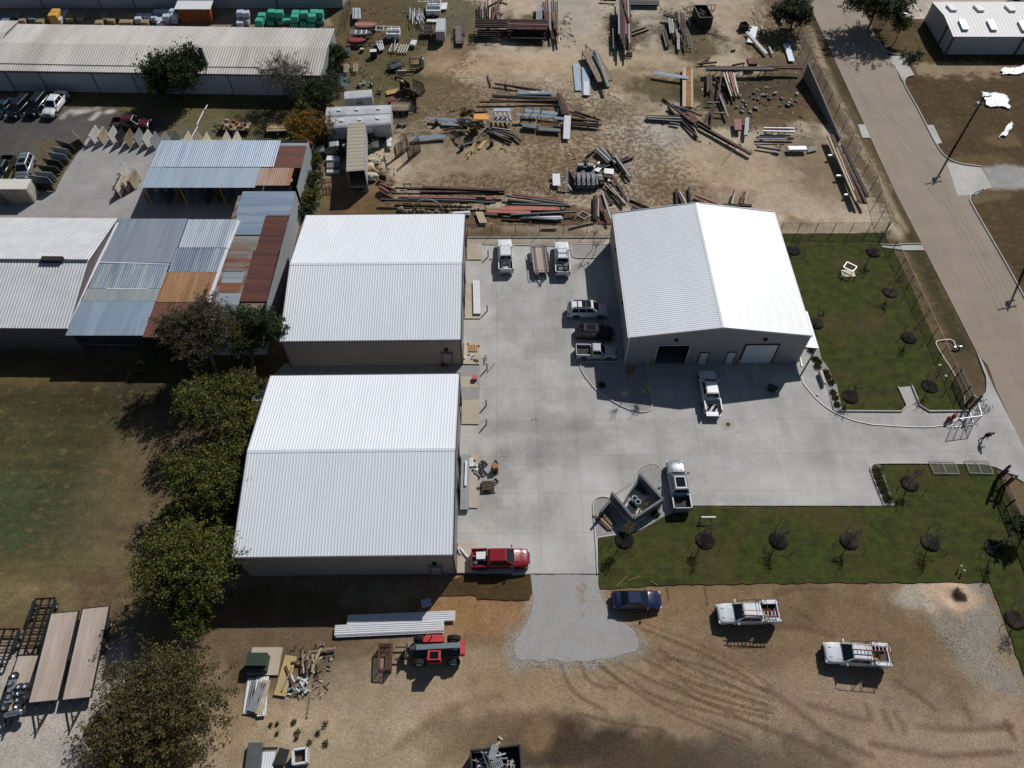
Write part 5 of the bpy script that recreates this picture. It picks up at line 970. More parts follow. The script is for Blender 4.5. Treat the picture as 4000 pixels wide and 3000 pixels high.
def tree(label,crown,cz,rad,h,kind='lime',n=9000,base=None,name='tree',droop=0,dens=.55,seed=1,size=.115,lobes=9,bark=BARK,bare=0,flat=.62,group=None,trunk_r=.22,cat='tree',zmin=.8,stems=1):
 """crown: survey reading of crown centre at height cz; rad crown radius; h top height"""
 rs=random.Random(seed); c=S(*crown,cz); b=Vector((*c[:2],0)) if base is None else Vector((*S(*base)[:2],0))
 t=thing(name,label,cat,b,0,group); cc=Vector((c.x-b.x,c.y-b.y,cz)); vr=min(h-cz,rad)
 L=[]; nr=np.random.RandomState(seed)
 for i in range(lobes):
  a=math.tau*i/lobes*1.618*1.7; rr=rad*math.sqrt((i+.5)/lobes)*.72; q=Vector((math.cos(a)*rr,math.sin(a)*rr,rs.uniform(-.35,.75)*vr*flat*(1.1-rr/rad)))
  L.append((cc+q,rad*rs.uniform(.3,.46)))
 mb=MB(); top=Vector((cc.x*.5,cc.y*.5,cz*.55))
 for sidx in range(stems):
  o0=Vector((rs.uniform(-.5,.5),rs.uniform(-.5,.5),0))*(stems>1)
  mb.tube(o0+Vector((0,0,-.1)),top+o0,trunk_r,trunk_r*.7,8)
 for q,r in L:
  m1=top.lerp(q,.5)+Vector((rs.uniform(-.4,.4),rs.uniform(-.4,.4),.3)); mb.tube(top,m1,trunk_r*.5,trunk_r*.32,6); mb.tube(m1,q,trunk_r*.32,trunk_r*.12,5)
  for k in range(3+bare):
   e=q+Vector((rs.gauss(0,1),rs.gauss(0,1),rs.gauss(.3,.7))).normalized()*r*rs.uniform(.7,1.25); mb.tube(q,e,trunk_r*.12,.012,4)
   for j in range(bare//2):e2=e+Vector((rs.gauss(0,1),rs.gauss(0,1),rs.gauss(.3,.6))).normalized()*r*.45; mb.tube(q.lerp(e,.6),e2,.02,.006,3)
 mb.build('trunk',bark,t)
 C_=[]; tot=sum(r**2 for _,r in L); n=int(n*2.3)
 for q,r in L:
  k=int(n*r*r/tot); ncl=max(6,k//34)
  d=nr.normal(size=(ncl,3)); d/=np.linalg.norm(d,axis=1)[:,None]; rad_=r*(nr.rand(ncl,1)**.45)*(1+.18*nr.normal(size=(ncl,1))); cl=d*rad_*np.array([1.15,1.15,.8])+np.array(q)
  ix=nr.randint(0,ncl,k); ax=cl-np.array(q); ax/=np.linalg.norm(ax,axis=1)[:,None]+1e-6; ax+=nr.normal(size=ax.shape)*.5
  pts=cl[ix]+ax[ix]*nr.rand(k,1)*.75*(r/2.)**.5+nr.normal(size=(k,3))*np.array([.2,.2,.14+droop*.4])*(r/2.0)**.5
  C_.append(pts)
 Cn=np.concatenate(C_); Cn[:,2]=np.maximum(Cn[:,2],zmin*nr.uniform(.6,1.4,len(Cn)))
 leaf_mesh('crown',Cn,size*nr.uniform(.6,1.35,len(Cn)),LF[kind] if isinstance(kind,str) else kind,t,droop,seed); return t
o_= lambda x,y:(x*1.80832,y*1.80832)
tree('yellow-green tree nearest the rear shop corner, topmost of the leafy row',o_(482,875),4.8,4.4,8.2,'lime',10500,seed=3)
tree('yellow-green tree at the middle of the leafy row beside the near shop',o_(452,1035),4.6,4.3,7.8,'lime',9500,seed=4)
tree('small pale green tree between the middle and largest tree of the leafy row',o_(378,1108),3.4,1.5,5.0,'lime',2600,seed=41,lobes=5,trunk_r=.13)
tree('largest yellow-green tree at the lower end of the leafy row',o_(404,1222),5.2,4.7,9.0,'lime',13000,seed=5,lobes=12)
tree('sparse grey-green tree between the upper two yellow-green trees and the shop',o_(520,955),3.4,2.6,6,'brush',4200,seed=42,lobes=7,bare=6,bark=BARKG,trunk_r=.12)
tree('sparse grey-green tree between the middle tree and the shop edge',o_(490,1085),2.8,2.1,5,'brush',2800,seed=43,lobes=6,bare=5,bark=BARKG,trunk_r=.1)
tree('olive-green tree hanging over the shadow end of the leafy row',o_(412,1330),3.6,2.2,5.6,'lime',4200,seed=51,lobes=6,trunk_r=.15)
tree('wide sparse olive-brown tree at the bottom left over the flatbed trailer end',o_(334,1545),4.4,5.7,8.4,'olive',17000,seed=6,lobes=16,bare=4,size=.12)
tree('dark half-bare grey tree against the patchwork roof',(775,1285),7.2,4.5,11,'brush',11000,base=(850,1455),seed=7,lobes=11,bare=10,bark=BARKG,size=.11)
tree('dark green tree squeezed between the patchwork shed and the white shop',(985,1285),6.0,3.3,10,'dark',9000,base=(985,1440),seed=8,lobes=8,flat=1.2)
tree('low yellow-green bush under the half-bare grey tree',o_(330,762),1.4,1.9,2.8,'lime',1500,seed=9,lobes=4,trunk_r=.08,name='bush',cat='bush',zmin=.2)
tree('drooping dark green willow-like tree against the long warehouse',o_(378,158),4.2,4.6,7.6,'dark',9000,seed=10,droop=1.3,size=.2)
tree('bare twiggy tree in front of the long warehouse right end',o_(612,158),4.6,4.3,8,'grey',1300,seed=11,lobes=12,bare=12,bark=BARKG,size=.11)
tree('dark thicket tree at the right end of the long warehouse',o_(690,200),3.2,4.0,6,'dark',6500,seed=12,bare=4)
tree('orange autumn tree above the white box trailers',o_(668,280),2.6,3.6,5.4,'orange',7000,seed=13,lobes=8)
tree('olive bush between the orange tree and the dark thicket',o_(668,238),2.2,2.6,3.8,'lime',2600,seed=14,lobes=6)
tree('dark evergreen bush at the gable end of the long warehouse',o_(727,118),2.4,2.1,5,'dark',3600,seed=15,lobes=6,name='bush',cat='bush',zmin=.2)
tree('green bush below the dark evergreen bush by the warehouse gable',o_(716,150),1.8,1.9,3.6,'dark',2600,seed=16,lobes=5,name='bush',cat='bush',zmin=.2)
for i,(x,y,r,l) in enumerate([(672,345,1.5,'top green weed bush along the shed fence'),(668,385,1.7,'second green weed bush along the shed fence'),(662,425,2.0,'large green weed bush beside the white shop corner'),(655,455,1.5,'lowest green weed bush touching the white shop corner'),(640,300,1.3,'small green bush right of the orange tree shed')]):
 tree(l,o_(x,y),.9,r,2.0,'dark' if i%2 else 'lime',int(900*r),seed=60+i,lobes=4,name='bush',cat='bush',zmin=.1,trunk_r=.05,size=.11)
tree('round dark green tree at the top of the fence beside the street',o_(1718,28),3.2,3.3,5.8,'dark',6500,seed=17,size=.15)
tree('spreading dark tree on the far side of the street by the parking lot',o_(1900,2),5,5.8,8.5,'dark',9500,seed=18,bark=BARK,size=.16)
tree('small yellow-green tree right of the spreading street tree',o_(1948,52),3.4,1.9,4.8,'lime',1800,base=C(3,0,1105,350),seed=19,lobes=5,trunk_r=.08)
tree('dark shrub on the grass below the spreading street tree',C(3,0,1240,480),.5,1.6,1.1,'dark',700,seed=20,lobes=4,name='bush',cat='bush',zmin=.05,trunk_r=.04)
tree('dark leafy vine bush over the black fence at the right edge',C(3,2,2190,1230),2.2,1.3,3.2,'dark',1500,seed=21,lobes=4,name='bush',cat='bush',zmin=.3,trunk_r=.05)
M_MULCH=gravel_mat('black_mulch',(23,20,20),9,.4,.4); M_STRAP=mat('stake_black',(24,24,24),.7,0,.1,3)
def sapling(label,px,h=3.6,lean=(0,0),leafs=260,kind='grey',mulch=True,mr=1.0,stakes=True,seed=0,mlabel=None,group=None):
 rs=random.Random(seed); P=S(*px)
 if mulch:
  mb=MB(); n=26; rg=[]
  for rr,z in ((1.0,.0),(.93,.1),(.6,.13),(.15,.1)):rg.append([(P.x+math.cos(i*math.tau/n)*mr*rr*(1+.05*math.sin(i*2.3+seed)),P.y+math.sin(i*math.tau/n)*mr*rr*(1+.05*math.cos(i*3.1+seed)),z+.045+rs.uniform(-.015,.02)*(rr<1)) for i in range(n)])
  mb.loft(rg); o=mb.build('mulch_ring',M_MULCH,None,True); tag(o,mlabel or ('black mulch ring under the '+' '.join(label.split()[:10])),'mulch ring','mulch rings on the lawns')
 t=thing('young_tree',label,'tree',(P.x,P.y,.1),0,'young staked trees' if group is None else group)
 top=Vector((lean[0],lean[1],h*.6)); mb=MB(); mb.tube((0,0,0),top*.5,.045,.038,6); mb.tube(top*.5,top,.038,.03,6); pts=[]
 for i in range(13):
  a=rs.uniform(0,math.tau); s_=top*rs.uniform(.62,1.0); e=s_+Vector((math.cos(a)*rs.uniform(.3,.8),math.sin(a)*rs.uniform(.3,.8),rs.uniform(.4,h*.4))); mb.tube(s_,e,.02,.008,4)
  for j in range(3):
   q=s_.lerp(e,rs.uniform(.4,1)); e2=q+Vector((rs.gauss(0,.25),rs.gauss(0,.25),rs.uniform(.1,.4))); mb.tube(q,e2,.009,.004,3); pts+=[q.lerp(e2,rs.random())+Vector((rs.gauss(0,.1),rs.gauss(0,.1),rs.gauss(0,.1))) for _ in range(max(1,leafs//39))]
 mb.build('trunk',BARKG,t)
 leaf_mesh('crown',[tuple(p) for p in pts],[.075]*len(pts),LF[kind],t,0,seed)
 if stakes:
  for i in range(3):
   a=i*math.tau/3+1.35+rs.uniform(-.15,.15); e=Vector((math.cos(a)*1.75,math.sin(a)*1.75,0)); mb=MB(); mb.bar(e+Vector((0,0,-.1)),e*.93+Vector((0,0,.55)),.045); mb.tube(e*.95+Vector((0,0,.5)),Vector((0,0,1.5)),.014,n=4); mb.build('stake',M_STRAP,t)
for i,(px,lb,kw) in enumerate([(C(3,1,218,507),'young tree in the back lawn corner nearest the shop',dict(h=2.6,kind='dark')),(C(3,1,907,523),'young tree farthest back on the upper lawn beside the storm flume',dict(h=5.0)),(C(3,1,1055,868),'young tree second from the back along the street fence',dict()),(C(3,1,1215,1262),'young tree third from the back along the street fence',dict()),(C(3,2,1395,22),'young tree on the upper lawn right of the concrete flume',dict(h=4)),(C(3,1,415,1135),'leafy young tree close to the shop side canopy',dict(h=2.8,kind='dark',stakes=False)),(C(3,2,710,112),'young tree on the upper lawn between shrub bed and concrete flume',dict(h=3,kind='dark')),(C(2,2,970,1350),'young tree at the trash enclosure corner',dict(kind='olive',leafs=500,h=4)),(C(2,2,1665,1355),'young tree below the sawhorse on the lower lawn',dict()),(C(3,2,90,1357),'third young tree from the left along the lower lawn edge',dict()),(C(3,2,700,1360),'fourth young tree from the left along the lower lawn edge',dict()),(C(3,2,1400,1372),'fifth young tree from the left along the lower lawn edge',dict()),(C(3,2,1948,1425),'sixth young tree from the left along the lower lawn edge, near the two vent pipes',dict(h=4)),(C(3,2,1222,862),'young tree on the lower lawn just right of the shrub bed',dict()),(C(3,3,2130,380),'young tree on the lawn strip at the right photo edge',dict())]):
 sapling(lb,px,seed=100+i,**kw)
sapling('bare slim tree in the back gravel bed beside the white pickups',C(2,1,690,505),5.2,(.1,.0),60,'grey',mulch=False,stakes=False,seed=140)
sapling('short bare tree in the back gravel bed nearer the shop wall',C(2,1,700,560),3.2,(.5,.4),40,'grey',mulch=False,stakes=False,seed=141)
sapling('golden-leaved young tree in the shaded gravel bed',C(2,1,1000,1620),2.6,(0,0),420,'orange',mulch=False,stakes=False,seed=142)
sapling('thin green young tree at the tip of the shaded gravel bed',C(2,2,1128,120),2.4,(0,0),260,'dark',mulch=False,stakes=False,seed=143)
sapling('bare slim tree at the kerb of the shaded gravel bed',C(2,2,960,150),2.6,(0,0),60,'grey',mulch=False,stakes=False,seed=144)
def shrub(label,px,r=.5,kind='olive',n=420,seed=0,group=None,name='shrub'):
 P=S(*px); t=thing(name,label,'shrub',(P.x,P.y,.06),0,group); nr=np.random.RandomState(seed); d=nr.normal(size=(n,3)); d/=np.linalg.norm(d,axis=1)[:,None]; d[:,2]=abs(d[:,2])*.9; p=d*r*(nr.rand(n,1)**.4)*(1+.15*nr.normal(size=(n,1)))
 mb=MB(); [mb.tube((0,0,0),tuple(p[i]*.9),.012,.005,3) for i in range(12)]; mb.build('stems',BARK,t); leaf_mesh('foliage',p,[.09]*n,LF[kind],t,0,seed)
for i,(x,y) in enumerate([(940,748),(952,806),(975,868),(996,925),(1028,990)]):shrub(('topmost','second','middle','fourth','lowest')[i]+' round shrub in the narrow gravel bed beside the lower lawn',C(3,2,x,y),.62,'olive',420,200+i,'round shrubs in the narrow gravel bed')
for i,(x,y) in enumerate([(370,1370),(408,1450),(435,1470),(425,1510),(500,1560),(515,1600),(545,1650)]):shrub(('first','second','third','fourth','fifth','sixth','seventh')[i]+' shrub from the canopy down the curved gravel bed',C(3,1,x,y),.45,'olive',260,220+i,'shrubs in the curved gravel bed')
for i,(x,y) in enumerate([(560,75),(580,120),(595,180)]):shrub(('upper','middle','lower')[i]+' shrub at the end of the curved gravel bed by the upper lawn kerb',C(3,2,x,y),.4,'olive',220,230+i,'shrubs in the curved gravel bed end')
shrub('dark shrub at the corner of the trash enclosure bed',C(2,2,1240,1130),.5,'dark',260,240); shrub('dark plant in the shaded gravel bed near its kerb',C(2,2,775,15),.5,'dark',260,241)
for i,(x,y) in enumerate([(185,1275),(330,1260),(365,1350),(350,1400),(465,1435),(600,1280),(185,1360),(540,1350),(605,1440),(130,1285)]):shrub('green weed tuft on the pale dirt above the white tote',C(1,3,x,y),.16+.07*(i%3),'grey',60,250+i,'weed tufts on the pale dirt','weed_tuft')
# ================================================================ SCRAP YARD
RB=rust('rust_brown',(76,50,39)); RD=rust('rust_dark',(42,31,28)); RR=rust('rust_red',(100,58,48)); RO=rust('rust_orange',(150,96,52)); GB=mat('grey_beam',(124,128,130),.6,.1,.12,2); GD=mat('grey_dark_beam',(74,78,80),.6,.1,.15,2)
CR=mat('cream_beam',(178,170,152),.7,0,.1,2); PK=mat('primer_red',(126,72,68),.7,0,.12,2); SB=mat('salmon_plate',(160,98,80),.75,0,.12,1,col2=(140,72,58)); WS=mat('white_sheet',(196,198,200),.45,0,.05,1); BLS=mat('blue_grey_sheet',(150,165,180),.45,.2,.06,1); TN=mat('tan_board',(164,146,120),.8,0,.15,2); BK=mat('black_steel',(30,29,31),.6,0,.2,2)
YL=mat('yellow_board',(178,150,84),.75,0,.12,1.5,col2=(150,140,120)); DKW=mat('dark_wood',(76,64,52),.9,0,.25,3); PV=mat('white_pvc',(206,206,204),.4,0,.03,2)
MM=dict(B=RB,D=RD,R=RR,O=RO,G=GB,g=GD,C=CR,P=PK,S=SB,W=WS,L=BLS,T=TN,K=BK,Y=YL,w=DKW,U=M_STEEL,V=PV,N=M_WOODD,M=M_WOOD)
def prof(kind,w,h):
 if kind=='I':t=min(.05,w*.2); f=min(.05,h*.2); return [(-w/2,-h/2),(w/2,-h/2),(w/2,-h/2+f),(t/2,-h/2+f),(t/2,h/2-f),(w/2,h/2-f),(w/2,h/2),(-w/2,h/2),(-w/2,h/2-f),(-t/2,h/2-f),(-t/2,-h/2+f),(-w/2,-h/2+f)]
 if kind=='C':t=min(.04,w*.3); return [(-w/2,-h/2),(w/2,-h/2),(w/2,-h/2+t),(-w/2+t,-h/2+t),(-w/2+t,h/2-t),(w/2,h/2-t),(w/2,h/2),(-w/2,h/2)]
 if kind=='A':t=.03; return [(-w/2,-h/2),(w/2,-h/2),(w/2,-h/2+t),(-w/2+t,-h/2+t),(-w/2+t,h/2),(-w/2,h/2)]
 if kind=='P':return [(w/2*math.cos(i*math.tau/8),w/2*math.sin(i*math.tau/8)) for i in range(8)]
 n=max(2,round(w/.22)); pr=[(-w/2,-.02)]; pr+=[(w/2,-.02)]
 for i in range(n):x=w/2-i*w/n; s=w/n; pr+=[(x,.0),(x-s*.3,.0),(x-s*.4,.05),(x-s*.8,.05),(x-s*.9,.0)]
 return pr+[(-w/2,0)]
NAMES={'I':('steel_beam','beam'),'C':('steel_channel','channel'),'A':('steel_angle','angle bar'),'P':('pipe','pipe'),'S':('ribbed_sheet','metal sheet'),'F':('board','board')}
def pile(c,r,label,group,rows,kind='I',z=.15,w=.26,h=.26,dz=0.0):
 """rows: (x0,y0,x1,y1,mat[,w][,z0][,z1]) read in survey tile c,r; every row is one piece"""
 rs=random.Random(len(label)+c*7+r); k=0
 for row in rows:
  x0,y0,x1,y1,m=row[:5]; ww=row[5] if len(row)>5 else w; z0=(row[6] if len(row)>6 else z)+k*dz+rs.uniform(0,.03); z1=row[7] if len(row)>7 else z0; k+=1
  p,q=T(c,r,x0,y0,z0),T(c,r,x1,y1,z1); ct=(p+q)/2; mb=MB(); kk=kind
  ww=ww*(.8 if kind in 'ICAP' else 1); mb.bar(p-ct,q-ct,ww,h,prof=None if kk=='F' else prof(kk,ww,h)); nm,cat=NAMES[kk]; o=mb.build(nm,MM[m]); o.location=ct; tag(o,label,cat,group)
def supports(c,r,label,pts,h,m=RD,n=None):
 for (x,y) in pts:
  p=T(c,r,x,y,0); mb=MB()
  for s_ in (-.5,.5):mb.b6(s_-.06,s_+.06,-.06,.06,0,h)
  mb.b6(-.6,.6,-.08,.08,h,h+.1); o=mb.build('support_stand',m); o.location=p; tag(o,label,'stand',label)
G1='beams of the long sideways stack at the top'
pile(2,0,'rusty beam in the long sideways stack at the top middle of the scrap yard',G1,[(-40-10*(i%3),172+13*i,300+12*(i%2),178+13*i,'BDBPDBRD'[i%8],.34,1.75-.0*i) for i in range(7)]+[(-320,172+15*i,-10,176+15*i,'DBDBD'[i%5],.3,1.7) for i in range(5)])
pile(2,0,'dark beam in the lower tier of the sideways stack at the top middle','lower tier beams of the sideways stack',[(-30+20*(i%2),255+15*i,290,262+15*i,'DKBDK'[i%5],.3,.75) for i in range(6)]+[(-300,262+16*i,-30,262+16*i,'DKB'[i%3],.3,.7) for i in range(4)])
supports(2,0,'dark stand under the sideways beam stack',[(-300,345),(-160,345),(-20,345),(120,345),(270,345)],1.5)
pile(2,0,'rust beam in the upright stack right of the sideways stack','upright stack right of the sideways stack',[(272+17*i,20-10*(i%3),290+14*i,190+25*(i%4),'BRBGBDB'[i%7],.32,1.2) for i in range(8)]+[(355,110,402,300,'O',.5,1.2),(372,180,392,370,'O',.3,.9),(388,200,412,375,'C',.3,.7),(330,190,350,340,'D',.4,.8),(350,200,372,350,'D',.3,.6)])
pile(2,0,'grey beam beside the upright rust stack','grey beams beside the upright rust stack',[(218+14*i,45-5*i,212+14*i,185-4*i,'G',.26,.8) for i in range(4)])
pile(1,0,'reddish bar in the messy pile left of the upright stack','messy reddish pile at the top of the scrap yard',[(1935+22*i,10-20*(i%2),1940+20*i,150+10*(i%3),'RGBRCRB'[i%7],.26,.9) for i in range(9)]+[(2110,-10,2040,170,'R',.4,1.2),(2090,10,2170,40,'R',.3,1.2),(2000,60,2140,-10,'B',.25,1.2),(2095,40,2112,170,'B',.2,1)])
pile(2,0,'long beam in the tall upright rack stack at top centre','tall upright rack stack at top centre',[(918+14*i,-20+12*(i%3),925+15*i,300+40*(i%4),'GBDBPBGBD'[i%9],.3,1.9) for i in range(8)]+[(955,-30,1010,190,'R',.4,2.2),(985,130,1020,370,'B',.4,1.8),(1005,160,1025,360,'P',.3,1.7),(890,60,905,330,'D',.3,1.2),(905,180,912,400,'K',.3,1.0),(960,260,990,430,'B',.3,1.2),(990,300,1005,440,'D',.3,.9),(870,250,878,420,'K',.3,.8)])
supports(2,0,'rusty stand under the tall upright rack stack',[(950,120),(960,260),(975,400)],1.5)
pile(2,0,'short rusty stub at the foot of the tall rack stack','short stubs at the foot of the tall rack',[(985,458+15*i,1040,458+15*i,'B',.2,.2) for i in range(3)])
pile(2,0,'grey timber lying right of the tall rack stack','grey timbers right of the tall rack',[(1030,275,1155,232,'N',.3),(1036,302,1182,250,'N',.4)])
pile(2,0,'black beam in the flat stack at the top edge right of the tall rack','black flat stack at the top edge',[(1008,8+11*i,1272,10+11*i,'K',.36,.5) for i in range(4)]+[(760,-4,900,4,'D',.3,.4)])
pile(2,0,'dark bar in the splayed stack left of the black skip','splayed stack left of the black skip',[(1405,110,1520,400,'D',.3,.9),(1420,100,1500,330,'D',.26,.8),(1430,130,1478,290,'K',.26,.8),(1455,110,1482,235,'B',.26,.8),(1476,112,1500,235,'B',.26,.8),(1308,122,1400,140,'D',.25,.9),(1312,132,1400,152,'K',.2,.9),(1400,200,1425,330,'K',.3,.7),(1440,120,1450,260,'g',.26,.8)])
pile(2,0,'grey channel in the splayed stack left of the black skip','grey channels of the splayed stack',[(1352,155,1368,290,'G',.3,.7),(1368,155,1384,292,'G',.26,.7),(1384,160,1396,285,'C',.2,.7),(1425,250,1432,430,'G',.26,.4),(1438,255,1446,435,'G',.26,.4)],'C')
pile(2,0,'wide beam lying apart at the left of the splayed stack','wide beams left of the splayed stack',[(1318,255,1358,400,'B',.5,.4),(1304,285,1335,410,'K',.35,.3)])
def frame_rect(name,label,cat,quad,m,w=.08,z=None,group=None,bars=0,mids=True):
 """open frame through four 3-D points"""
 q=[Vector(p) for p in quad]; c=sum(q,Vector())/4; mb=MB(); q=[p-c for p in q]
 for i in range(4):mb.bar(q[i],q[(i+1)%4],w)
 for i in range(1,bars+1):t_=i/(bars+1); mb.bar(q[0].lerp(q[1],t_),q[3].lerp(q[2],t_),w*.8)
 o=mb.build(name,m); o.location=c; return tag(o,label,cat,group)
def FR(c,r,pts,z):return [T(c,r,x,y,zz) for (x,y),zz in zip(pts,z if isinstance(z,(list,tuple)) else [z]*4)]
frame_rect('steel_square','black steel frame lying at the right foot of the splayed stack','frame',FR(2,0,[(1490,280),(1525,280),(1556,420),(1500,410)],.4),BK,.12,bars=1)
frame_rect('steel_square','red steel frame standing left of the black skip','frame',FR(2,0,[(1512,62),(1572,50),(1572,90),(1510,105)],[1.2,1.2,.1,.1]),PK,.12,bars=1); frame_rect('steel_square','red steel frame standing right of the black skip','frame',FR(2,0,[(1682,45),(1756,40),(1750,85),(1700,88)],[1.2,1.2,.1,.1]),PK,.12,bars=1)
def skip(label,pts,h,m,c,r,inner=None,name='skip',cat='skip'):
 P=[T(c,r,x,y,h) for x,y in pts]; cc=sum(P,Vector())/4; cc.z=0; t=thing(name,label,cat,cc); P=[Vector((p.x-cc.x,p.y-cc.y,0)) for p in P]
 for i in range(4):
  mb=MB(); a,b=P[i],P[(i+1)%4]; mb.bar(a+Vector((0,0,h/2)),b+Vector((0,0,h/2)),.07,h); n=5
  for k in range(1,n):q=a.lerp(b,k/n); mb.bar(q*1.015+Vector((0,0,.05)),q*1.015+Vector((0,0,h-.05)),.12,.1,up=(b-a).normalized())
  mb.bar(a*1.01+Vector((0,0,h)),b*1.01+Vector((0,0,h)),.14,.12); mb.build('side_wall',m,t)
 mb=MB(); mb.prism([(p.x*.97,p.y*.97) for p in P],.05,.12); mb.build('floor',m,t); return t,cc,P
sk,sc_,_=skip('black open-topped scrap skip in the upper right of the scrap yard',[(1572,45),(1682,45),(1740,150),(1625,152)],2.0,BK,2,0)
pile(2,0,'scrap bar inside the black skip','scrap inside the black skip',[(1620,80,1660,110,'C',.2,1.5),(1640,120,1690,95,'O',.2,1.5),(1610,110,1650,135,'G',.2,1.4),(1655,105,1672,150,'B',.3,1.5)],'A')
pile(2,0,'thin black rod scattered below the black skip','thin rods below the black skip',[(1615,275,1860,320,'D',.1,.05),(1650,265,1855,345,'D',.1,.05),(1600,268,1780,280,'K',.1,.06)],'P')
pile(2,0,'white post lying at the left side of the black skip','white post left of skip',[(1520,165,1540,220,'C',.3,.1)])
gt=flatbed('gooseneck_trailer','gooseneck trailer with grey deck carrying long beams in the scrap yard',C(2,0,668,440),C(2,0,805,700),2.4,.95,M_WOODD,BK,axles=(-1.5,-.6),tongue=2.2,planks=True)
pile(2,0,'long grey beam lying on the gooseneck trailer','long beams on the gooseneck trailer',[(712,435,825,755,'g',.3,1.2),(726,440,838,750,'G',.25,1.2),(700,470,770,610,'g',.2,1.15)])
pile(2,0,'blue-grey ribbed sheet lying left of the gooseneck trailer','ribbed sheets left of the gooseneck trailer',[(550,553,575,782,'L',1.05,.12),(636,582,643,822,'L',1.25,.12)],'S'); pile(2,0,'small pale ribbed sheet on top of the blue-grey sheets','pale sheets over blue-grey sheets',[(640,700,642,822,'W',.9,.25)],'S')
pile(2,0,'light blue sheet propped level across the orange board stack','light blue sheet',[(1226,628,1525,673,'L',.75,.7)],'S')
pile(2,0,'tan board in the orange and tan stack','tan boards of the orange and tan stack',[(1483,590,1483,925,'T',.42,.4),(1499,588,1499,925,'C',.35,.42),(1551,600,1553,930,'T',.42,.4)],'F',h=.3); pile(2,0,'wide orange board in the middle of the tan stack','orange board',[(1523,588,1524,928,'O',.85,.45)],'F',h=.3)
pile(2,0,'long dark beam on the rack along the right of the scrap yard','long dark beams on the right rack',[(1676,580+7*i,2260+40*(i%2),584+6*i,'DBKD'[i%4],.25,1.1) for i in range(5)]+[(1690,600,2100,606,'C',.18,.8)])
pile(3,0,'rust beam at the right end of the long dark rack','beams at the right end of the dark rack',[(0,572+9*i,300,582+5*i,'BDR'[i%3],.25,1.1) for i in range(3)])
supports(2,0,'low black stand under the long dark beam rack',[(1740,625),(1990,625),(2170,630)],.9,BK)
pile(2,0,'cream beam in the fan of pale and pink beams','cream beams of the pale and pink fan',[(1822,620,1895,832,'C',.26,.8),(1845,612,1878,720,'C',.26,.85),(1912,628,1952,808,'C',.3,.8)]); pile(2,0,'pink beam in the fan of pale and pink beams','pink beams of the pale and pink fan',[(1870,610,1936,836,'P',.3,.9),(1888,612,1930,760,'P',.35,.9),(1850,640,1905,805,'P',.22,.8)])
pile(2,0,'short rusty beam left of the pale and pink fan','short rusty beams left of the pale fan',[(1688+11*i,665-4*(i%2),1686+13*i,800-10*(i%3),'BRDB'[i%4],.26,.5) for i in range(4)]+[(1812,618,1785,832,'B',.3,.9),(1740,670,1835,750,'D',.2,.5)])
pile(2,0,'short beam near the top of the right rack','short beams above the right rack',[(1602,552,1770,538,'B',.3,.3),(1632,545,1712,495,'R',.3,.3),(1900,565,2010,545,'B',.26,.8),(1890,440,1932,434,'D',.16,.1),(2060,560,2100,556,'W',.4,.8)])
def slab(name,label,cat,quad,m,th=.06,group=None):
 q=[Vector(p) for p in quad]; c=sum(q,Vector())/4; q=[p-c for p in q]; n=(q[1]-q[0]).cross(q[3]-q[0]).normalized(); n=n if n.z>=0 else -n
 mb=MB(); mb.add([p+n*th/2 for p in q]+[p-n*th/2 for p in q],[(0,1,2,3),(7,6,5,4),(0,4,5,1),(1,5,6,2),(2,6,7,3),(3,7,4,0)])
 e=(q[1]-q[0]); f=(q[3]-q[0])
 o=mb.build(name,m); o.location=c; b=o.modifiers.new('edge','BEVEL'); b.width=min(.02,th*.3); b.segments=1; return tag(o,label,cat,group)
slab('metal_box','brown metal box above the right beam rack','box',FR(2,0,[(2025,515),(2105,515),(2120,562),(2045,565)],.9),RR,.5)
pile(2,0,'brown beam leaning in the A-shaped pair','A-shaped pair of brown beams',[(1745,895,1652,1080,'B',.45,1.0,.2),(1752,900,1712,1112,'B',.4,1.0,.2)]); pile(2,0,'grey timber framing the A-shaped brown pair','grey timbers around the A-shaped pair',[(1682,890,1792,886,'K',.3,.5),(1790,815,1866,1012,'g',.35,.6),(1800,830,1840,930,'N',.3,.3),(1752,975,1852,982,'N',.25,.5)])
pile(2,0,'long rust beam in the big diagonal heap','big diagonal heap of rust beams',[(1345,925,1600,1185,'D',.35,.3),(1368,905,1560,1060,'B',.5,.6),(1380,900,1600,1100,'D',.4,.5),(1590,1062,2066,1332,'B',.6,.5),(1600,1085,1940,1270,'D',.4,.3),(1420,920,1640,1000,'R',.3,.7),(1500,980,1720,1112,'B',.3,.7),(1560,1080,1612,1188,'T',.2,.3),(1300,850,1370,905,'D',.12,.1),(1450,1010,1600,1140,'B',.3,.3)])
slab('steel_plate','dark red triangular plate on the big diagonal heap','plate',FR(2,0,[(1500,950),(1580,975),(1610,1050),(1560,1060)],.8),RR,.06); pile(2,0,'thin pale bar on top of the big diagonal heap','thin pale bar on the diagonal heap',[(1400,910,1582,972,'W',.16,.9)],'A')
pile(2,0,'rusty channel in the sideways bundle left of the diagonal heap','sideways bundle left of the diagonal heap',[(1156,1003,1470,1008,'B',.26,.35),(1158,1013,1470,1022,'C',.16,.3),(1162,1022,1478,1040,'D',.26,.3),(1170,1030,1470,1050,'g',.26,.3),(1365,1062,1448,1078,'K',.35,.3),(1285,1045,1312,1070,'D',.15,.1)],'C')
pile(2,0,'long thin rod lying across the big diagonal beam','thin rod across the diagonal beam',[(1978,1215,1825,1385,'g',.09,.5)],'P')
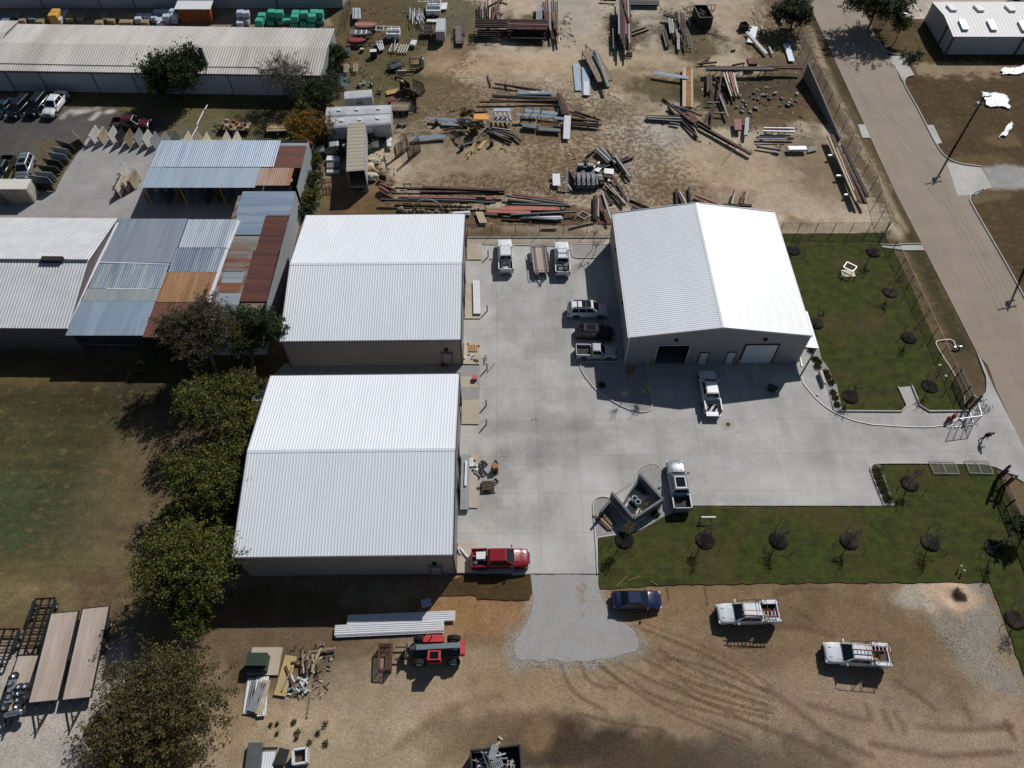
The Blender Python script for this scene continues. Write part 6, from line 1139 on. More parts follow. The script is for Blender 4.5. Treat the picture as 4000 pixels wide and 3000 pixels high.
pile(2,0,'rust beam in the sideways rows at middle left of the scrap yard','sideways rows at middle left',[(-150,722,262,782,'B',.28,.4),(0,748,250,790,'R',.22,.35),(-172,824,384,848,'K',.35,.45),(-168,836,384,860,'D',.3,.35),(-284,880,466,868,'B',.35,.5),(-60,700,-40,770,'g',.12,.2),(-210,640,-180,740,'g',.12,.2)])
pile(2,0,'pale ribbed sheet between the sideways beam rows','pale ribbed sheets between the beam rows',[(48,800,352,800,'L',.9,.3),(150,800,275,790,'W',.5,.4)],'S')
pile(2,0,'short brown beam in the slanted trio','slanted trio of brown beams',[(392,812,440,992,'D',.5,.7),(407,812,464,985,'B',.45,.75),(424,818,488,982,'R',.4,.7)])
rk=thing('sheet_rack','four-bay steel rack holding pale blue sheets at middle left','rack',T(2,0,250,1040,0)); ro=rk.location.copy()
for x in (105,180,250,400):mb=MB(); p=T(2,0,x,1030,0)-ro; mb.b6(p.x-.05,p.x+.05,p.y-.05,p.y+.05,0,2.6); mb.b6(p.x-.05,p.x+.05,p.y-.05,p.y+1.6,.7,.8); mb.build('post',BK,rk)
mb=MB(); p,q=T(2,0,100,1030,0)-ro,T(2,0,405,1030,0)-ro; mb.bar(p+Vector((0,0,2.55)),q+Vector((0,0,2.55)),.07); mb.bar(p+Vector((0,1.5,.75)),q+Vector((0,1.5,.75)),.07); mb.build('rail',BK,rk)
pile(2,0,'pale blue ribbed sheet on the four-bay rack','sheets on the four-bay rack',[(105,955,240,962,'L',.75,.95),(255,968,392,982,'L',.75,.95),(42,990,240,1000,'L',.7,1.1),(240,1000,455,1028,'L',.6,1.1)],'S')
slab('slate_slab','dark flat panel at the lower left of the four-bay rack','panel',FR(2,0,[(92,1068),(215,1080),(212,1118),(85,1100)],.5),mat('slate_panel',(82,86,86),.7,0,.1,2),.3); slab('slate_slab','dark grey crate at the lower right of the four-bay rack','panel',FR(2,0,[(222,1095),(410,1118),(420,1145),(225,1132)],.4),mat('slate_panel',(82,86,86)),.3); slab('steel_plate','brown plate under the four-bay rack','plate',FR(2,0,[(240,1050),(405,1060),(405,1085),(240,1075)],.6),RR,.1)
pile(2,0,'white ribbed plank lying upright-wise across the rack end','white ribbed plank',[(480,1000,470,1200,'W',1.05,.9,.4)],'S')
pile(2,0,'rust beam in the sideways fan right of the white ribbed plank','sideways fan right of the ribbed plank',[(512,1025,752,1050,'B',.4,.8),(500,965,742,1030,'D',.16,.6),(540,960,770,1040,'B',.14,.7),(512,1060,776,1078,'B',.3,.5),(510,1075,750,1092,'D',.3,.4),(690,1020,720,1000,'B',.25,1.),(520,985,640,1020,'R',.3,.6),(350,1095,510,1105,'D',.3,.4)])
pile(2,0,'grey beam in the upper half of the crossed pile at the yard centre','grey beams of the crossed pile',[(728,1285,845,1392,'G',.38,.7),(745,1272,878,1400,'g',.5,.6),(762,1270,892,1410,'G',.3,.7),(875,1345,985,1500,'g',.6,.5),(890,1350,1018,1530,'G',.28,.7),(905,1365,1030,1532,'K',.4,.4)]); pile(2,0,'dark beam running sideways under the crossed pile','dark beams under the crossed pile',[(728,1448,890,1402,'D',.35,.2),(745,1462,880,1420,'K',.3,.2),(900,1402,1005,1355,'D',.35,.2),(905,1412,1048,1362,'B',.35,.2),(645,1350,722,1290,'B',.35,.3),(820,1290,880,1372,'B',.16,.9),(880,1430,912,1482,'D',.12,.1)])
pile(2,0,'brown timber in the small heap above the grey tine machine','brown timbers above the tine machine',[(590,1400,592,1460,'B',.4,.3),(590,1452,668,1445,'B',.5,.2),(580,1470,668,1475,'B',.2,.3)])
for i,q in enumerate([[(668,1435),(700,1422),(722,1440),(700,1456)],[(700,1470),(740,1448),(775,1455),(750,1490)],[(795,1455),(880,1462),(878,1508),(796,1500)],[(735,1408),(750,1395),(762,1402),(745,1420)]]):slab('white_scrap_sheet',('white panel left of the crossed pile','folded white panel below the crossed pile','ribbed white panel under the crossed pile','small white scrap beside the crossed pile')[i],'panel',FR(2,0,q,[.4,.3,.3,.35]),WS,.12)
slab('leaning_sheet','rusty panel with white frame leaning beside the grey tine machine','panel',FR(2,0,[(482,1455),(545,1560),(540,1640),(478,1590)],[2.3,1.2,.1,.9]),RB,.12)
pile(2,0,'white edge bar of the leaning rusty panel','edge bars of the leaning panel',[(480,1458,476,1592,'W',.25,2.3,.9),(478,1592,520,1650,'W',.2,.9,.1)],'F',h=.14)
tb=thing('white_table','long white table on two cross bars','table',T(2,0,382,1575,0)); mb=MB(); mb.b6(-.55,.55,-1.3,1.3,.45,.52); mb.build('top',WS,tb)
for y in (-.7,.7):mb=MB(); mb.b6(-1.0,1.3,y-.05,y+.05,.36,.44); mb.b6(-.9,-.8,y-.05,y+.05,0,.36); mb.b6(1.1,1.2,y-.05,y+.05,0,.36); mb.build('leg',GB,tb)
tm=thing('tine_machine','grey four-tined digging attachment with blue and white engine deck','machine',T(2,0,635,1600,0)); mb=MB()
for i in range(4):
 x=-1.05+i*.7
 mb.add([(x-.28,1.0,1.35),(x+.28,1.0,1.35),(x+.24,0,1.3),(x-.24,0,1.3),(x+.1,-.75,1.1),(x-.34,-.75,1.1),(x-.4,-1.15,.4),(x-.15,-1.15,.4)],[(0,1,2,3),(3,2,4,5),(5,4,7,6)]); mb.b6(x-.2,x+.2,-1.1,.9,.3,1.0)
 mb.bar((x-.25,.1,1.42),(x-.2,-1.1,1.0),.07,.06)
mb.build('tines',mat('worn_grey_steel',(96,98,102),.45,.3,.1,2),tm); mb=MB(); mb.b6(-1.3,1.3,1.0,2.1,.3,1.2); mb.b6(-1.2,1.2,2.1,2.4,.5,1.5); mb.build('engine_deck',M_GREYM,tm)
for x in (-.75,.75):mb=MB(); mb.b6(x-.42,x+.42,2.0,2.5,1.5,1.85); cvr=mb.build('engine_cover',mat('blue_machine_paint',(52,74,102),.5,0,.1,2),tm); mb=MB(); mb.b6(x-.36,x+.36,2.3,2.5,1.855,1.9); mb.build('cover_stripe',WS,cvr)
for x in (-1.6,1.6):mb=MB(); mb.b6(x-.16,x+.16,-.9,1.2,.0,.9); mb.build('side_track',M_GREYM,tm)
mb=MB(); mb.tube((.0,2.5,1.3),(0,3.1,2.0),.14); mb.b6(-.5,.5,2.9,3.2,1.9,2.1); mb.build('hitch_arm',BK,tm)
pile(2,0,'rust beam in the big splayed pile right of the tine machine','splayed pile right of the tine machine',[(870,1525,985,1720,'B',.5,.6),(790,1520,870,1540,'B',.7,.3),(800,1590,900,1690,'T',.2,.4),(820,1580,950,1710,'D',.26,.3),(840,1600,975,1760,'C',.2,.5),(830,1610,960,1780,'D',.2,.4),(880,1560,860,1610,'R',.2,.7),(905,1550,940,1490,'O',.12,.3),(850,1560,1000,1740,'g',.2,.4)])
for i,(x,y,d,m,nm) in enumerate([(745,1530,(1.1,.4,.3),GB,'grey pipe scraps'),(765,1575,(.7,.8,.7),M_GREYM,'small engine'),(775,1600,(.6,.5,.5),RB,'brown motor box'),(725,1540,(.5,.4,.3),BK,'black pump'),(838,1572,(.4,.4,.3),WS,'white bucket lid heap')]):
 p=T(2,0,x,y,0); crate('scrap_box',nm+' among the junk right of the tine machine','scrap',p,d,m,.3*i,m)
pile(1,1,'long dark beam in the front row behind the white shop','front row behind the white shop',[(1075,66,2072,92,'K',.4,.8),(1310,62,1900,80,'g',.2,.9),(1420,0,2100,0,'B',.4,.7),(1230,44,1900,58,'P',.35,.8),(1420,8,2150,18,'D',.3,.6),(1440,-40,2150,-10,'B',.5,.9),(1300,-26,2080,-20,'D',.3,.8),(1200,-34,1740,-30,'B',.2,.5)])
pile(2,1,'long beam in the tangled row behind the back fence','tangled row behind the back fence',[(0,12,448,78,'B',.3,.6),(0,18,448,85,'P',.3,.7),(-60,30,478,105,'g',.35,.6),(-40,70,505,125,'K',.4,.5),(0,105,505,120,'g',.2,.6),(-10,200,552,170,'g',.3,.6),(-80,215,400,245,'K',.3,.3),(0,130,470,160,'D',.35,.4),(0,40,160,60,'O',.2,.7)])
pile(2,1,'salmon plate in the tangled row behind the back fence','salmon plates behind the back fence',[(-100,140,410,140,'S',.9,.5),(-220,165,160,178,'S',.6,.45)],'F',h=.1); pile(2,1,'white bar at the bottom of the tangled row','white bars at the bottom of the tangled row',[(90,218,430,218,'W',.35,.3),(80,232,440,234,'L',.2,.25)],'C')
supports(1,1,'brown stand under the front row of beams',[(1310,130),(1800,130)],.6)
supports(1,0,'red upright stand left of the front beam row',[(1310,1620)],.6)
pile(2,1,'short rust beam in the bundle leaning toward the gable-door shop','bundle left of the gable-door shop',[(708,40,710,245,'D',.35,.3),(720,30,722,235,'B',.3,.5),(735,50,732,210,'B',.26,.6),(748,60,745,215,'G',.26,.6),(765,30,770,170,'R',.4,.6),(780,20,800,210,'B',.3,.6),(778,-5,855,235,'G',.35,.9),(795,0,860,108,'B',.4,.6),(850,85,882,82,'D',.4,.3)])
slab('steel_plate','rust plate on the ground below the leaning beam bundle','plate',FR(2,1,[(748,240),(850,236),(868,272),(752,272)],.06),RR,.05); frame_rect('wire_crate','rusty square frame lying behind the back fence','frame',FR(2,1,[(608,165),(672,200),(625,235),(565,200)],.25),CR,.09); slab('steel_plate','brown mesh panel inside the rusty square frame','plate',FR(2,1,[(606,170),(664,200),(622,230),(572,200)],.15),RD,.05)
pile(2,1,'old grey timber near the back fence rail','old grey timbers near the back fence',[(492,315,716,262,'N',.2,.1),(250,322,385,320,'N',.15,.1)]); pile(2,1,'brown beam close behind the gable-door shop roof','brown beams close behind the gable-door shop',[(1040,120,1120,158,'R',.5,.3),(1415,-30,1425,110,'D',.35,.3),(1430,0,1475,105,'B',.35,.4),(1445,-5,1505,105,'C',.2,.4),(1525,-40,1540,95,'D',.35,.3),(1580,25,1790,108,'P',.4,.4),(1815,115,2070,118,'D',.5,.4),(1885,100,1920,-10,'B',.3,.5),(1900,105,1925,-10,'C',.2,.5),(1975,105,2010,0,'R',.5,.5),(2010,100,2035,0,'T',.16,.6),(1015,68,1190,140,'D',.12,.1)])
mb=MB(); c0=T(1,1,1488,170,0); L_=[Vector((math.cos(a)*2.1,.0,max(0,math.sin(a))*2.25)) for a in [math.pi*i/18 for i in range(19)]]; mb.path(L_,.12,8); o=mb.build('pipe_hoop',GB,None,True); o.location=c0; tag(o,'grey pipe bent into a half circle standing behind the white shop','hoop')
for i,(x,y,r) in enumerate([(1255,160,.55),(1300,175,.4),(1335,172,.4),(1400,165,.35),(1440,170,.45),(1490,180,.4),(1560,175,.4),(1660,160,.35)]):mb=MB(); mb.ball((0,0,r*.4),(r,r*.8,r*.7),9,jit=.25); o=mb.build('rock',mat('grey_rock',(112,100,90),.95,0,.25,2)); o.location=T(1,1,x,y,0); tag(o,'rough brown-grey rock on the soil behind the white shop','rock','rocks behind the white shop')
pile(1,1,'yellow and white bar in the small bundle behind the shop corner','small yellow and white bundle',[(1900+13*i,175,1938+13*i,272,'CYCY'[i%4],.2,.25) for i in range(5)],'C'); pile(1,1,'red bar in the short stack behind the shop corner','short red stack behind the shop corner',[(1985+14*i,20,1995+14*i,70,'P',.26,.4) for i in range(4)]); pile(1,1,'white gutter length lying across the shop corner','white gutters at the shop corner',[(1700,185,1850,175,'W',.45,.3),(1690,205,1850,195,'L',.3,.2)],'C')
pile(3,0,'very long rust beam in the pile along the street fence','pile along the street fence',[(516,1165,760,1740,'T',.4,1.0),(540,1165,785,1740,'B',.35,1.0),(556,1170,800,1750,'R',.4,1.0),(600,1260,850,1760,'B',.45,.9),(640,1250,860,1700,'D',.6,.6),(590,1280,740,1650,'C',.16,1.1)]); pile(3,0,'short white beam supporting the pile along the street fence','short white supports under the street fence pile',[(520,1345,578,1345,'W',.35,.6),(590,1520,652,1520,'W',.35,.6)]); pile(3,1,'short white beam supporting the pile along the street fence','short white supports under the street fence pile',[(660,25,725,25,'W',.35,.5)])
pile(3,0,'blue-grey ribbed sheet lying near the top of the street fence','ribbed sheets near the top of the street fence',[(160,372,205,528,'L',1.0,.3),(145,380,150,420,'W',.4,.4)],'S'); pile(2,0,'white ribbed sheet crossing its twin near the top right of the scrap yard','crossed white ribbed sheets',[(2097,228,2060,368,'W',1.2,.25),(2030,275,2200,462,'W',.6,.45)],'S')
pile(2,0,'cream beam near the crossed white sheets','cream beams near the crossed white sheets',[(2020,232,2075,235,'C',.25,.3),(2155,230,2175,290,'C',.3,.3),(2170,250,2212,285,'C',.3,.3),(2120,265,2155,262,'C',.22,.3)]); crate('metal_cube','black steel cube left of the crossed white sheets','box',T(2,0,1998,250,0),(1.2,1.3,1.0),BK,.3)
pile(2,0,'thin rod of the wire mesh heap at the top right of the scrap yard','rods at the top right of the scrap yard',[(2110,-10,2180,120,'T',.12,1.2),(2080,70,2175,120,'R',.1,1),(2090,100,2140,190,'R',.1,.6),(2120,60,2180,150,'D',.1,.7),(2100,40,2130,160,'D',.1,.7),(2140,190,2180,130,'R',.1,.6)],'P')
for i,(x,y,x2,y2,k) in enumerate([(58,10,118,120,'R'),(75,85,128,185,'W')]):pile(3,0,('red ladder-like frame beside the round fence tree','white ribbed box lid beside the round fence tree')[i],('red frame by fence tree','white lid by fence tree')[i],[(x,y,x2,y2,k,.9,.5)],'S')
pile(3,0,'thin white pipe left of the round fence tree','thin white pipes near the fence tree',[(-2,280,12,225,'V',.12,.3),(8,405,40,470,'V',.4,.3)],'P')
pile(3,0,'white beam on the low stands below the rubble heap','white beams below the rubble heap',[(-40,1107,228,1112,'W',.22,.7),(-40,1120,190,1120,'P',.2,.6),(-45,1134,232,1140,'W',.26,.7)]); pile(3,0,'black pipe lying below the white beams near the street fence','black pipes below the white beams',[(-100,1188,220,1196,'K',.5,.35),(-90,1200,165,1203,'L',.3,.5),(-100,1268,108,1300,'K',.4,.3),(40,1308,100,1322,'W',.3,.2)],'P')
supports(3,0,'black stand carrying the white beams near the street fence',[(130,1135),(20,1135)],.5,BK)
pile(2,0,'red bar in the small stack at the right of the scrap yard','small red stack at the right',[(1920+13*i,1035,1930+12*i,1128,'P',.25,.6) for i in range(5)],'C'); pile(2,0,'grey bar beside the small red stack','grey bars beside the red stack',[(2022+11*i,1020,2008+11*i,1172,'G',.22,.7) for i in range(3)],'C'); supports(2,0,'black trestle under the red and grey bars',[(1950,1100),(2030,1120)],.5,BK)
slab('white_crate','white and blue flat crate near the wire baskets','crate',FR(3,0,[(165,1268),(325,1268),(340,1300),(180,1302)],.5),M_WHITEP,.35); slab('tarp_board','dark board lying beside the flat white crate','board',FR(3,0,[(350,1262),(430,1268),(420,1300),(340,1320)],.15),BK,.1)
for i in range(5):frame_rect('wire_basket','grey wire basket in the nest beside the street fence','basket',FR(3,0,[(275+22*i,1165+6*i),(305+22*i,1170+6*i),(290+22*i,1262+2*i),(255+22*i,1255+2*i)],[1.0,1.0,.15,.15]),GB,.05,group='wire baskets beside the street fence',bars=2)
nr=np.random.RandomState(5)
for i in range(34):
 p=T(2,0,nr.uniform(1915,2212),nr.uniform(805,975),0) if i<22 else T(3,0,nr.uniform(0,250),nr.uniform(800,930),0); s_=nr.uniform(.2,.55); mb=MB(Matrix.Rotation(nr.uniform(0,3),4,'Z')@Matrix.Rotation(nr.uniform(-.5,.5),4,'X')); mb.ball((0,0,s_*.3),(s_,s_*.7,s_*.4),7,jit=.35)
 o=mb.build('rubble_chunk',[mat('pale_rubble',(150,142,132),.9,0,.2,2),mat('brown_rubble',(98,84,68),.9,0,.2,2),M_GREYM][i%3]); o.location=p; tag(o,'broken concrete or timber chunk in the rubble heap at the right of the scrap yard','rubble','chunks of the rubble heap')
pile(1,0,'long blue-grey sheet pointing at the orange board','blue-grey sheets by the orange board',[(1495,1028,1850,1045,'L',.8,.5),(1600,1072,1840,1082,'L',.5,.3)],'S'); slab('orange_board','orange board on the junk heap beside the blue-grey sheet','board',FR(1,0,[(1882,982),(1995,985),(2012,1035),(1885,1032)],.9),mat('orange_board',(206,140,62),.7,0,.06,2),.08)
slab('blue_scrap_sheet','light blue panel roof of the small stand by the orange board','panel',FR(1,0,[(2055,938),(2200,935),(2200,962),(2050,962)],2.0),BLS,.08); pile(1,0,'pale blue chair-like frame under the light blue panel','frames under the light blue panel',[(2065+40*i,975,2085+40*i,1045,'L',.25,1.0) for i in range(4)],'C'); slab('steel_plate','pale plate below the light blue panel','plate',FR(1,0,[(2060,1020),(2210,1030),(2205,1045),(2050,1038)],.8),BLS,.06)
pile(1,0,'red bar in the heap around the orange board','bars around the orange board',[(1885,970,2000,965,'R',.3,1.),(1620,1125,1730,1100,'R',.2,.4),(1700,1100,1730,1140,'R',.15,.4),(1990,1090,2060,1150,'g',.2,.4),(1930,1160,2000,1100,'G',.2,.4),(1960,1180,2060,1095,'K',.15,.6)],'C')
pile(1,0,'dark beam in the heap below the light blue panel','dark beams below the light blue panel',[(2040,1100,2225,1165,'K',.35,.6),(2050,1120,2230,1190,'g',.2,.5),(2030,1150,2212,1230,'D',.35,.3),(2040,1105,2212,1130,'C',.12,.7),(1810,1250,1935,1215,'g',.4,.15),(2210,1150,2290,1215,'K',.4,.4)])
pile(1,0,'yellow timber in the loose bundle','loose yellow timbers',[(1895,1212,1835,1350,'Y',.14,.2),(1880,1240,1870,1320,'Y',.14,.2),(1905,1230,1815,1330,'Y',.12,.3),(1890,1260,1800,1390,'Y',.1,.1),(1910,1300,1850,1300,'Y',.12,.2)],'F',h=.1); slab('tan_board','tan board right of the loose yellow timbers','board',FR(1,0,[(1965,1215),(1995,1215),(1940,1288),(1912,1282)],.1),YL,.06)
pile(1,0,'blue-grey ribbed sheet lying alone on the pale dirt','lone blue-grey sheet',[(1338,1200,1636,1178,'L',.85,.45)],'S')
tree('weedy green bush behind the orange board',C(1,0,1815,985),1.0,1.0,1.6,'olive',500,seed=301,lobes=4,name='bush',cat='bush',zmin=.1,trunk_r=.05,size=.14); tree('weedy green bush in the dark junk heap below the orange board',C(1,0,1900,1090),1.0,1.2,1.6,'olive',600,seed=302,lobes=5,name='bush',cat='bush',zmin=.1,trunk_r=.05,size=.14); tree('small weedy bush left of the dark junk heap',C(1,0,1780,1075),1.0,.9,1.5,'olive',350,seed=303,lobes=4,name='bush',cat='bush',zmin=.1,trunk_r=.05,size=.14)
for i,(x,y) in enumerate([(1560,1080),(1780,1290),(2035,1255)]):
 mb=MB(); mb.lathe([(0,.85),(.3,.85),(.31,.8),(.31,.05),(.3,0),(0,0)],(0,0,0),14); o=mb.build('barrel',BK); o.location=T(1,0,x,y,0); tag(o,('dark barrel under the long blue-grey sheet','dark barrel left of the loose yellow timbers','dark barrel right of the tan board')[i],'barrel')
frame_rect('tubular_tangle','tangled dark tubular frame above the dark barrel','frame',FR(1,0,[(1700,1130),(1740,1150),(1775,1260),(1720,1240)],[.6,.8,.3,.1]),BK,.07,bars=2)
def cage(label,pts,h,c,r,m,zs=(0,)):
 P=[T(c,r,x,y,0) for x,y in pts]; cc=sum(P,Vector())/4; t=thing('mesh_cage',label,'cage',cc); P=[p-cc for p in P]; mb=MB(); U=Vector((0,0,h))
 for i in range(4):
  a,b=P[i],P[(i+1)%4]; mb.bar(a,b,.07); mb.bar(a+U,b+U,.07); mb.bar(a,a+U,.07); mb.bar(a.lerp(b,.5),a.lerp(b,.5)+U,.05)
 mb.build('frame',m,t); mb=MB()
 for i in range(4):
  a,b=P[i],P[(i+1)%4]; n=max(3,int((b-a).length/.22))
  for k in range(1,n):mb.bar(a.lerp(b,k/n),a.lerp(b,k/n)+U,.03)
  for k in range(1,8):mb.bar(a+U*(k/8),b+U*(k/8),.03)
 mb.build('mesh',m,t)
cage('rusty mesh cage nearer the box trailer',[(1205,1370),(1215,1350),(1310,1265),(1318,1290)],2.0,1,0,RB); cage('rusty mesh cage farther from the box trailer',[(1318,1400),(1322,1378),(1418,1285),(1422,1310)],2.4,1,0,RB)
cage('red-brown steel cage frame beside the telehandler forks',[(1070,822),(1170,830),(1180,610),(1075,610)],1.0,1,3,RR)
M_WTRL=mat('white_trailer_skin',(176,178,182),.5,0,.06,1,col2=(150,150,152)); M_TANR=mat('tan_trailer_roof',(150,142,126),.7,0,.08,.6,stretch=(3,.3,1))
bt=thing('box_trailer','long semi box trailer with tan roof and open rear doors','trailer',((T(1,0,866,1060,3.9)+T(1,0,858,1475,3.9))/2*1,)[0:1][0] if False else (0,0,0)); p0,p1=T(1,0,866,1060,3.9),T(1,0,858,1475,3.9); bc=(p0+p1)/2; bt.location=(bc.x,bc.y,0); bt.rotation_euler=(0,0,heading(p1,p0)); bl,bw=(p1-p0).length/2,1.28
mb=MB(); mb.b6(-bl,bl,-bw,bw,3.82,3.9)
for i in range(14):x=-bl+.3+i*(2*bl-.6)/13; mb.b6(x-.03,x+.03,-bw,bw,3.9,3.93)
mb.build('roof',M_TANR,bt)
for s_ in (-1,1):
 mb=MB(); mb.ribbed((-bl,s_*bw,1.1),(bl,s_*bw,1.1),(-bl,s_*bw,3.82),(bl,s_*bw,3.82),.5,.02,'groove',.04,out=(0,s_,0)); mb.build('side_wall',M_WTRL,bt)
mb=MB(); mb.b6(bl-.06,bl,-bw+.05,bw-.05,1.1,3.82); mb.build('front_wall',M_WTRL,bt); mb=MB(); mb.b6(-bl,bl-.07,-bw+.05,bw-.05,1.05,1.18); mb.build('floor',M_WOODD,bt); mb=MB(); mb.b6(-bl-.05,-bl+.08,-bw,bw,.9,1.1); mb.b6(-bl,-bl+.1,-bw-.02,-bw+.1,1.1,3.82); mb.b6(-bl,-bl+.1,bw-.1,bw+.02,1.1,3.82); mb.build('rear_frame',M_STEEL,bt)
for x in (-bl+1.4,-bl+2.6):
 for y in (-1.05,1.05):axle(bt,x,y,.5,.4)
mb=MB(); mb.b6(bl-2.4,bl-2.2,-.8,-.65,0,1.05); mb.b6(bl-2.4,bl-2.2,.65,.8,0,1.05); mb.b6(-bl+.2,bl-.3,-.5,-.35,.85,1.04); mb.b6(-bl+.2,bl-.3,.35,.5,.85,1.04); mb.build('landing_gear',BK,bt)
def box_trailer(name,label,c,r,tl_,tr_,W,h,rise=.12,m=M_WTRL,vents=(),door=None,z0=.6,skirts=True,cat='trailer',rust_spots=(),wheels=2):
 """tl_, tr_: survey readings of the far roof edge ends at height h"""
 a,b=T(c,r,*tl_,h),T(c,r,*tr_,h); rz=heading(a,b); L=(b-a).length; u=Vector((math.cos(rz),math.sin(rz),0)); v=Vector((-u.y,u.x,0)); ct=(a+b)/2-v*W/2; t=thing(name,label,cat,(ct.x,ct.y,0),rz); hl,hw=L/2,W/2
 mb=MB(); rg=[]
 for x in (-hl,hl):rg.append([(x,-hw,h-.02),(x,hw,h-.02),(x,hw*.8,h+rise*.6),(x,0,h+rise),(x,-hw*.8,h+rise*.6)])
 mb.loft(rg); rf=mb.build('roof',m,t)
 mb=MB(); mb.b6(-hl+.02,hl-.02,-hw+.02,hw-.02,z0,h-.03); mb.build('body',m,t)
 mb=MB()
 for y in (-hw,hw):mb.b6(-hl,hl,y-.03,y+.03,h-.1,h-.02); mb.b6(-hl,hl,y-.03,y+.03,z0,z0+.08)
 mb.build('edge_rail',M_STEEL,t)
 for vx in vents:mb=MB(); mb.b6(vx*hl-.25,vx*hl+.25,-.25,.25,h+rise*.7,h+rise+.14); mb.build('roof_vent',WS,rf)
 if door is not None:mb=MB(); mb.b6(door*hl-.45,door*hl+.45,-hw-.03,-hw+.03,z0+.1,h-.35); dd=mb.build('door',WS,t); mb=MB(); mb.b6(door*hl-.5,door*hl-.455,-hw-.035,-hw+.03,z0+.1,h-.3); mb.b6(door*hl+.455,door*hl+.5,-hw-.035,-hw+.03,z0+.1,h-.3); mb.build('frame',BK,dd)
 for i in range(wheels):
  for s_ in (-1,1):axle(t,-.4+i*.85,s_*(hw-.12),.35,.22)
 return t,hl,hw
lt,hl1,hw1=box_trailer('small_box_trailer','small white box trailer with round black emblem on its side',1,0,(762,790),(1000,772),2.0,2.3,.08,z0=.5)
mb=MB(); M_EMB=mat('emblem_black',(30,34,40),.6,0,.05,4); lc=Vector((.05,-hw1-.015,1.35))
for k in range(28):
 a0,a1=k*math.tau/28,(k+1)*math.tau/28
 if (k%14) in (6,13):continue
 for r0,r1 in ((.5,.56),(.36,.42)):mb.add([lc+Vector((math.cos(a)*q,0,math.sin(a)*q)) for a,q in ((a0,r0),(a1,r0),(a1,r1),(a0,r1))],[(0,1,2,3)])
mb.box(lc,(.84,.012,.1)); mb.add([lc+Vector(p) for p in ((-.1,-.006,0),(0,-.006,.22),(.1,-.006,0),(0,-.006,-.22))],[(0,1,2,3)])
mb.build('emblem',M_EMB,lt)
box_trailer('office_trailer','long white trailer with rust spots on its roof, behind its twin',1,0,(612,925),(1170,905),2.5,2.9,.22,vents=(-.6,-.05,.62),z0=.7,cat='trailer')
box_trailer('office_trailer','long white trailer partly under the tan semi box trailer',1,0,(604,1018),(1165,982),2.6,2.8,.22,vents=(-.5,.05,.6),door=.32,z0=.6)
flatbed('utility_trailer','black-railed flat trailer sticking out behind the long white trailers',C(1,0,1335,920),C(1,0,1160,918),2.0,.75,M_WOODD,BK,rails=True,axles=(-.4,.4),tongue=1.2)
et,_,_=box_trailer('enclosed_trailer','white enclosed cargo trailer standing at the top of the yard',1,0,(1563,158),(1640,158),4.2,2.2,.12,z0=.5,wheels=1)
def util_bed(label,c,r,x0,x1,y,h=1.3,W=2.0):
 a,b=T(c,r,x0,y,h),T(c,r,x1,y,h); L=(b-a).length; ct=(a+b)/2; t=thing('service_bed',label,'truck body',(ct.x,ct.y+W/2-.2,0),0); hl,hw=L/2,W/2
 for s_ in (-1,1):mb=MB(); mb.b6(-hl,hl,s_*(hw-.2)-.2,s_*(hw-.2)+.2,.45,h); mb.build('side_box',WS,t)
 mb=MB(); mb.b6(-hl,hl,-hw+.4,hw-.4,.5,.6); mb.build('floor',RD,t); mb=MB(); mb.b6(-hl,-hl+.06,-hw+.4,hw-.4,.6,h); mb.build('end_panel',WS,t); mb=MB(); mb.b6(hl-.06,hl,-hw+.4,hw-.4,.6,h); mb.build('end_panel',WS,t)
 for s_ in (-1,1):axle(t,-.1,s_*(hw-.05),.36,.22)
 return t
util_bed('white service truck body below the white pipe rack, nearer the covered boat',1,0,1125,1240,290); util_bed('white service truck body above the white enclosed trailer',1,0,1468,1590,88); util_bed('white service truck body cut by the top edge of the photo',1,0,1485,1595,30)
frame_rect('pipe_rack','white pipe rack above the lower service truck body','rack',FR(1,0,[(1038,225),(1238,230),(1235,265),(1036,262)],1.9),PV,.1,bars=2); frame_rect('pipe_rack','white pipe rack at the top edge above the service bodies','rack',FR(1,0,[(1405,-20),(1590,-15),(1590,10),(1405,15)],1.8),PV,.1,bars=2)
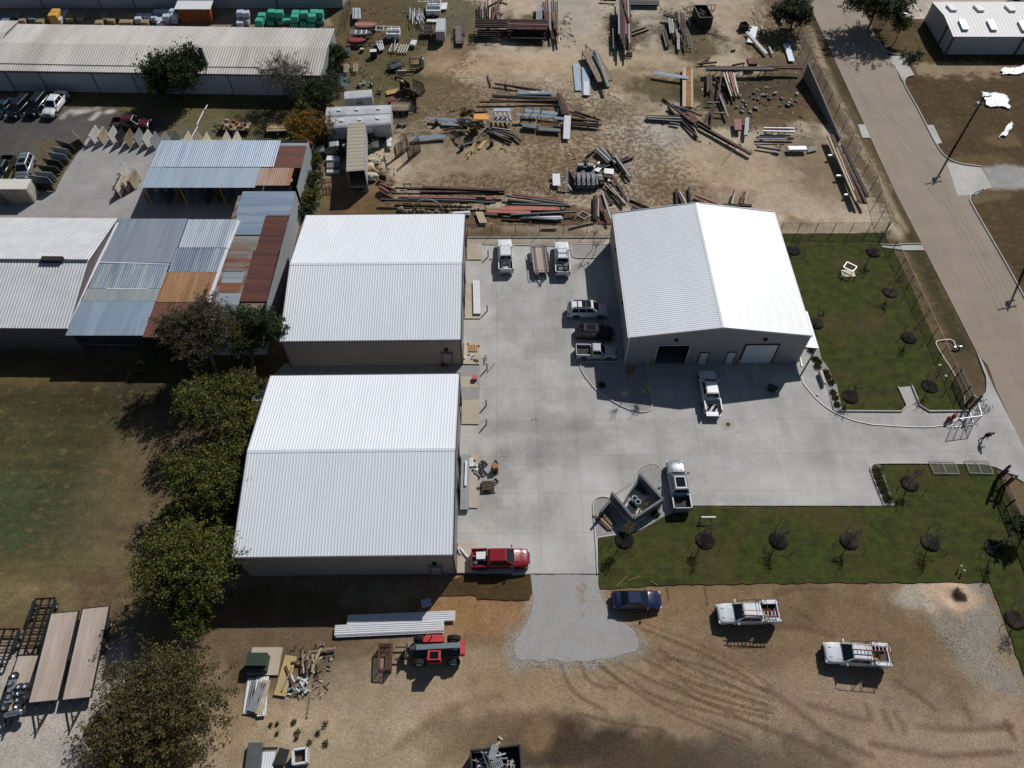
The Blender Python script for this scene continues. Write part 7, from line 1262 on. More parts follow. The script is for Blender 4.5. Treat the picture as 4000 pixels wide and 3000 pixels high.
def boat(label,c,r,x0,x1,y,z,m,inner,W=1.5,cover=False,flip=1):
 a,b=T(c,r,x0,y,z),T(c,r,x1,y,z); L=(b-a).length; ct=(a+b)/2; t=thing('boat',label,'boat',(ct.x,ct.y,0),heading(a,b)); hl=L/2; rg=[]
 for u,w_ in ((-1,.8),(-.6,1),(0,1),(.5,.85),(.85,.4),(1,.08)):rg.append([(u*hl,-W/2*w_,z),(u*hl,-W/2*w_*.7,z-.4),(u*hl,0,z-.5),(u*hl,W/2*w_*.7,z-.4),(u*hl,W/2*w_,z)])
 mb=MB(); mb.loft(rg); mb.build('hull',m,t); mb=MB()
 if cover:mb.loft([[(p[0]*.98,p[1]*.95,z+(.02 if i in (0,4) else .18)) for i,p in enumerate(q)] for q in rg]); mb.build('cover',inner,t)
 else :
  mb.loft([[(q[0][0]*.94,q[0][1]*.86,z+.01),(q[4][0]*.94,q[4][1]*.86,z+.01),(q[4][0]*.94,q[4][1]*.8,z+.03),(q[0][0]*.94,q[0][1]*.8,z+.03)] for q in rg]); mb.build('interior',inner,t)
  for u in (-.5,.05,.5):mb=MB(); mb.b6(u*hl-.1,u*hl+.1,-W/2*.8,W/2*.8,z+.03,z+.09); mb.build('bench',WS,t)
 mb=MB(); mb.bar((-hl*.8,-.4,.35),(hl*.9,-.3,.35),.08); mb.bar((-hl*.8,.4,.35),(hl*.9,.3,.35),.08); mb.bar((hl*.9,-.3,.35),(hl*1.25,0,.35),.08); mb.bar((hl*.9,.3,.35),(hl*1.25,0,.35),.08); mb.build('cradle',BK,t)
 for s_ in (-1,1):axle(t,-hl*.2,s_*.8,.28,.16)
boat('boat under a faded pink cover, topmost of the three boats',1,0,855,1055,215,.9,GD,mat('pink_tarp',(150,96,92),.9,0,.12,3),1.9,True); boat('open grey rowing boat with white benches, middle of the three boats',1,0,815,1000,278,.9,GB,mat('grey_boat_inside',(78,84,92),.8,0,.1,3),1.5); boat('dark boat with red interior cover, lowest of the three boats',1,0,800,955,348,.9,BK,mat('red_tarp',(120,34,44),.8,0,.1,3),1.6,True)
crate('wire_crate_trailer','pale crate inside the railed cart beside the enclosed trailer','crate',T(1,0,1486,265,.6),(1.7,1.6,.6),CR); frame_rect('railed_cart','black railed cart around the pale crate','cart',FR(1,0,[(1440,215),(1530,215),(1525,300),(1445,300)],1.2),BK,.07,bars=3); frame_rect('railed_cart','red railed frame behind the pale crate','frame',FR(1,0,[(1430,185),(1530,190),(1530,232),(1440,232)],[.9,.9,.5,.5]),RR,.07,bars=3)
rp=flatbed('ramp_trailer','narrow trailer with tall side rails standing alone on the grass',C(1,0,1760,375),C(1,0,1755,215),1.3,.5,M_TREAD,BK,rails=True,axles=(0,),tongue=.3)
slab('white_board','white and red board under the upper service bodies','board',FR(1,0,[(1475,170),(1570,165),(1572,190),(1475,195)],.2),WS,.15); slab('white_board','white board with orange junk right of the top service body','board',FR(1,0,[(1600,30),(1655,25),(1645,82),(1592,85)],.3),WS,.2)
for i in range(26):
 a=nr.uniform(-.35,.35); x=nr.uniform(1325,1430); y=nr.uniform(60,150); l=nr.uniform(60,110); pile(1,0,'white scaffold bar in the tangled heap at the top of the yard','tangled white scaffold heap',[(x,y,x+l*math.sin(a)+12,min(y+l,205),'WLGV'[i%4],.12,nr.uniform(.3,1.1))],'P')
for i in range(9):pile(1,0,'white frame piece in the stack at the top left of the yard','white frame stack at the top left of the yard',[(842+7*i,72+3*(i%3),838+8*i,165,'WLGW'[i%4],.16,.7+.1*(i%3))],'C')
for i in range(8):pile(1,0,'silver tube in the strapped bundle','strapped bundle of silver tubes',[(1030+8*i,362-2*i,1070+5*i,440-2*i,'UWKW'[i%4],.22,.4)],'P')
for j,(x,y) in enumerate([(1150,375),(1225,385)]):
 for i in range(4 if j else 3):pile(1,0,('cream ladder rail in the left set of frames','cream ladder rail in the right set of frames')[j],('left set of cream frames','right set of cream frames')[j],[(x+28+24*i,y,x+22*i,y+72,'C',.2,.3)],'F',h=.1)
 for i in range(3):pile(1,0,('cream cross bar in the left set of frames','cream cross bar in the right set of frames')[j],('cross bars left cream set','cross bars right cream set')[j],[(x+20-6*i,y+15+20*i,x+88-4*i,y+18+20*i,'C',.12,.36)],'F',h=.08)
slab('white_parcel','white wrapped parcel right of the cream frames','parcel',FR(1,0,[(1345,352),(1392,355),(1372,398),(1328,390)],.5),WS,.4)
pile(1,0,'grey post standing diagonally in the cream frames','grey post in cream frames',[(1205,335,1190,430,'G',.2,.8)],'P')
crate('grill_box','black box with white lid standing on the yard grass','box',T(1,0,1020,490,0),(1.1,.8,1.1),BK,.1,WS); crate('small_box','small green box on the weeds near the boats','box',T(1,0,918,445,0),(.6,.5,.5),M_GREENP,0,CR); slab('grey_scrap_sheet','dark grey-blue panel leaning beside the evergreen bush','panel',FR(1,0,[(765,412),(812,408),(826,480),(782,488)],[.8,.8,.2,.2]),GD,.06)
for i,(x,y) in enumerate([(0,0),(15,40),(45,66),(60,90)]):frame_rect('blue_cart','light blue tubular cart in the cluster beside the thicket','cart',FR(1,0,[(692+x,612+y),(740+x,612+y),(728+x,655+y),(688+x,655+y)],[.8,.8,.5,.5]),mat('light_blue_paint',(92,140,176),.5,0,.1,3),.08,group='light blue carts beside the thicket',bars=3)
for i,(x,y,m) in enumerate([(765,560,CR),(835,520,RO),(845,555,CR),(740,530,RO)]):frame_rect('steel_bench',('cream bench frame left of the rusty bench frames','tall rusty bench frame','cream bench frame right, at the foot of the tall rusty one','rusty bench frame farthest left')[i],'frame',FR(1,0,[(x,y),(x+38,y),(x+30,y+60),(x-5,y+60)],[.9,.9,.5,.5]),m,.1,bars=2)
frame_rect('steel_stand','tall black steel frame standing beside the silver tank','frame',FR(1,0,[(1325,508),(1412,504),(1414,598),(1330,600)],[1.9,1.9,.15,.15]),BK,.12,bars=0); pile(1,0,'cross bar at the foot of the tall black frame','cross bars of the tall black frame',[(1335,562,1410,560,'B',.14,.8),(1335,580,1412,578,'O',.1,.5)])
tk=thing('gas_tank','silver upright gas tank with black top right of the tall black frame','tank',T(1,0,1440,582,0)); mb=MB(); mb.lathe([(0,1.75),(.2,1.72),(.38,1.5),(.4,1.3),(.4,.3),(.3,.05),(0,0)],(0,0,0),16); mb.build('shell',M_STEEL,tk,True); mb=MB(); mb.lathe([(.16,1.7),(.16,1.95),(0,1.96)],(0,0,0),10); mb.build('valve_collar',BK,tk)
flatbed('cart_trailer','small black cart trailer full of grey junk',C(1,0,1155,580),C(1,0,1265,545),1.3,.6,M_GREYM,BK,rails=True,axles=(0,),tongue=.6); pile(1,0,'pale post lying below the small cart trailer','posts below the cart trailer',[(1200,615,1310,612,'C',.3,.2),(1215,630,1220,668,'K',.2,.3),(1220,635,1275,655,'K',.2,.3)])
for i,q in enumerate([[(1245,700),(1285,720),(1290,800),(1245,770)],[(1282,685),(1325,720),(1330,775),(1285,760)],[(1275,760),(1350,775),(1345,835),(1275,820)],[(1355,680),(1440,718),(1460,790),(1370,830)],[(1330,770),(1440,830),(1385,832),(1350,800)]]):frame_rect('a_frame_rack','dark wooden A-frame rack '+('farthest left','behind the left ones','in front at the left','tall one at the right','low piece at the right')[i]+' of the rack group','rack',FR(1,0,q,[1.7,1.7,.1,.1]),DKW,.13,bars=8)
slab('plywood_sheet','ochre plywood sheet left of the dark A-frame racks','board',FR(1,0,[(1120,790),(1225,765),(1230,800),(1128,822)],.2),mat('ochre_plywood',(170,130,72),.8,0,.15,2),.1); slab('red_boat_shell','dark red sled-like shell below the plywood sheet','shell',FR(1,0,[(1165,845),(1203,848),(1188,890),(1145,885)],.35),rust('dull_red',(130,52,52)),.35)
for i,(x,y,r,m,l) in enumerate([(895,745,.9,GB,'grey tarp-covered mower beside the white box trailer'),(1000,735,.7,WS,'white and black motorcycle parts heap'),(935,728,.35,WS,'white dome lid beside the grey mower'),(1070,795,.6,GB,'grey tangled wheel parts below the motorcycle heap'),(1240,1090,.8,GD,'grey tangled bicycle heap right of the long white trailers'),(1285,1090,.5,M_STEEL,'silver can beside the grey bicycle heap')]):
 p=T(1,0,x,y,0); t=thing('junk_heap',l,'junk',p); mb=MB(); rs=random.Random(i)
 for k in range(9):a=rs.uniform(0,math.tau); q=Vector((math.cos(a),math.sin(a),0))*r*rs.uniform(.1,.9); mb.bar(q+Vector((0,0,.1)),q+Vector((rs.uniform(-.5,.5),rs.uniform(-.5,.5),rs.uniform(.2,.6))),rs.uniform(.05,.14))
 mb.build('parts',m,t); mb=MB(); mb.ball((0,0,.25),(r*.5,r*.4,.28),8,jit=.2); mb.build('lump',m if i!=1 else BK,t)
for i,(x,y,rx,ry,h,m,l) in enumerate([(1010,1410,1.0,.5,.9,CR,'crumpled cream tarp at the top of the heap beside the semi trailer'),(985,1465,.8,.9,1.0,mat('tan_tarp',(176,158,120),.9,0,.1,2),'bulging tan tarp in the middle of the heap beside the semi trailer'),(1000,1440,.5,.5,.8,GB,'grey sack on the heap beside the semi trailer'),(1000,1530,1.1,.6,.7,CR,'flat cream tarp near the foot of the heap beside the semi trailer'),(985,1565,1.0,.5,.5,BK,'black tarp at the foot of the heap beside the semi trailer')]):
 mb=MB(); mb.ball((0,0,h*.4),(rx,ry,h*.6),12,jit=.18); o=mb.build('tarp_heap',m); o.location=T(1,0,x,y,0); tag(o,l,'tarp')
slab('ramp_leaf','open black steel ramp leaf right of the tarp heap','panel',FR(1,0,[(1065,1505),(1122,1520),(1122,1570),(1060,1545)],[1.1,1.1,.1,.1]),BK,.08); slab('ramp_leaf','grey-edged black wall panel standing right of the tarp heap','panel',FR(1,0,[(1098,1345),(1110,1345),(1140,1470),(1128,1475)],[1.8,1.8,.2,.2]),GD,.12)
crate('white_crate','white crate of bottles at the foot of a pole beside the semi trailer','crate',T(1,0,1030,1255,.3),(1.1,1.2,.7),WS,.1,GD); slab('canopy_piece','dark blue and white canopy piece right of the semi trailer','cover',FR(1,0,[(1128,1160),(1170,1155),(1172,1225),(1125,1228)],.6),WS,.2); slab('canopy_piece','small white cover below the canopy piece right of the semi trailer','cover',FR(1,0,[(1132,1230),(1168,1230),(1170,1270),(1132,1268)],.5),WS,.3); crate('green_bin','dark green machine beside the semi trailer wall','machine',T(1,0,975,1305,0),(.9,1.0,.8),M_GREENP,0,BK)
tree('weedy shrub growing between the semi trailer and the white crate',C(1,0,970,1190),1.0,1.0,2.2,'dark',700,seed=305,lobes=3,name='bush',cat='bush',zmin=.1,trunk_r=.04,size=.13); tree('weedy shrub beside the old silver car',C(1,0,700,1300),.9,1.0,1.8,'dark',600,seed=306,lobes=3,name='bush',cat='bush',zmin=.1,trunk_r=.04,size=.13)
pile(1,0,'cream stake lying on the pale dirt','cream stake',[(1202,1440,1200,1505,'C',.12,.1)],'F',h=.1)
mb=MB(); mb.lathe([(.33,0),(.33,1.15),(.29,1.15),(.29,.2),(0,.2)],(0,0,0),16); o=mb.build('water_barrel',mat('blue_grey_plastic',(92,112,118),.5,0,.08,2)); o.location=T(1,0,958,1650,0); tag(o,'tall blue-grey open barrel at the rear of the semi trailer','barrel')
for i,(x0,y0,x1,y1,m) in enumerate([(1070,1590,1195,1640,'R'),(1065,1610,1150,1660,'P'),(1085,1585,1210,1650,'g'),(1062,1625,1140,1670,'R'),(1100,1600,1180,1665,'B')]):pile(1,0,'short red and grey bar in the stack behind the white shop corner','short red and grey stack behind the white shop',[(x0,y0,x1,y1,m,.3,.9-.05*i)])
crate('appliance','white and grey appliance left of the semi trailer','appliance',T(1,0,672,1395,0),(1.9,1.0,.6),WS,0,WS)
for i in range(4):p=T(1,0,668,1432+21*i,0); mb=MB(); [mb.b6(-.9+.24*k,-.75+.24*k,-.3,.3,.3,.4) for k in range(8)]; mb.b6(-.95,.95,-.28,-.2,.1,.3); mb.b6(-.95,.95,.2,.28,.1,.3); o=mb.build('parts_row',[GB,GB,RB,WS][i]); o.location=p; tag(o,('first','second','rusty third','pale lowest')[i]+' row of small parts on the rack left of the semi trailer','parts row')
frame_rect('dark_cart','black cart frame between the weeds and the semi trailer','cart',FR(1,0,[(565,1590),(655,1570),(655,1640),(570,1640)],.5),BK,.1,bars=2)
flatbed('utility_trailer','open trailer loaded with orange rusty machine parts',C(0,0,1900,1082),C(0,0,2160,1092),2.0,.7,M_WOODD,BK,axles=(0,),tongue=1.0)
for i in range(14):x=nr.uniform(1910,2150); y=nr.uniform(1045,1115); mb=MB(); mb.ball((0,0,.2),(.35,.22,.2),7,jit=.3); mb.bar((-.4,0,.15),(.5,nr.uniform(-.3,.3),.45),.08); o=mb.build('machine_part',[SB,RO,CR,RB][i%4]); o.location=T(0,0,x,y,.72); o.rotation_euler=(0,0,nr.uniform(0,3)); tag(o,'orange rusty machine part heaped on the open trailer','machine part','machine parts on the open trailer')
flatbed('utility_trailer','small flat trailer with clean wooden deck left of the orange tree',C(1,0,95,1100),C(1,0,290,1095),1.9,.7,M_WOOD,BK,rails=True,axles=(0,),tongue=.9,planks=True)
pile(0,0,'white painted pipe forming the long rail across the lot','white pipe rail across the lot',[(1800,895,1768,948,'W',.2,.3),(1760,958,1700,1080,'W',.22,.3),(1708,1090,1655,1190,'W',.2,.3)],'P')
# ================================================================ STONE SLABS, PALLETS, FENCES, SMALL THINGS
def stone(n,col,c2=None):return mat(n,col,.35,0,.1,1.2,col2=c2,lo=.45,hi=.6)
ST=[stone('white_marble',(178,178,172),(150,150,146)),stone('beige_granite',(158,146,126),(110,96,78)),stone('grey_granite',(130,134,134),(100,104,104)),stone('black_granite',(40,44,44),(28,30,30)),stone('speckled_granite',(126,112,92),(84,70,58)),stone('cream_marble',(190,182,164),(168,158,138)),stone('slate_granite',(74,82,88),(60,66,72)),stone('blue_grey_granite',(112,122,128),(90,98,104))]
SN=['white marble','beige granite','grey granite','black granite','speckled brown granite','cream marble','dark slate granite','blue-grey granite']
M_RACK=mat('red_rack',(150,52,40),.6,0,.1,3)
def slab_bundle(label,c,r,base,mi,ang,n=3,L=2.6,H=1.75,lean=.22,group=None,rack=True):
 """upright stone slabs leaning on an A-frame; base = middle of its foot, ang = direction of the slab length"""
 p=T(c,r,*base,0); t=thing('stone_slab_bundle',label,'stone slabs',p,ang,group); rs=random.Random(int(base[0]*7+base[1]))
 for k in range(n):
  y=.1+k*.085; l=L*rs.uniform(.88,1.0); h=H*rs.uniform(.9,1.0); o0=rs.uniform(-.12,.12)
  mb=MB(); mb.add([(o0-l/2,y,.12),(o0+l/2,y,.12),(o0+l/2,y+lean*h,h),(o0-l/2,y+lean*h,h),(o0-l/2,y+.035,.12),(o0+l/2,y+.035,.12),(o0+l/2,y+.035+lean*h,h),(o0-l/2,y+.035+lean*h,h)],[(0,1,2,3),(5,4,7,6),(3,2,6,7),(0,4,5,1),(1,5,6,2),(4,0,3,7)])
  mb.build('slab',ST[mi] if k<2 else ST[(mi+k)%3],t)
 if rack:
  mb=MB()
  for x in (-L*.33,L*.33):
   mb.bar((x,-.05,.08),(x,.95,.08),.1); mb.bar((x,.42+n*.03,.1),(x,.5+lean*H+.1,H*.8),.07); mb.bar((x,.92,.1),(x,.5+lean*H+.1,H*.8),.07)
  mb.build('rack',M_RACK,t)
GS='stone slab bundles in the stone yard'
TOP=[(862,1202,0,3),(930,1215,1,3),(1012,1208,0,2),(1082,1222,3,2),(1157,1235,4,2),(1238,1228,2,2),(1312,1242,0,3),(1378,1255,2,2),(1460,1255,2,2),(1545,1250,6,2),(1660,1250,5,2),(1740,1250,1,2),(1815,1255,5,1),(1985,1255,5,2),(2075,1255,5,2)]
ordn=['first','second','third','fourth','fifth','sixth','seventh','eighth','ninth','tenth','eleventh','twelfth','thirteenth','fourteenth','fifteenth']
for i,(x,y,m,n) in enumerate(TOP):slab_bundle(SN[m]+' slabs, '+ordn[i]+' bundle from the left in the back slanted row',0,0,(x,y),m,R(85),n,2.65,1.75,.14,GS,rack=(i>9))
for i,(x,y,m,a) in enumerate([(700,1235,4,-48),(590,1300,3,-22),(560,1350,7,-14),(530,1395,7,-12),(480,1450,3,-12),(450,1505,3,-8),(420,1560,7,-8),(380,1600,7,-8)]):slab_bundle(SN[m]+' slabs, '+ordn[i]+' bundle down the left curved row',0,0,(x,y),m,R(a),3,2.9,1.75,-.2,GS,rack=False)
slab_bundle('black granite slabs standing against the end of the pale block store',0,0,(395,1655),3,R(-6),2,3.0,1.9,-.15,GS,rack=False)
for i,(x,y,m,a) in enumerate([(1112,1532,0,88),(1180,1562,0,85),(1092,1640,5,85),(1150,1620,5,85),(1200,1600,1,85)]):slab_bundle(SN[m]+' slabs, '+ordn[i]+' of the loose group on red racks beside the open shed',0,0,(x,y),m,R(a),2,2.6,1.9,.1,GS)
slab_bundle('cream marble slabs lowest of the loose group beside the open shed',0,1,(1085,0),5,R(85),2,2.6,1.9,.1,GS)
for i in range(9):slab_bundle('shaded stone slabs standing in the row inside the open shed',0,1,(1330+85*i,70),(2,7,6,4)[i%4],R(80),2,2.4,1.7,.1,'shaded slab row in the open shed',rack=False)
M_PBLK=mat('pale_block',(176,172,158),.8,0,.08,1,col2=(150,146,134)); bs=thing('block_store','pale low block store with ribbed top, cut by the left photo edge','building',T(0,1,60,60,0),0); bo=bs.location.copy(); p1,p2=T(0,0,270,1548,2.6),T(0,0,225,1635,2.6)
x1=p1.x-bo.x; y1,y0=p1.y-bo.y,p2.y-bo.y-.0; mb=MB(); mb.b6(-7,x1-.1,y0+.1,y1-.1,0,2.55); mb.build('wall',M_PBLK,bs); mb=MB(); mb.ribbed((-7,y0,2.58),(x1,y0,2.58),(-7,y1,2.62),(x1,y1,2.62),.35,.05,'sine',.05,out=(0,0,1)); mb.build('roof',mat('pale_ribbed_top',(186,184,176),.7,0,.06,1),bs)
mb=MB()
for k in range(6):
 for j in range(5):yy=y0+.3+(y1-y0-.6)*j/4.6; mb.b6(x1-.1,x1-.03,yy,yy+.35,.25+k*.38,.5+k*.38)
mb.build('block_course',M_PBLK,bs)
for i,(a,b,z) in enumerate([(-3.2,.4,1.6),(-3.1,.6,.95),(-5.5,-3.3,1.2)]):mb=MB(); mb.b6(a,b,y0-.2-.25*i,y0-.05,.1,z); mb.build('stone_pack',ST[2],bs)
PW=mat('white_wrap',(176,184,196),.35,0,.06,2); PG=mat('green_wrap',(66,158,132),.35,0,.08,2); PT=mat('tan_stone_pallet',(136,118,94),.9,0,.2,2); PO=mat('orange_wrap',(196,148,74),.5,0,.05,2); PY=mat('olive_pallet',(118,114,76),.9,0,.2,2); PBL=mat('blue_grey_pallet',(92,108,122),.7,0,.15,2)
def pallet_load(label,c,r,x,y,m,h=1.0,z=0,d=(1.15,1.15),group=None,z_of=None):
 p=T(c,r,x,y,h+z); t=thing('wrapped_pallet',label,'pallet load',(p.x,p.y,z),random.uniform(-.12,.12),group); mb=MB(); mb.b6(-.5,.5,-.5,.5,0,.1); mb.build('pallet',M_WOODD,t)
 mb=MB(); a,b=d[0]/2,d[1]/2; rg=[]
 for zz,s_ in ((.1,.96),(.2,1),(h-.12,1),(h-.02,.93),(h,.8)):rg.append([(x_*s_+random.uniform(-.02,.02),y_*s_+random.uniform(-.02,.02),zz) for x_,y_ in ((-a,-b),(a,-b),(a,b),(-a,b))])
 mb.loft(rg); mb.build('load',m,t); return t
gl,gm='green wrapped pallet in the row behind the long warehouse','green wrapped pallets behind the long warehouse'
for x,y,n in [(45,120,1),(25,165,1),(130,90,2),(198,95,2),(125,175,0),(215,168,0),(265,160,0),(262,135,0),(340,98,1),(330,132,1),(325,195,0),(412,100,2),(410,190,0),(480,128,1),(478,195,0),(495,92,1),(545,95,1),(555,165,0)]:
 if n:pallet_load(gl,1,0,x,y,PG,1.05,1.08,(1.3,1.2),gm); pallet_load(gl,1,0,x,y+38,PG,1.05,0,(1.3,1.2),gm)
 else :pallet_load(gl,1,0,x,y,PG,.75,0,(1.3,1.2),gm)
wl,wm='white wrapped pallet in the row behind the long warehouse','white wrapped pallets behind the long warehouse'
for x,y,n in [(550,95,0),(535,120,0),(500,155,0),(1205,125,0),(1190,150,0),(1270,125,0),(1330,140,0),(1370,160,0),(1350,90,0),(1400,88,0),(1430,130,1),(1490,85,1),(1500,120,1),(1450,90,0),(2070,95,1),(2120,100,1),(2120,165,0),(2070,185,0),(1385,185,0)]:
 if n:pallet_load(wl,0,0,x,y,PW,.95,1.0,(1.2,1.1),wm)
 pallet_load(wl,0,0,x,y+(30 if n else 0),PW,.95,0,(1.2,1.1),wm)
tl_,tm_='tan stone pallet in the row behind the long warehouse','tan stone pallets behind the long warehouse'
for x,y in [(140,115),(190,165),(225,140),(600,150),(620,120),(690,140),(695,120),(850,185),(900,120),(920,150),(975,145),(960,165),(1050,140),(1060,180),(1110,180),(1100,130),(1160,130),(1250,180)]:pallet_load(tl_,0,0,x,y,PT,.7,0,(1.3,1.2),tm_)
for x,y in [(330,140),(395,140),(400,95),(340,175)]:pallet_load('olive-brown stone pallet left of the orange wrapped stack',0,0,x,y,PY,.75,0,(1.3,1.2),'olive-brown pallets left of the orange stack')
for x,y in [(30,130),(75,135),(40,168),(280,150)]:pallet_load('blue-grey pallet at the far left behind the long warehouse',0,0,x,y,PBL,.75,0,(1.3,1.2),'blue-grey pallets at the far left')
for k,(x,y) in enumerate([(452,118),(475,85)]):pallet_load(('tall orange wrapped pallet nearer the long warehouse','tall orange wrapped pallet behind its twin')[k],0,0,x,y,PO,1.9,0,(1.5,1.2))
oc=thing('roofed_container','orange shipping container under a white ribbed roof behind the long warehouse','container',(-56.5,130.9,0),0); mb=MB(); mb.ribbed((-2.9,-1.2,.1),(2.7,-1.2,.1),(-2.9,-1.2,2.5),(2.7,-1.2,2.5),.3,.05,'groove',.05,out=(0,-1,0)); mb.b6(-2.9,2.7,-1.1,1.2,.1,2.4); mb.build('body',mat('orange_container',(150,78,34),.6,0,.1,1,col2=(110,56,30)),oc); mb=MB(); mb.ribbed((-3.3,-1.5,2.7),(3.1,-1.5,2.7),(-3.3,1.5,2.85),(3.1,1.5,2.85),.3,.04,'sine',.05,out=(0,0,1)); mb.build('roof',WS,oc)
def mesh_mat():
 m,nt,b=newmat('chain_link_wire'); b.inputs['Base Color'].default_value=(.06,.06,.06,1); b.inputs['Roughness'].default_value=.6; P=world_pos(nt)
 sp=nt.nodes.new('ShaderNodeSeparateXYZ'); nt.links.new(P,sp.inputs[0]); outs=[]
 ad=nt.nodes.new('ShaderNodeMath'); ad.operation='ADD'; nt.links.new(sp.outputs[0],ad.inputs[0]); nt.links.new(sp.outputs[1],ad.inputs[1])
 for sg in ('ADD','SUBTRACT'):
  a=nt.nodes.new('ShaderNodeMath'); a.operation=sg; nt.links.new(ad.outputs[0],a.inputs[0]); nt.links.new(sp.outputs[2],a.inputs[1])
  f=nt.nodes.new('ShaderNodeMath'); f.operation='PINGPONG'; f.inputs[1].default_value=.08; nt.links.new(a.outputs[0],f.inputs[0])
  l=nt.nodes.new('ShaderNodeMath'); l.operation='LESS_THAN'; l.inputs[1].default_value=.009; nt.links.new(f.outputs[0],l.inputs[0]); outs.append(l)
 mx=nt.nodes.new('ShaderNodeMath'); mx.operation='MAXIMUM'; nt.links.new(outs[0].outputs[0],mx.inputs[0]); nt.links.new(outs[1].outputs[0],mx.inputs[1]); nt.links.new(mx.outputs[0],b.inputs['Alpha']); return m
M_LINK=mesh_mat(); M_POST=mat('black_fence_post',(34,32,32),.5,0,.1,3); M_GPOST=mat('galvanised_post',(120,122,122),.5,.3,.1,3)
def fence(label,line,h=1.9,step=3.0,pm=M_POST,r=.045,wire=True,name='chain_link_fence',rail=True,barb=False):
 P=[Vector((*p[:2],0)) for p in line]; o=P[0].copy(); t=thing(name,label,'fence',o); P=[p-o for p in P]
 for a,b in zip(P[:-1],P[1:]):
  L=(b-a).length; n=max(1,round(L/step)); U=Vector((0,0,h))
  for k in range(n+(1 if b==P[-1] else 0)):
   q=a.lerp(b,k/n); mb=MB(); mb.tube(q,q+U,r,n=6)
   mb.build('post',pm,t)
  if rail:mb=MB(); mb.tube(a+U,b+U,r*.7,n=6); mb.build('top_rail',pm,t)
  if wire:
   mb=MB(); mb.add([a+Vector((0,0,.05)),b+Vector((0,0,.05)),b+U*.98,a+U*.98],[(0,1,2,3)]); mb.build('wire_mesh',M_LINK,t)
 return t
fence('black chain-link fence behind the yard between the white shop and the gable-door shop',[T(1,1,1830,372),T(2,1,850,362)],1.9,3.1); fence('black chain-link fence from the gable-door shop to the street corner',[T(3,1,100,352),T(3,1,1005,352)],1.9,2.6)
fence('tall chain-link fence along the scrap yard side of the street',[T(3,0,120,60),T(3,0,290,440),T(3,0,520,900),T(3,0,700,1250),T(3,0,900,1620),T(3,1,1010,355)],2.3,3.3)
fence('black chain-link fence along the street side of the upper lawn',[T(3,1,1010,358),T(3,1,1215,800),T(3,1,1420,1245),T(3,2,1640,90),T(3,2,1700,215)],1.8,3.0)
fence('grey chain-link fence along the field side of the patchwork shed',[T(0,1,-60,1352),T(0,1,1250,1385)],1.4,4.2,M_GPOST); fence('grey chain-link fence hidden in weeds beside the lean-to shed',[T(1,0,560,1240),T(1,0,470,1450),T(1,1,390,60)],1.7,2.6,M_GPOST)
fence('dark fence running from the long warehouse to the top of the photo',[T(1,0,775,260),T(1,0,835,0)],2.0,3.0)
def picket(label,line,h=1.7,name='picket_fence'):
 P=[Vector((*p[:2],0)) for p in line]; o=P[0].copy(); t=thing(name,label,'fence',o); P=[p-o for p in P]
 for a,b in zip(P[:-1],P[1:]):
  L=(b-a).length
  for k in range(max(1,round(L/2.4))):q=a.lerp(b,k/max(1,round(L/2.4))); mb=MB(); mb.bar(q,q+Vector((0,0,h+.12)),.1); mb.build('post',M_POST,t)
  mb=MB()
  for z in (.2,h-.25,h-.05):mb.bar(a+Vector((0,0,z)),b+Vector((0,0,z)),.05)
  n=int(L/.17)
  for k in range(n):q=a.lerp(b,(k+.5)/n); mb.bar(q+Vector((0,0,.08)),q+Vector((0,0,h)),.036)
  mb.build('pickets',M_POST,t)
 return t
picket('black picket fence running down the right photo edge beside the lower lawn',[T(3,2,1965,830),T(3,2,2060,1060),T(3,2,2180,1340),T(3,2,2330,1700)]); picket('black picket fence section on the upper lawn side of the driveway gate',[T(3,1,1620,1600),T(3,2,1690,90),T(3,2,1745,200)])
gp=thing('gate_post_group','cluster of thick black gate posts and braces at the top of the picket fence','gate posts',T(3,2,1960,830)); go_=gp.location.copy()
for (x,y,h) in ((1955,850,2.9),(1985,800,2.6),(2010,900,2.6),(2050,880,2.4)):mb=MB(); p=T(3,2,x,y)-go_; mb.bar(p,p+Vector((0,0,h)),.2); mb.build('post',M_POST,gp)
for z in (1.0,2.3):mb=MB(); mb.bar(T(3,2,1955,850)-go_+Vector((0,0,z)),T(3,2,2050,880)-go_+Vector((0,0,z)),.14); mb.build('beam',M_POST,gp)
gq=thing('gate_post_group','pair of thick black gate posts at the upper lawn side of the driveway','gate posts',T(3,2,1745,230)); go2=gq.location.copy()
for (x,y,h) in ((1745,215,2.9),(1700,190,2.2)):mb=MB(); p=T(3,2,x,y)-go2; mb.bar(p,p+Vector((0,0,h)),.18); mb.build('post',M_POST,gq)
mb=MB(); mb.bar(T(3,2,1745,215)-go2+Vector((0,0,2.1)),T(3,2,1700,190)-go2+Vector((0,0,2.1)),.12); mb.build('beam',M_POST,gq)
def gate(label,quad,m=PV,w=.045,nm='yard_gate',cat='gate',n=1,mesh=True):
 q=[Vector(p) for p in quad]; c=sum(q,Vector())/4; t=thing(nm,label,cat,c); q=[p-c for p in q]; mb=MB()
 for i in range(4):mb.bar(q[i],q[(i+1)%4],w)
 for i in range(1,n+1):mb.bar(q[0].lerp(q[1],i/(n+1)),q[3].lerp(q[2],i/(n+1)),w)
 mb.build('frame',m,t)
 if mesh:mb=MB(); mb.add(q,[(0,1,2,3)]); mb.build('wire_mesh',M_LINK,t)
 return t
gate('left galvanised gate leaf lying across the lower lawn kerb',FR(3,2,[(1388,658),(1610,662),(1652,775),(1435,770)],.2),GB); gate('right galvanised gate leaf lying across the lower lawn kerb',FR(3,2,[(1700,655),(1900,658),(1950,775),(1745,768)],.2),GB)
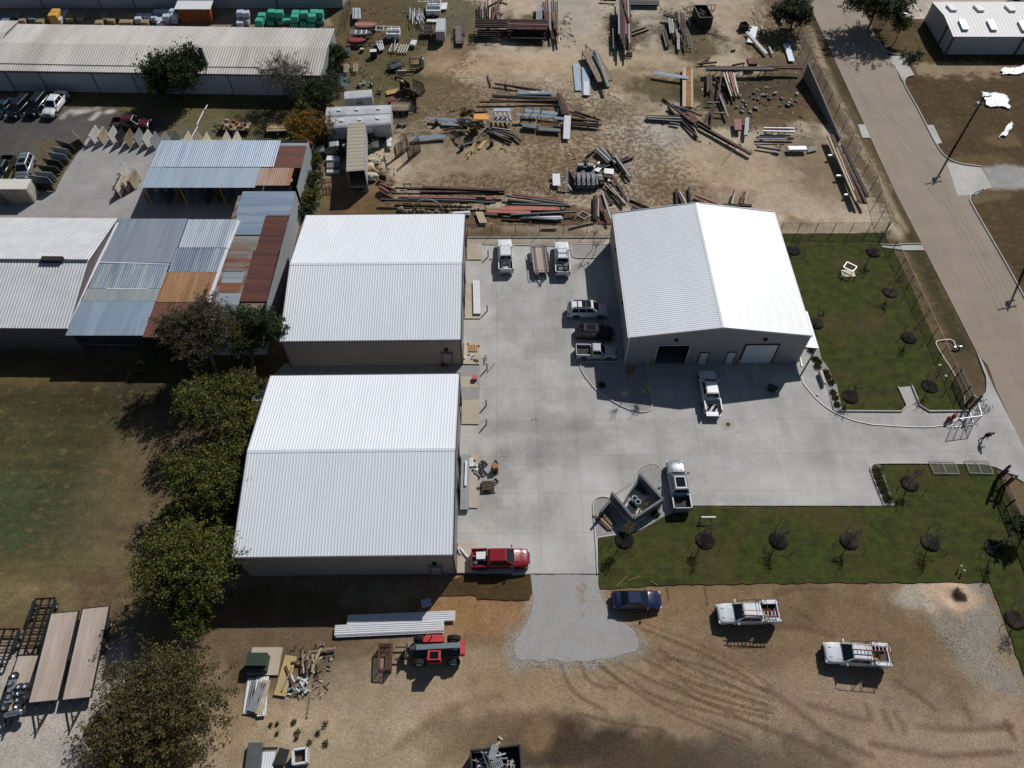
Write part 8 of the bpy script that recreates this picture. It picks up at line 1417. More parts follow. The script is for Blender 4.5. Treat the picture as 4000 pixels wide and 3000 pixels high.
a_,b_=T(3,2,1585,375,.1),T(3,2,1775,350,.1); gate('standing galvanised gate panel on A-shaped feet in the driveway',[a_+Vector((0,0,1.9)),b_+Vector((0,0,1.9)),b_,a_],M_STEEL,.06,n=2)
a2,b2=T(3,2,1775,350,.1),T(3,2,1745,240,.1); gate('second galvanised gate panel standing at an angle to the first',[a2+Vector((0,0,1.9)),b2+Vector((0,0,1.9)),b2,a2],M_STEEL,.06,n=1)
for i,(x,y) in enumerate([(1585,375),(1780,350)]):t=thing('gate_stand',('left','right')[i]+' bent tube foot of the standing gate panel in the driveway','gate foot',T(3,2,x,y,.05)); mb=MB(); mb.path([(-.4,-.25,0),(-.3,.15,.2),(.25,.25,.2),(.4,-.2,0)],.025); mb.build('tube',M_STEEL,t)
mb=MB(); rs=random.Random(8); t=thing('wire_tangle','tangled roll of pale wire and posts beside the driveway gate','wire',T(3,2,1820,190)); 
for k in range(22):a=rs.uniform(0,math.tau); q=Vector((rs.uniform(-1.3,1.3),rs.uniform(-.9,.9),rs.uniform(0,.3))); mb.path([q,q+Vector((math.cos(a)*.4,math.sin(a)*.4,.3)),q+Vector((math.cos(a)*.7,math.sin(a)*.5,.05))],.03,5)
mb.build('strands',GB,t)
for i,(x,y) in enumerate([(1545,310),(1588,292)]):
 t=thing('valve_post',('left','right')[i]+' red valve post on the driveway below the kerb','valve',T(3,2,x,y+10,.03)); mb=MB(); mb.lathe([(.16,0),(.16,.35),(.22,.4),(.22,.75),(.1,.85),(0,.86)],(0,0,0),12); mb.build('body',rust('valve_red',(128,40,36)),t); mb=MB(); mb.bar((0,0,.7),(.75,.55,.9),.09); mb.build('arm',rust('valve_red'),t)
def person():
 P=T(3,2,1846,480,.03); t=thing('person','person in black clothes bending forward while walking across the driveway','person',P,R(-25))
 me=bpy.data.meshes.new('body'); V_=[(0,0,.92),(.06,0,1.12),(.2,0,1.32),(.27,0,1.44),(.33,0,1.5),(.41,0,1.58),(.44,0,1.68),(0,.11,.86),(.14,.13,.48),(.05,.12,.09),(.2,.13,.05),(0,-.11,.86),(-.08,-.13,.49),(-.3,-.12,.14),(-.18,-.13,.05),(.24,.2,1.38),(.36,.27,1.12),(.52,.2,.98),(.58,.17,.94),(.24,-.2,1.38),(.12,-.28,1.12),(.22,-.3,.9),(.25,-.3,.84)]
 E_=[(0,1),(1,2),(2,3),(3,4),(4,5),(5,6),(0,7),(7,8),(8,9),(9,10),(0,11),(11,12),(12,13),(13,14),(3,15),(15,16),(16,17),(17,18),(3,19),(19,20),(20,21),(21,22)]
 Rr=[.14,.15,.17,.15,.06,.09,.1,.1,.07,.05,.045,.1,.07,.05,.045,.07,.048,.036,.035,.07,.048,.036,.035]
 me.from_pydata(V_,E_,[]); o=bpy.data.objects.new('body',me); COL.objects.link(o); o.parent=t; sm=o.modifiers.new('skin','SKIN')
 for i,r in enumerate(Rr):me.skin_vertices[0].data[i].radius=(r*1.3,r*(1.5 if i in (0,1,2,3) else 1.3)); me.skin_vertices[0].data[i].use_root=i==0
 sm.use_smooth_shade=True; s2=o.modifiers.new('sub','SUBSURF'); s2.levels=s2.render_levels=2; me.materials.append(mat('black_clothing',(22,21,24),.8,0,.15,6))
 mb=MB(); mb.ball((.46,0,1.7),(.1,.09,.12),12); mb.build('head',mat('skin_tone',(150,106,84),.6,0,.05,4),t,True); mb=MB(); mb.ball((.445,0,1.735),(.108,.1,.105),12); mb.build('hair',mat('dark_hair',(20,17,16),.7,0,.2,8),t,True)
 for s_,(x,y,z),(dx,dz) in ((1,(.6,.16,.93),(.055,-.05)),(-1,(.255,-.3,.82),(.01,-.075))):
  mb=MB(); mb.box((x,y,z),(.07,.04,.08)); 
  for k in range(4):mb.tube((x,y-.03+.02*k,z-.03),(x+dx,y-.03+.02*k,z-.03+dz*(.8+.1*(k%3))),.009,.007,5)
  mb.tube((x,y+s_*.035,z+.01),(x+dx*.6,y+s_*.05,z-.04),.01,.008,5); mb.build('hand',mat('skin_tone',(150,106,84)),t)
person()
def upole(label,x,y,h,az=R(14)):
 t=thing('utility_pole',label,'utility pole',(x,y,0),az); mb=MB(); mb.tube((0,0,0),(0,0,h),.17,.12,10); mb.build('shaft',mat('dark_pole_wood',(52,42,34),.9,0,.2,3,stretch=(1,1,.2)),t)
 for z,w_ in ((h-.35,1.35),(h-1.6,.7)):mb=MB(); mb.box((0,.14,z),(w_*2,.1,.12)); ca=mb.build('crossarm',mat('dark_pole_wood',(52,42,34)),t); mb=MB(); [mb.lathe([(.05,0),(.07,.06),(.04,.12),(.06,.16),(0,.2)],(x_,.14,z+.06),8) for x_ in (-w_*.9,-w_*.4,w_*.4,w_*.9)]; mb.build('insulators',GB,ca)
 mb=MB(); mb.lathe([(0,.5),(.24,.48),(.25,.1),(.2,0),(0,0)],(-.4,0,h-1.5),12); mb.build('transformer',GB,t); return t
upole('tall dark utility pole rising from the brown grass beside the street',67.7,94.6,9.0); upole('utility pole at the right photo edge whose shadow falls on the street',69.4,70.5,9.0)
def wire(label,a,b,sag=.8,r=.014):
 a,b=Vector(a),Vector(b); n=14; L=[a.lerp(b,i/n)-Vector((0,0,sag*4*(i/n)*(1-i/n))) for i in range(n+1)]; mb=MB(); mb.path([p-a for p in L],r,4); o=mb.build('power_line',M_DARK); o.location=a; tag(o,label,'power line','power lines along the street')
for i,dx in enumerate((-1.2,-.5,.5,1.2)):wire('thin power line strung between the utility poles along the street',(67.7+dx,94.7,8.85),(69.4+dx,70.6,8.85)); wire('thin power line strung from the tall pole to the top right of the photo',(67.7+dx,94.7,8.85),(54+dx,158,9.2),1.4)
L_=[T(3,1,*q,.09) for q in ((205,1470),(240,1550),(290,1610))]+[T(3,2,*q,.09) for q in ((310,0),(400,110),(470,175),(560,238),(660,285),(760,320),(900,350),(1080,362),(1250,372),(1400,372),(1520,358),(1620,318),(1675,265),(1700,205),(1702,150),(1690,90),(1668,30))]+[T(3,1,*q,.1) for q in ((1640,1630),(1580,1520),(1520,1430),(1470,1350),(1450,1305),(1462,1285),(1510,1278),(1575,1272),(1605,1290),(1620,1330))]
mb=MB(); mb.path([p-L_[0] for p in L_],.048,6); o=mb.build('plastic_pipe',PV); o.location=L_[0]; tag(o,'long white plastic pipe curving over the driveway and up the lawn edge','pipe')
t=thing('backflow_valve','shiny valve assembly at the upper end of the white plastic pipe','valve',T(3,1,1630,1355,0)); mb=MB(); mb.tube((-.5,0,.35),(.5,.1,.35),.09); mb.tube((-.4,0,0),(-.4,0,.35),.07); mb.tube((.4,.1,0),(.4,.1,.35),.07); mb.ball((0,.05,.42),(.2,.18,.16),10); mb.build('body',M_CHROME,t)
slab('concrete_bench','low pale concrete block beside the curved shrub bed','block',FR(3,1,[(437,1550),(465,1550),(500,1659),(480,1659)],.42),M_KERB,.45)
for i,(c_,r_,x,y) in enumerate([(3,1,1485,1495),(3,1,1538,1588)]):slab('meter_box',('upper','lower')[i]+' pale green meter box lid on the upper lawn','lid',FR(c_,r_,[(x-15,y-9),(x+12,y-9),(x+18,y+9),(x-9,y+9)],.07),mat('pale_green_lid',(140,156,140),.7,0,.05,3),.05)
slab('scrap_board','white strip lying by the shop corner under the canopy','strip',FR(3,1,[(275,1430),(283,1430),(302,1505),(288,1505)],.12),WS,.04); mb=MB(); mb.ball((0,0,.08),(.16,.12,.08),8,jit=.2); o=mb.build('white_rag',WS); o.location=T(3,2,427,97,.03); tag(o,'small crumpled white rag on the driveway','rag')
ct=thing('trash_cart','dark two-wheeled dumping cart at the edge of the shop shadow','cart',T(3,2,30,55,.03),R(-30)); mb=MB(); mb.loft([[(-.8,-.45,.35),(.8,-.45,.35),(.8,.45,.35),(-.8,.45,.35)],[(-.95,-.6,.95),(.95,-.6,.95),(.95,.6,.95),(-.95,.6,.95)]]); mb.build('tub',BK,ct); ct.scale=(.62,.62,.7)
for s_ in (-1,1):axle(ct,-.3,s_*.6,.22,.1)
mb=MB(); mb.tube((.9,0,.6),(1.5,0,.9),.03); mb.build('handle',M_STEEL,ct)
pt=S(*C(2,2,1870,350)); mb=MB(); mb.prism([(math.cos(a)*.75*(1+.12*math.sin(3*a)),math.sin(a)*.6) for a in [i*math.tau/20 for i in range(20)]],.0,.036); o=mb.build('drain_patch',mat('wet_patch',(104,92,78),.5,0,.2,3)); o.location=(pt.x,pt.y,0); tag(o,kind='structure'); mb=MB(); mb.lathe([(.0,.045),(.27,.045),(.27,0)],(0,0,0),16); o=mb.build('manhole_cover',RB); o.location=(pt.x-.05,pt.y,.0); tag(o,'small round brown cover in the stained patch of the yard','cover')
mb=MB(); mb.lathe([(.0,.045),(.1,.045),(.1,0)],(0,0,0),10); o=mb.build('cleanout_plug',BK); o.location=T(2,2,175,308,0); tag(o,'left of two tiny dark caps set in the yard concrete','cap'); o2=o.copy(); COL.objects.link(o2); o2.location=T(2,2,205,308,0); o2['label']='right of two tiny dark caps set in the yard concrete'
for i,(c_,r_,x,y) in enumerate([(1,1,2006,560),(1,1,1998,1030),(1,1,1997,1528),(1,2,1990,187),(1,2,1991,350)]):bollard(('topmost','second','third','fourth','lowest')[i]+' grey pipe bollard in the line along the shop door slabs',T(c_,r_,x,y,.03),1.25,.09,'grey bollards along the shop door slabs',mat('pale_grey_pipe',(150,148,142),.6,0,.06,3))
pile(1,1,'white metal profile in the bundle on the upper shop door slab','white profiles on the upper shop door slab',[(1880+15*i,768,1888+15*i,1055,'W',.26,.3) for i in range(4)],'C'); pile(1,2,'long grey roof profile in the stack beside the near shop','long grey profiles beside the near shop',[(1785+17*i,608,1776+17*i,1088,'G',.34,.4) for i in range(4)],'C'); pile(1,2,'white strip on top of the long grey profiles','white strip on grey profiles',[(1817,668,1810,882,'W',.28,.6)],'C')
def pallet(label,P,rz,m=M_WOOD,w=1.2,l=1.05,h=.13):
 t=thing('wood_pallet',label,'pallet',P,rz); mb=MB(); n=6
 for i in range(n):x=-w/2+(i+.5)*w/n; mb.b6(x-.06,x+.06,-l/2,l/2,h-.02,h)
 mb.build('deck_boards',m,t); mb=MB(); [mb.b6(-w/2,w/2,y-.04,y+.04,.02,h-.022) for y in (-l*.44,0,l*.44)]; mb.build('stringers',m,t)
pallet('light new wooden pallet on the door slab of the rear shop',T(1,1,1875,1352,.16),0); pallet('dark weathered pallet stack bottom beside the black brackets',T(1,2,2003,900,.03),.1,DKW,1.5,1.4); pallet('smaller pallet topping the dark weathered pallet stack',T(1,2,1998,885,.18),.05,DKW,1.1,1.1,.3)
for i,(x,y,r) in enumerate([(1892,1452,.16),(1914,1460,.16),(1924,1332,.13),(1834,1312,.12),(1802,1440,.14)]):mb=MB(); mb.ball((0,0,r*.7),(r,r*.8,r*.8),8,jit=.25); o=mb.build('tool_bag',BK if i<3 else RR if i==3 else M_WHITEP); o.location=T(1,1,x,y,.16); tag(o,('left black bag near the new pallet','right black bag near the new pallet','black lump at the top right of the new pallet','small red item left of the new pallet','white bucket by the rear shop corner')[i],'bag' if i<3 else 'item')
for i,(c_,r_,x0,y0,x1,y1) in enumerate([(1,1,1830,1400,1850,1408),(1,1,1862,1425,1890,1412),(1,1,1858,1440,1875,1445)]):pile(c_,r_,'crumpled white scrap strip below the new pallet','white scraps below the new pallet',[(x0,y0,x1,y1,'W',.1,.2)],'A')
pile(1,1,'loose timber leaning near the third grey bollard','timbers near the third grey bollard',[(2065,1470,2003,1545,'T',.12,.15),(1980,1412,1985,1470,'N',.1,.3)],'F',h=.1); frame_rect('metal_bracket','grey bent bracket above the third grey bollard','bracket',FR(1,1,[(1976,1412),(1992,1410),(1998,1440),(1978,1445)],.2),GD,.05)
crate('gas_can','pink-red fuel can on the slab between the two white shops','can',T(1,1,1890,1618,.05),(.5,.55,.4),mat('pink_red',(168,64,76),.5,0,.05,3),.1,mat('pink_red',(168,64,76))); crate('small_crate','orange-brown crate in the shade below the rear shop door','crate',T(1,1,1630,1505,.04),(.8,.7,.4),RO,.1)
for i,(x,y) in enumerate([(1860,662),(1864,698)]):mb=MB(); mb.lathe([(.06,.0),(.06,.2),(.26+.05*i,.2),(.26+.05*i,0)],(0,0,0),16); o=mb.build('trim_coil',WS); o.location=T(1,2,x,y,.16); tag(o,('smaller upper','larger lower')[i]+' white coil beside the long grey profiles','coil')
for i,(x,y,m) in enumerate([(1888,655,M_WOOD),(1900,715,M_STEEL),(1905,745,WS),(1880,740,M_STEEL),(1920,905,RB),(1840,625,BK)]):mb=MB(); mb.ball((0,0,.12),(.22,.16,.12),7,jit=.3); o=mb.build('scrap_item',m); o.location=T(1,2,x,y,.16 if x<1915 else .03); tag(o,('cardboard scrap by the white coils','silver foil heap right of the white coils','white plastic scrap below the silver foil','silver can left of the foil heap','brown stain-like lump beside the door slab','black tool at the top of the grey profiles')[i],'scrap')
pile(1,2,'white strip lying diagonally over the lowest door slab','white strips on the lowest door slab',[(1746,1410,1800,1450,'W',.16,.22),(1770,1425,1850,1522,'W',.2,.22),(1745,1420,1768,1470,'W',.12,.2)],'C'); pile(1,2,'white strip below the silver foil heap','strips below the silver foil',[(1880,760,1935,800,'V',.1,.2),(1895,750,1925,790,'G',.08,.2)],'A')
def bracket(label,c,r,pts,group):
 P=[T(c,r,x,y,.12) for x,y in pts]; cc=sum(P,Vector())/len(P); mb=MB(); P=[p-cc for p in P]
 for i in range(len(P)):mb.bar(P[i],P[(i+1)%len(P)],.07,.1)
 for i in range(0,len(P),2):mb.bar(P[i],Vector((0,0,0)),.05,.08)
 o=mb.build('steel_bracket',BK); o.location=cc; tag(o,label,'bracket',group)
for q in [[(1925,690),(1950,660),(1975,680),(1955,715),(1925,715)],[(1945,685),(1970,662),(2002,695),(1975,715)],[(1930,760),(1962,738),(1998,775),(1965,800)],[(1915,770),(1935,742),(1950,790),(1925,822)],[(1945,720),(1970,735),(1950,770),(1925,740)]]:bracket('black steel bracket in the pile beside the white coils',1,2,q,'black brackets beside the white coils')
for q in [[(2045,690),(2070,655),(2093,690),(2060,715),(2035,730)],[(2060,735),(2085,740),(2093,768),(2070,785),(2050,765)],[(2045,840),(2068,815),(2096,840),(2070,868),(2042,880)]]:bracket('black steel bracket in the loose row on the yard',1,2,q,'loose row of black brackets')
crate('cardboard_box','brown box sitting on the loose row of black brackets','box',T(1,2,2068,735,.2),(.6,.5,.7),mat('cardboard',(142,98,60),.9,0,.1,3),.2,mat('cardboard',(142,98,60)))
M_ENC=mat('enclosure_panel',(88,92,94),.5,0,.08,1); M_CMU=mat('block_wall',(168,160,150),.9,0,.1,2)
te=thing('trash_enclosure','V-shaped trash enclosure of dark ribbed panels on a gravel bed','enclosure',T(2,2,1075,1000,0)); eo=te.location.copy(); zt=1.75
def wall(p,q,h=1.75,hh=None,nm='panel_wall',m=M_ENC,th=.12,out=None):
 p,q=T(2,2,*p,zt)-eo,T(2,2,*q,zt)-eo; p.z=q.z=0; d=(q-p).normalized(); n=Vector((-d.y,d.x,0)); mb=MB()
 for s_ in (-1,1):mb.ribbed(p+n*s_*th/2,q+n*s_*th/2,p+n*s_*th/2+Vector((0,0,h)),q+n*s_*th/2+Vector((0,0,h)),.3,.03,'groove',.03,out=n*s_)
 w_=mb.build(nm,m,te); mb=MB(); mb.bar(p+Vector((0,0,h+.03)),q+Vector((0,0,h+.03)),th+.14,.06); mb.build('cap',M_STEELD,w_)
wall((862,935),(1052,1160)); wall((1052,1160),(1303,995)); wall((1303,995),(1103,772)); wall((850,1000),(765,1095),1.5)
for (a,b) in (((848,1000),(1010,1190)),((1090,840),(1060,895)),((1150,990),(1200,965)),((1200,965),(1245,1020)),((1055,1200),(1150,1145))):
 mb=MB(); mb.bar(T(2,2,*a,.3)-eo,T(2,2,*b,.3)-eo,.22,.35); mb.build('block_curb',M_CMU,te)
gate('open dark gate leaf of the trash enclosure',[T(2,2,1085,850,1.5),T(2,2,1000,960,1.5),T(2,2,1000,960,.15),T(2,2,1085,850,.15)],M_STEELD,.08)
for i,(x,y) in enumerate([(1050,1005),(1080,1035)]):
 t=thing('drum',('left','right')[i]+' open drum with white upper and blue lower half in the enclosure','drum',T(2,2,x,y+10,.1)); mb=MB(); mb.lathe([(.28,0),(.3,.4),(.3,.42)],(0,0,0),16); mb.build('lower_shell',mat('drum_blue',(70,130,170),.5,0,.05,3),t,True); mb=MB(); mb.lathe([(.301,.42),(.3,.88),(.26,.88),(.26,.3),(0,.3)],(0,0,0),16); mb.build('upper_shell',M_WHITEP,t,True); mb=MB(); mb.lathe([(0,.6),(.25,.6)],(0,0,0),12); mb.build('contents',RD,t)
slab('rubber_mat','dark mat under the two drums','mat',FR(2,2,[(1050,985),(1112,1030),(1060,1080),(1000,1020)],.1),RD,.04)
for i,(x,y) in enumerate([(1058,1140),(1098,1112),(1152,1070),(1186,1045)]):bollard(('first','second','third','fourth')[i]+' yellow bollard from the left inside the trash enclosure',T(2,2,x,y,.075),.95,.075,'yellow bollards inside the trash enclosure')
pile(2,2,'long brown plank leaning on the outside of the trash enclosure','planks outside the trash enclosure',[(700+20*i,1135-6*(i%2),835+13*i,1262-6*i,'BNTB'[i%4],.15,.15+.05*i) for i in range(4)]+[(765+14*i,1100,850+12*i,1215,'wN'[i%2],.14,.3) for i in range(5)],'F',h=.06); pile(2,2,'grey pipe lying in the shade inside the enclosure','pipes inside the enclosure',[(1100,900,1215,950,'G',.16,.2),(1110,915,1180,960,'K',.16,.2)],'P')
for i,(x,y) in enumerate([(1110,920),(1085,910),(1130,945)]):mb=MB(); mb.ball((0,0,.2),(.3,.25,.2),8,jit=.25); o=mb.build('rubbish_bag',BK); o.location=T(2,2,x,y,.08); tag(o,'dark rubbish bag in the shaded corner of the enclosure','bag','bags in the enclosure corner')
slab('sand_spill','pale sand spill at the left inner corner of the enclosure','sand',FR(2,2,[(1040,1130),(1060,1118),(1120,1105),(1060,1155)],.09),CR,.02)
sh=thing('sawhorse','white sawhorse standing on the lower lawn','sawhorse',T(2,2,1685,1175,.05)); mb=MB(); mb.b6(-.75,.75,-.06,.06,.7,.78); mb.build('beam',PV,sh)
for x in (-.6,.6):
 for y in (-.3,.3):mb=MB(); mb.bar((x,y*.1,.7),(x*1.1,y,0),.07); mb.build('leg',PV,sh)
for i,(x,y) in enumerate([(1645,1585),(1672,1622)]):mb=MB(); mb.lathe([(.06,0),(.06,.5),(.1,.52),(.12,.62),(.06,.7),(0,.72)],(0,0,0),12); o=mb.build('vent_pipe',PV,None,True); o.location=T(3,2,x,y+8,.05); tag(o,('upper','lower')[i]+' white mushroom vent pipe on the lower lawn','vent pipe')
frame_rect('steel_sawhorse','small white stand behind the square lawn marker','stand',FR(3,1,[(683,605),(768,645),(735,688),(652,650)],1.0),PV,.1); t=thing('lawn_well_box','square white-framed stand around a dark pit on the upper lawn','stand',T(3,1,690,705,0)); mb=MB(); mb.b6(-.85,.85,-.6,.6,.0,.1); mb.build('base',CR,t)
for x,y in ((-.85,-.7),(.75,-.75),(-.8,.6),(.85,.5)):mb=MB(); mb.tube((x,y,0),(x,y,1.0),.05); mb.build('leg',M_POST,t)
a,b=T(3,0,350,545,2.6),T(3,0,625,1188,.6); a.z=b.z=0; mb=MB(); d=(b-a).normalized(); n=Vector((-d.y,d.x,0))*.12; U=Vector((0,0,1)); mb.add([a-n,b-n,b-n+U*.6,a-n+U*2.6,a+n,b+n,b+n+U*.6,a+n+U*2.6],[(0,1,2,3),(5,4,7,6),(3,2,6,7),(0,3,7,4),(1,5,6,2)]); o=mb.build('retaining_wall',mat('grey_ramp_wall',(104,102,98),.9,0,.1,1)); tag(o,'tapering grey concrete wall beside the street fence','wall')
def drape(label,pts,seed,m=None):
 P=[T(*p,.1) for p in pts]; cc=sum(P,Vector())/len(P); cc.z=0; rs=np.random.RandomState(seed); n=18; vs=[]; a,b,c_,d=[p-cc for p in P]
 for i in range(n+1):
  for j in range(n+1):
   u,v=i/n,j/n; p=(a.lerp(b,u)).lerp(d.lerp(c_,u),v); z=.06+.14*abs(math.sin(u*9+v*5+math.sin(v*7+seed)))*(.4+.6*rs.rand())+.05*rs.rand(); vs.append((p.x+.15*math.sin(v*12+u*4),p.y+.2*math.sin(u*8+seed),z))
 fs=[(i*(n+1)+j,(i+1)*(n+1)+j,(i+1)*(n+1)+j+1,i*(n+1)+j+1) for i in range(n) for j in range(n)]; mb=MB(); mb.add(vs,fs); o=mb.build('plastic_sheet',m or mat('white_plastic_sheet',(200,202,206),.35,0,.04,2),None,True); o.location=cc; sm=o.modifiers.new('thick','SOLIDIFY'); sm.thickness=.02; tag(o,label,'plastic sheet')
drape('large crumpled white plastic sheet on the brown grass near the utility pole',[(3,0,1835,790),(3,0,2070,820),(3,0,2085,935),(3,0,1890,915)],3); drape('small twisted white plastic sheet on the brown grass',[(3,0,2090,1050),(3,0,2122,1080),(3,0,2060,1165),(3,0,1990,1190)],5); drape('crumpled white plastic sheet at the right edge below the skylight warehouse',[(3,0,2010,600),(3,0,2260,560),(3,0,2260,625),(3,0,2030,650)],7)
pile(1,3,'long white ribbed roof sheet in the front stack on the dirt','front stack of long white roof sheets',[(680,470,1625,428,'W',1.0,.3)],'S'); pile(1,3,'long ribbed roof sheet half in the shop shadow behind the front stack','rear long roof sheet',[(788,382,1722,342,'W',1.0,.28)],'S')
pile(1,3,'second layer sheet on the front stack of long white sheets','second layer of long white sheets',[(690,490,1625,448,'W',.9,.2)],'S'); slab('blue_sheet_stack','small blue-grey square of ribbed sheets at the shadow edge','sheets',FR(1,3,[(1420,208),(1505,190),(1516,255),(1435,280)],.15),BLS,.15)
tf=thing('transformer_box','dark green transformer box on a pale concrete pad','transformer',T(1,3,70,745,0)); mb=MB(); mb.b6(-1.35,1.55,-1.2,1.35,0,.15); mb.build('pad',M_TAN,tf); M_TG=mat('transformer_green',(42,56,44),.5,0,.06,2); mb=MB(); mb.b6(-1.25,.55,-.6,.5,.15,1.25); mb.b6(-1.25,.55,-.95,-.602,.15,.85); mb.build('cabinet',M_TG,tf); mb=MB(); mb.b6(-1.3,.6,-.62,.55,1.252,1.3); mb.build('lid',M_TG,tf)
for i,q in enumerate([[(160,1030),(245,1038),(345,692),(260,686)]]):p=[(a+c_)/2 for a,c_ in zip(q[0],q[1])]; s_=[(a+c_)/2 for a,c_ in zip(q[2],q[3])]; pile(1,3,'long yellow ribbed panel beside the wood scrap heap','yellow ribbed panel',[(p[0],p[1],s_[0],s_[1],'Y',1.15,.15)],'S')
for i in range(30):a=nr.uniform(-.25,.55); x=nr.uniform(370,560); y=nr.uniform(640,760); l=nr.uniform(50,120); pile(1,3,'grey plank in the wood scrap heap','wood scrap heap',[(x,y,x-l*math.sin(a),y+l*math.cos(a),'NTNw'[i%4],.14,nr.uniform(.08,.5))],'F',h=.06)
pile(1,3,'long grey plank sticking out of the wood scrap heap','long planks of the wood scrap heap',[(460,655,690,622,'N',.2,.35),(255,775,325,960,'w',.2,.3),(225,990,310,790,'N',.12,.3),(305,745,395,742,'w',.16,.3),(560,620,480,830,'T',.16,.4)],'F',h=.08)
for i in range(22):a=nr.uniform(0,3.1); x=nr.uniform(290,440); y=nr.uniform(870,1010); l=nr.uniform(25,60); pile(1,3,'white trim offcut in the scrap heap below the planks','white trim offcuts heap',[(x-l*math.cos(a)/2,y-l*math.sin(a)/2,x+l*math.cos(a)/2,y+l*math.sin(a)/2,'WGWL'[i%4],.16,nr.uniform(.06,.35))],'C',h=.1)
for i,(x0,y0,x1,y1,m) in enumerate([(-35,880,-80,1190,'W'),(0,875,-60,1180,'G'),(40,870,-10,1180,'W'),(75,870,45,1210,'W'),(90,900,20,1190,'T'),(60,920,-40,1170,'G')]):pile(1,3,'white or grey panel in the fanned stack below the transformer','fanned panels below the transformer',[(x0,y0,x1,y1,m,.8,.1+.05*i)],'S')
pail('small white bucket above the wood scrap heap',T(1,3,574,595,0),M_WHITEP); pile(1,3,'single brown batten lying upright on the dirt','single brown batten',[(480,1010,440,1222,'N',.14,.06)],'F',h=.08)
pile(1,3,'white ribbed sheet at the bottom edge between dark panels','white ribbed sheet at the bottom edge',[(105,1510,70,1720,'W',1.35,.2)],'S'); slab('dark_scrap_sheet','dark grey panel cut by the bottom edge left of the white ribbed sheet','panel',FR(0,3,[(2150,1440),(2270,1440),(2250,1720),(2110,1720)],.4),GD,.35); slab('dark_scrap_sheet','dark plank above the white ribbed sheet','panel',FR(1,3,[(50,1480),(188,1478),(185,1500),(50,1505)],.3),BK,.15); slab('dark_scrap_sheet','tilted dark panel right of the white ribbed sheet','panel',FR(1,3,[(205,1482),(292,1500),(250,1640),(140,1630)],.3),BK,.1); slab('blue_scrap_sheet','small blue ribbed panel below the white tote','panel',FR(1,3,[(285,1610),(350,1610),(345,1690),(275,1690)],.2),M_BLUEP,.1)
tt=thing('water_tote','white square tote with cut top full of brown debris','tote',T(1,3,400,1570,0),R(8)); 
for s_ in (0,1,2,3):mb=MB(Matrix.Rotation(s_*math.pi/2,4,'Z')); mb.b6(-.6,.6,-.62,-.5,0,1.0); [mb.b6(-.55+.25*k,-.5+.25*k,-.66,-.63,0,1.02) for k in range(5)]; mb.b6(-.6,.6,-.66,-.5,1.0,1.06); mb.build('side',M_WHITEP,tt)
mb=MB(); mb.b6(-.48,.48,-.48,.48,.3,.55); mb.build('debris',RB,tt)
dk,dc,_=skip('big dark skip of metal scrap cut by the bottom edge of the photo',[(1855,1508),(2278,1462),(2300,1800),(1880,1830)],1.6,BK,1,3)
for i in range(44):a=nr.uniform(0,3.1); x=nr.uniform(1900,2240); y=nr.uniform(1510,1680); l=nr.uniform(60,150); x0,x1=x-l*math.cos(a)/2,x+l*math.cos(a)/2; pile(1,3,'pale metal strip in the scrap filling the big dark skip','metal strips in the big dark skip',[(x0,y-l*math.sin(a)/4,x1,y+l*math.sin(a)/4,'WLGCU'[i%5],.07+.05*(i%3),nr.uniform(1.2,1.75))],'A',h=.1)
for i,q in enumerate([[(2045,1455),(2095,1470),(2060,1590),(2005,1575)],[(2020,1610),(2120,1590),(2135,1640),(2040,1680)],[(1960,1530),(1985,1530),(2040,1650),(2005,1660)]]):frame_rect('metal_grille',('upper','lower','left dark')[i]+' grille panel on the scrap in the big dark skip','grille',FR(1,3,q,1.9),GB if i<2 else GD,.1,bars=6)
pile(1,3,'short board sticking out at the back of the big dark skip','boards at the back of the skip',[(2095,1385,2130,1415,'T',.2,.1),(2075,1460,2112,1432,'T',.2,1.5)],'F',h=.06)
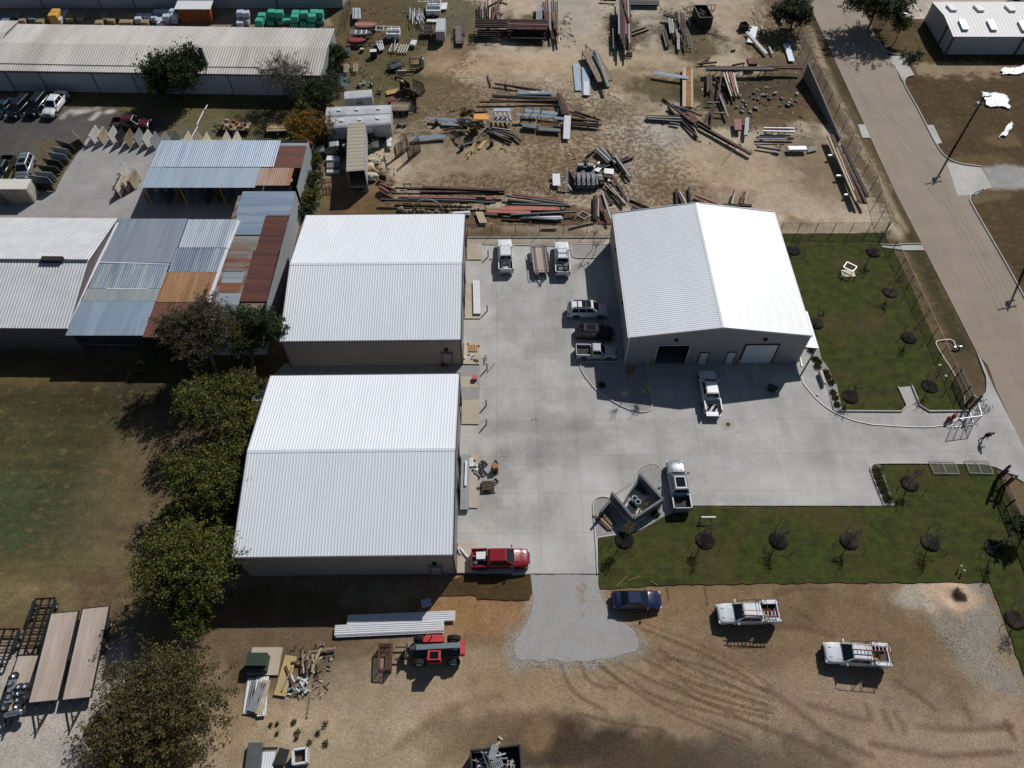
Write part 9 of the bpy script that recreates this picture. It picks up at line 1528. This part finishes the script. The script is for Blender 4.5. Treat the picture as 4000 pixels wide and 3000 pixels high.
for i,(x,y) in enumerate([(1350,150),(1685,200)]):pile(2,3,'thin stake shadowless marker at the lawn edge','thin rods at the lawn edge',[(1342,88,1358,210,'B',.06,.05) if i==0 else (1665,80,1692,250,'B',.06,.05)],'P')
pile(2,3,'dry stick lying on the lower lawn edge','dry sticks on the lower lawn',[(905,90,990,0,'T',.05,.1),(1000,40,1110,5,'T',.05,.1),(1190,40,1260,80,'T',.05,.1)],'P')
for i,(x,y) in enumerate([(395,95),(155,1070)]):pass
def litter(name,zones,n,m,seed):
 rs=random.Random(seed); mb=MB()
 for c,r,pts in zones:
  W=wpts(TP(c,r,*pts)); xs=[p[0] for p in W]; ys=[p[1] for p in W]
  for _ in range(n):
   x,y=rs.uniform(min(xs),max(xs)),rs.uniform(min(ys),max(ys))
   if sdist(np.array([x]),np.array([y]),W)[0]>0:continue
   mb.box((x,y,rs.uniform(0,.06)),(rs.uniform(.06,.7),rs.uniform(.03,.16),rs.uniform(.02,.08)),rz=rs.uniform(0,3.14),ry=rs.uniform(-.2,.2))
 tag(mb.build(name,m),kind='stuff')
ZN=[(2,0,((1200,850),(2212,900),(2212,1330),(1500,1200))),(2,0,((300,380),(500,80),(560,420))),(2,0,((480,1280),(1000,1300),(1050,1659),(450,1659))),(1,0,((1480,950),(2212,900),(2212,1300),(1700,1400))),(1,0,((760,350),(1400,350),(1450,850),(900,900))),(1,1,((1050,-60),(2212,-60),(2212,260),(1100,200))),(2,1,((0,-60),(880,-60),(860,250),(0,260))),(2,0,((1250,60),(1700,80),(1650,480),(1250,420))),(2,0,((1600,560),(2212,560),(2212,1000),(1650,900))),(3,0,((0,560),(300,600),(330,1330),(0,1330))),(1,0,((950,1150),(1180,1150),(1180,1600),(950,1600))),(1,3,((250,600),(700,600),(600,1060),(200,1060))),(1,0,((760,60),(1700,60),(1700,350),(760,350))),(2,0,((760,0),(1100,0),(1080,480),(820,470)))]
litter('rust_debris',ZN,60,RB,1); litter('grey_debris',ZN,28,GD,2); litter('pale_debris',ZN,22,CR,3)
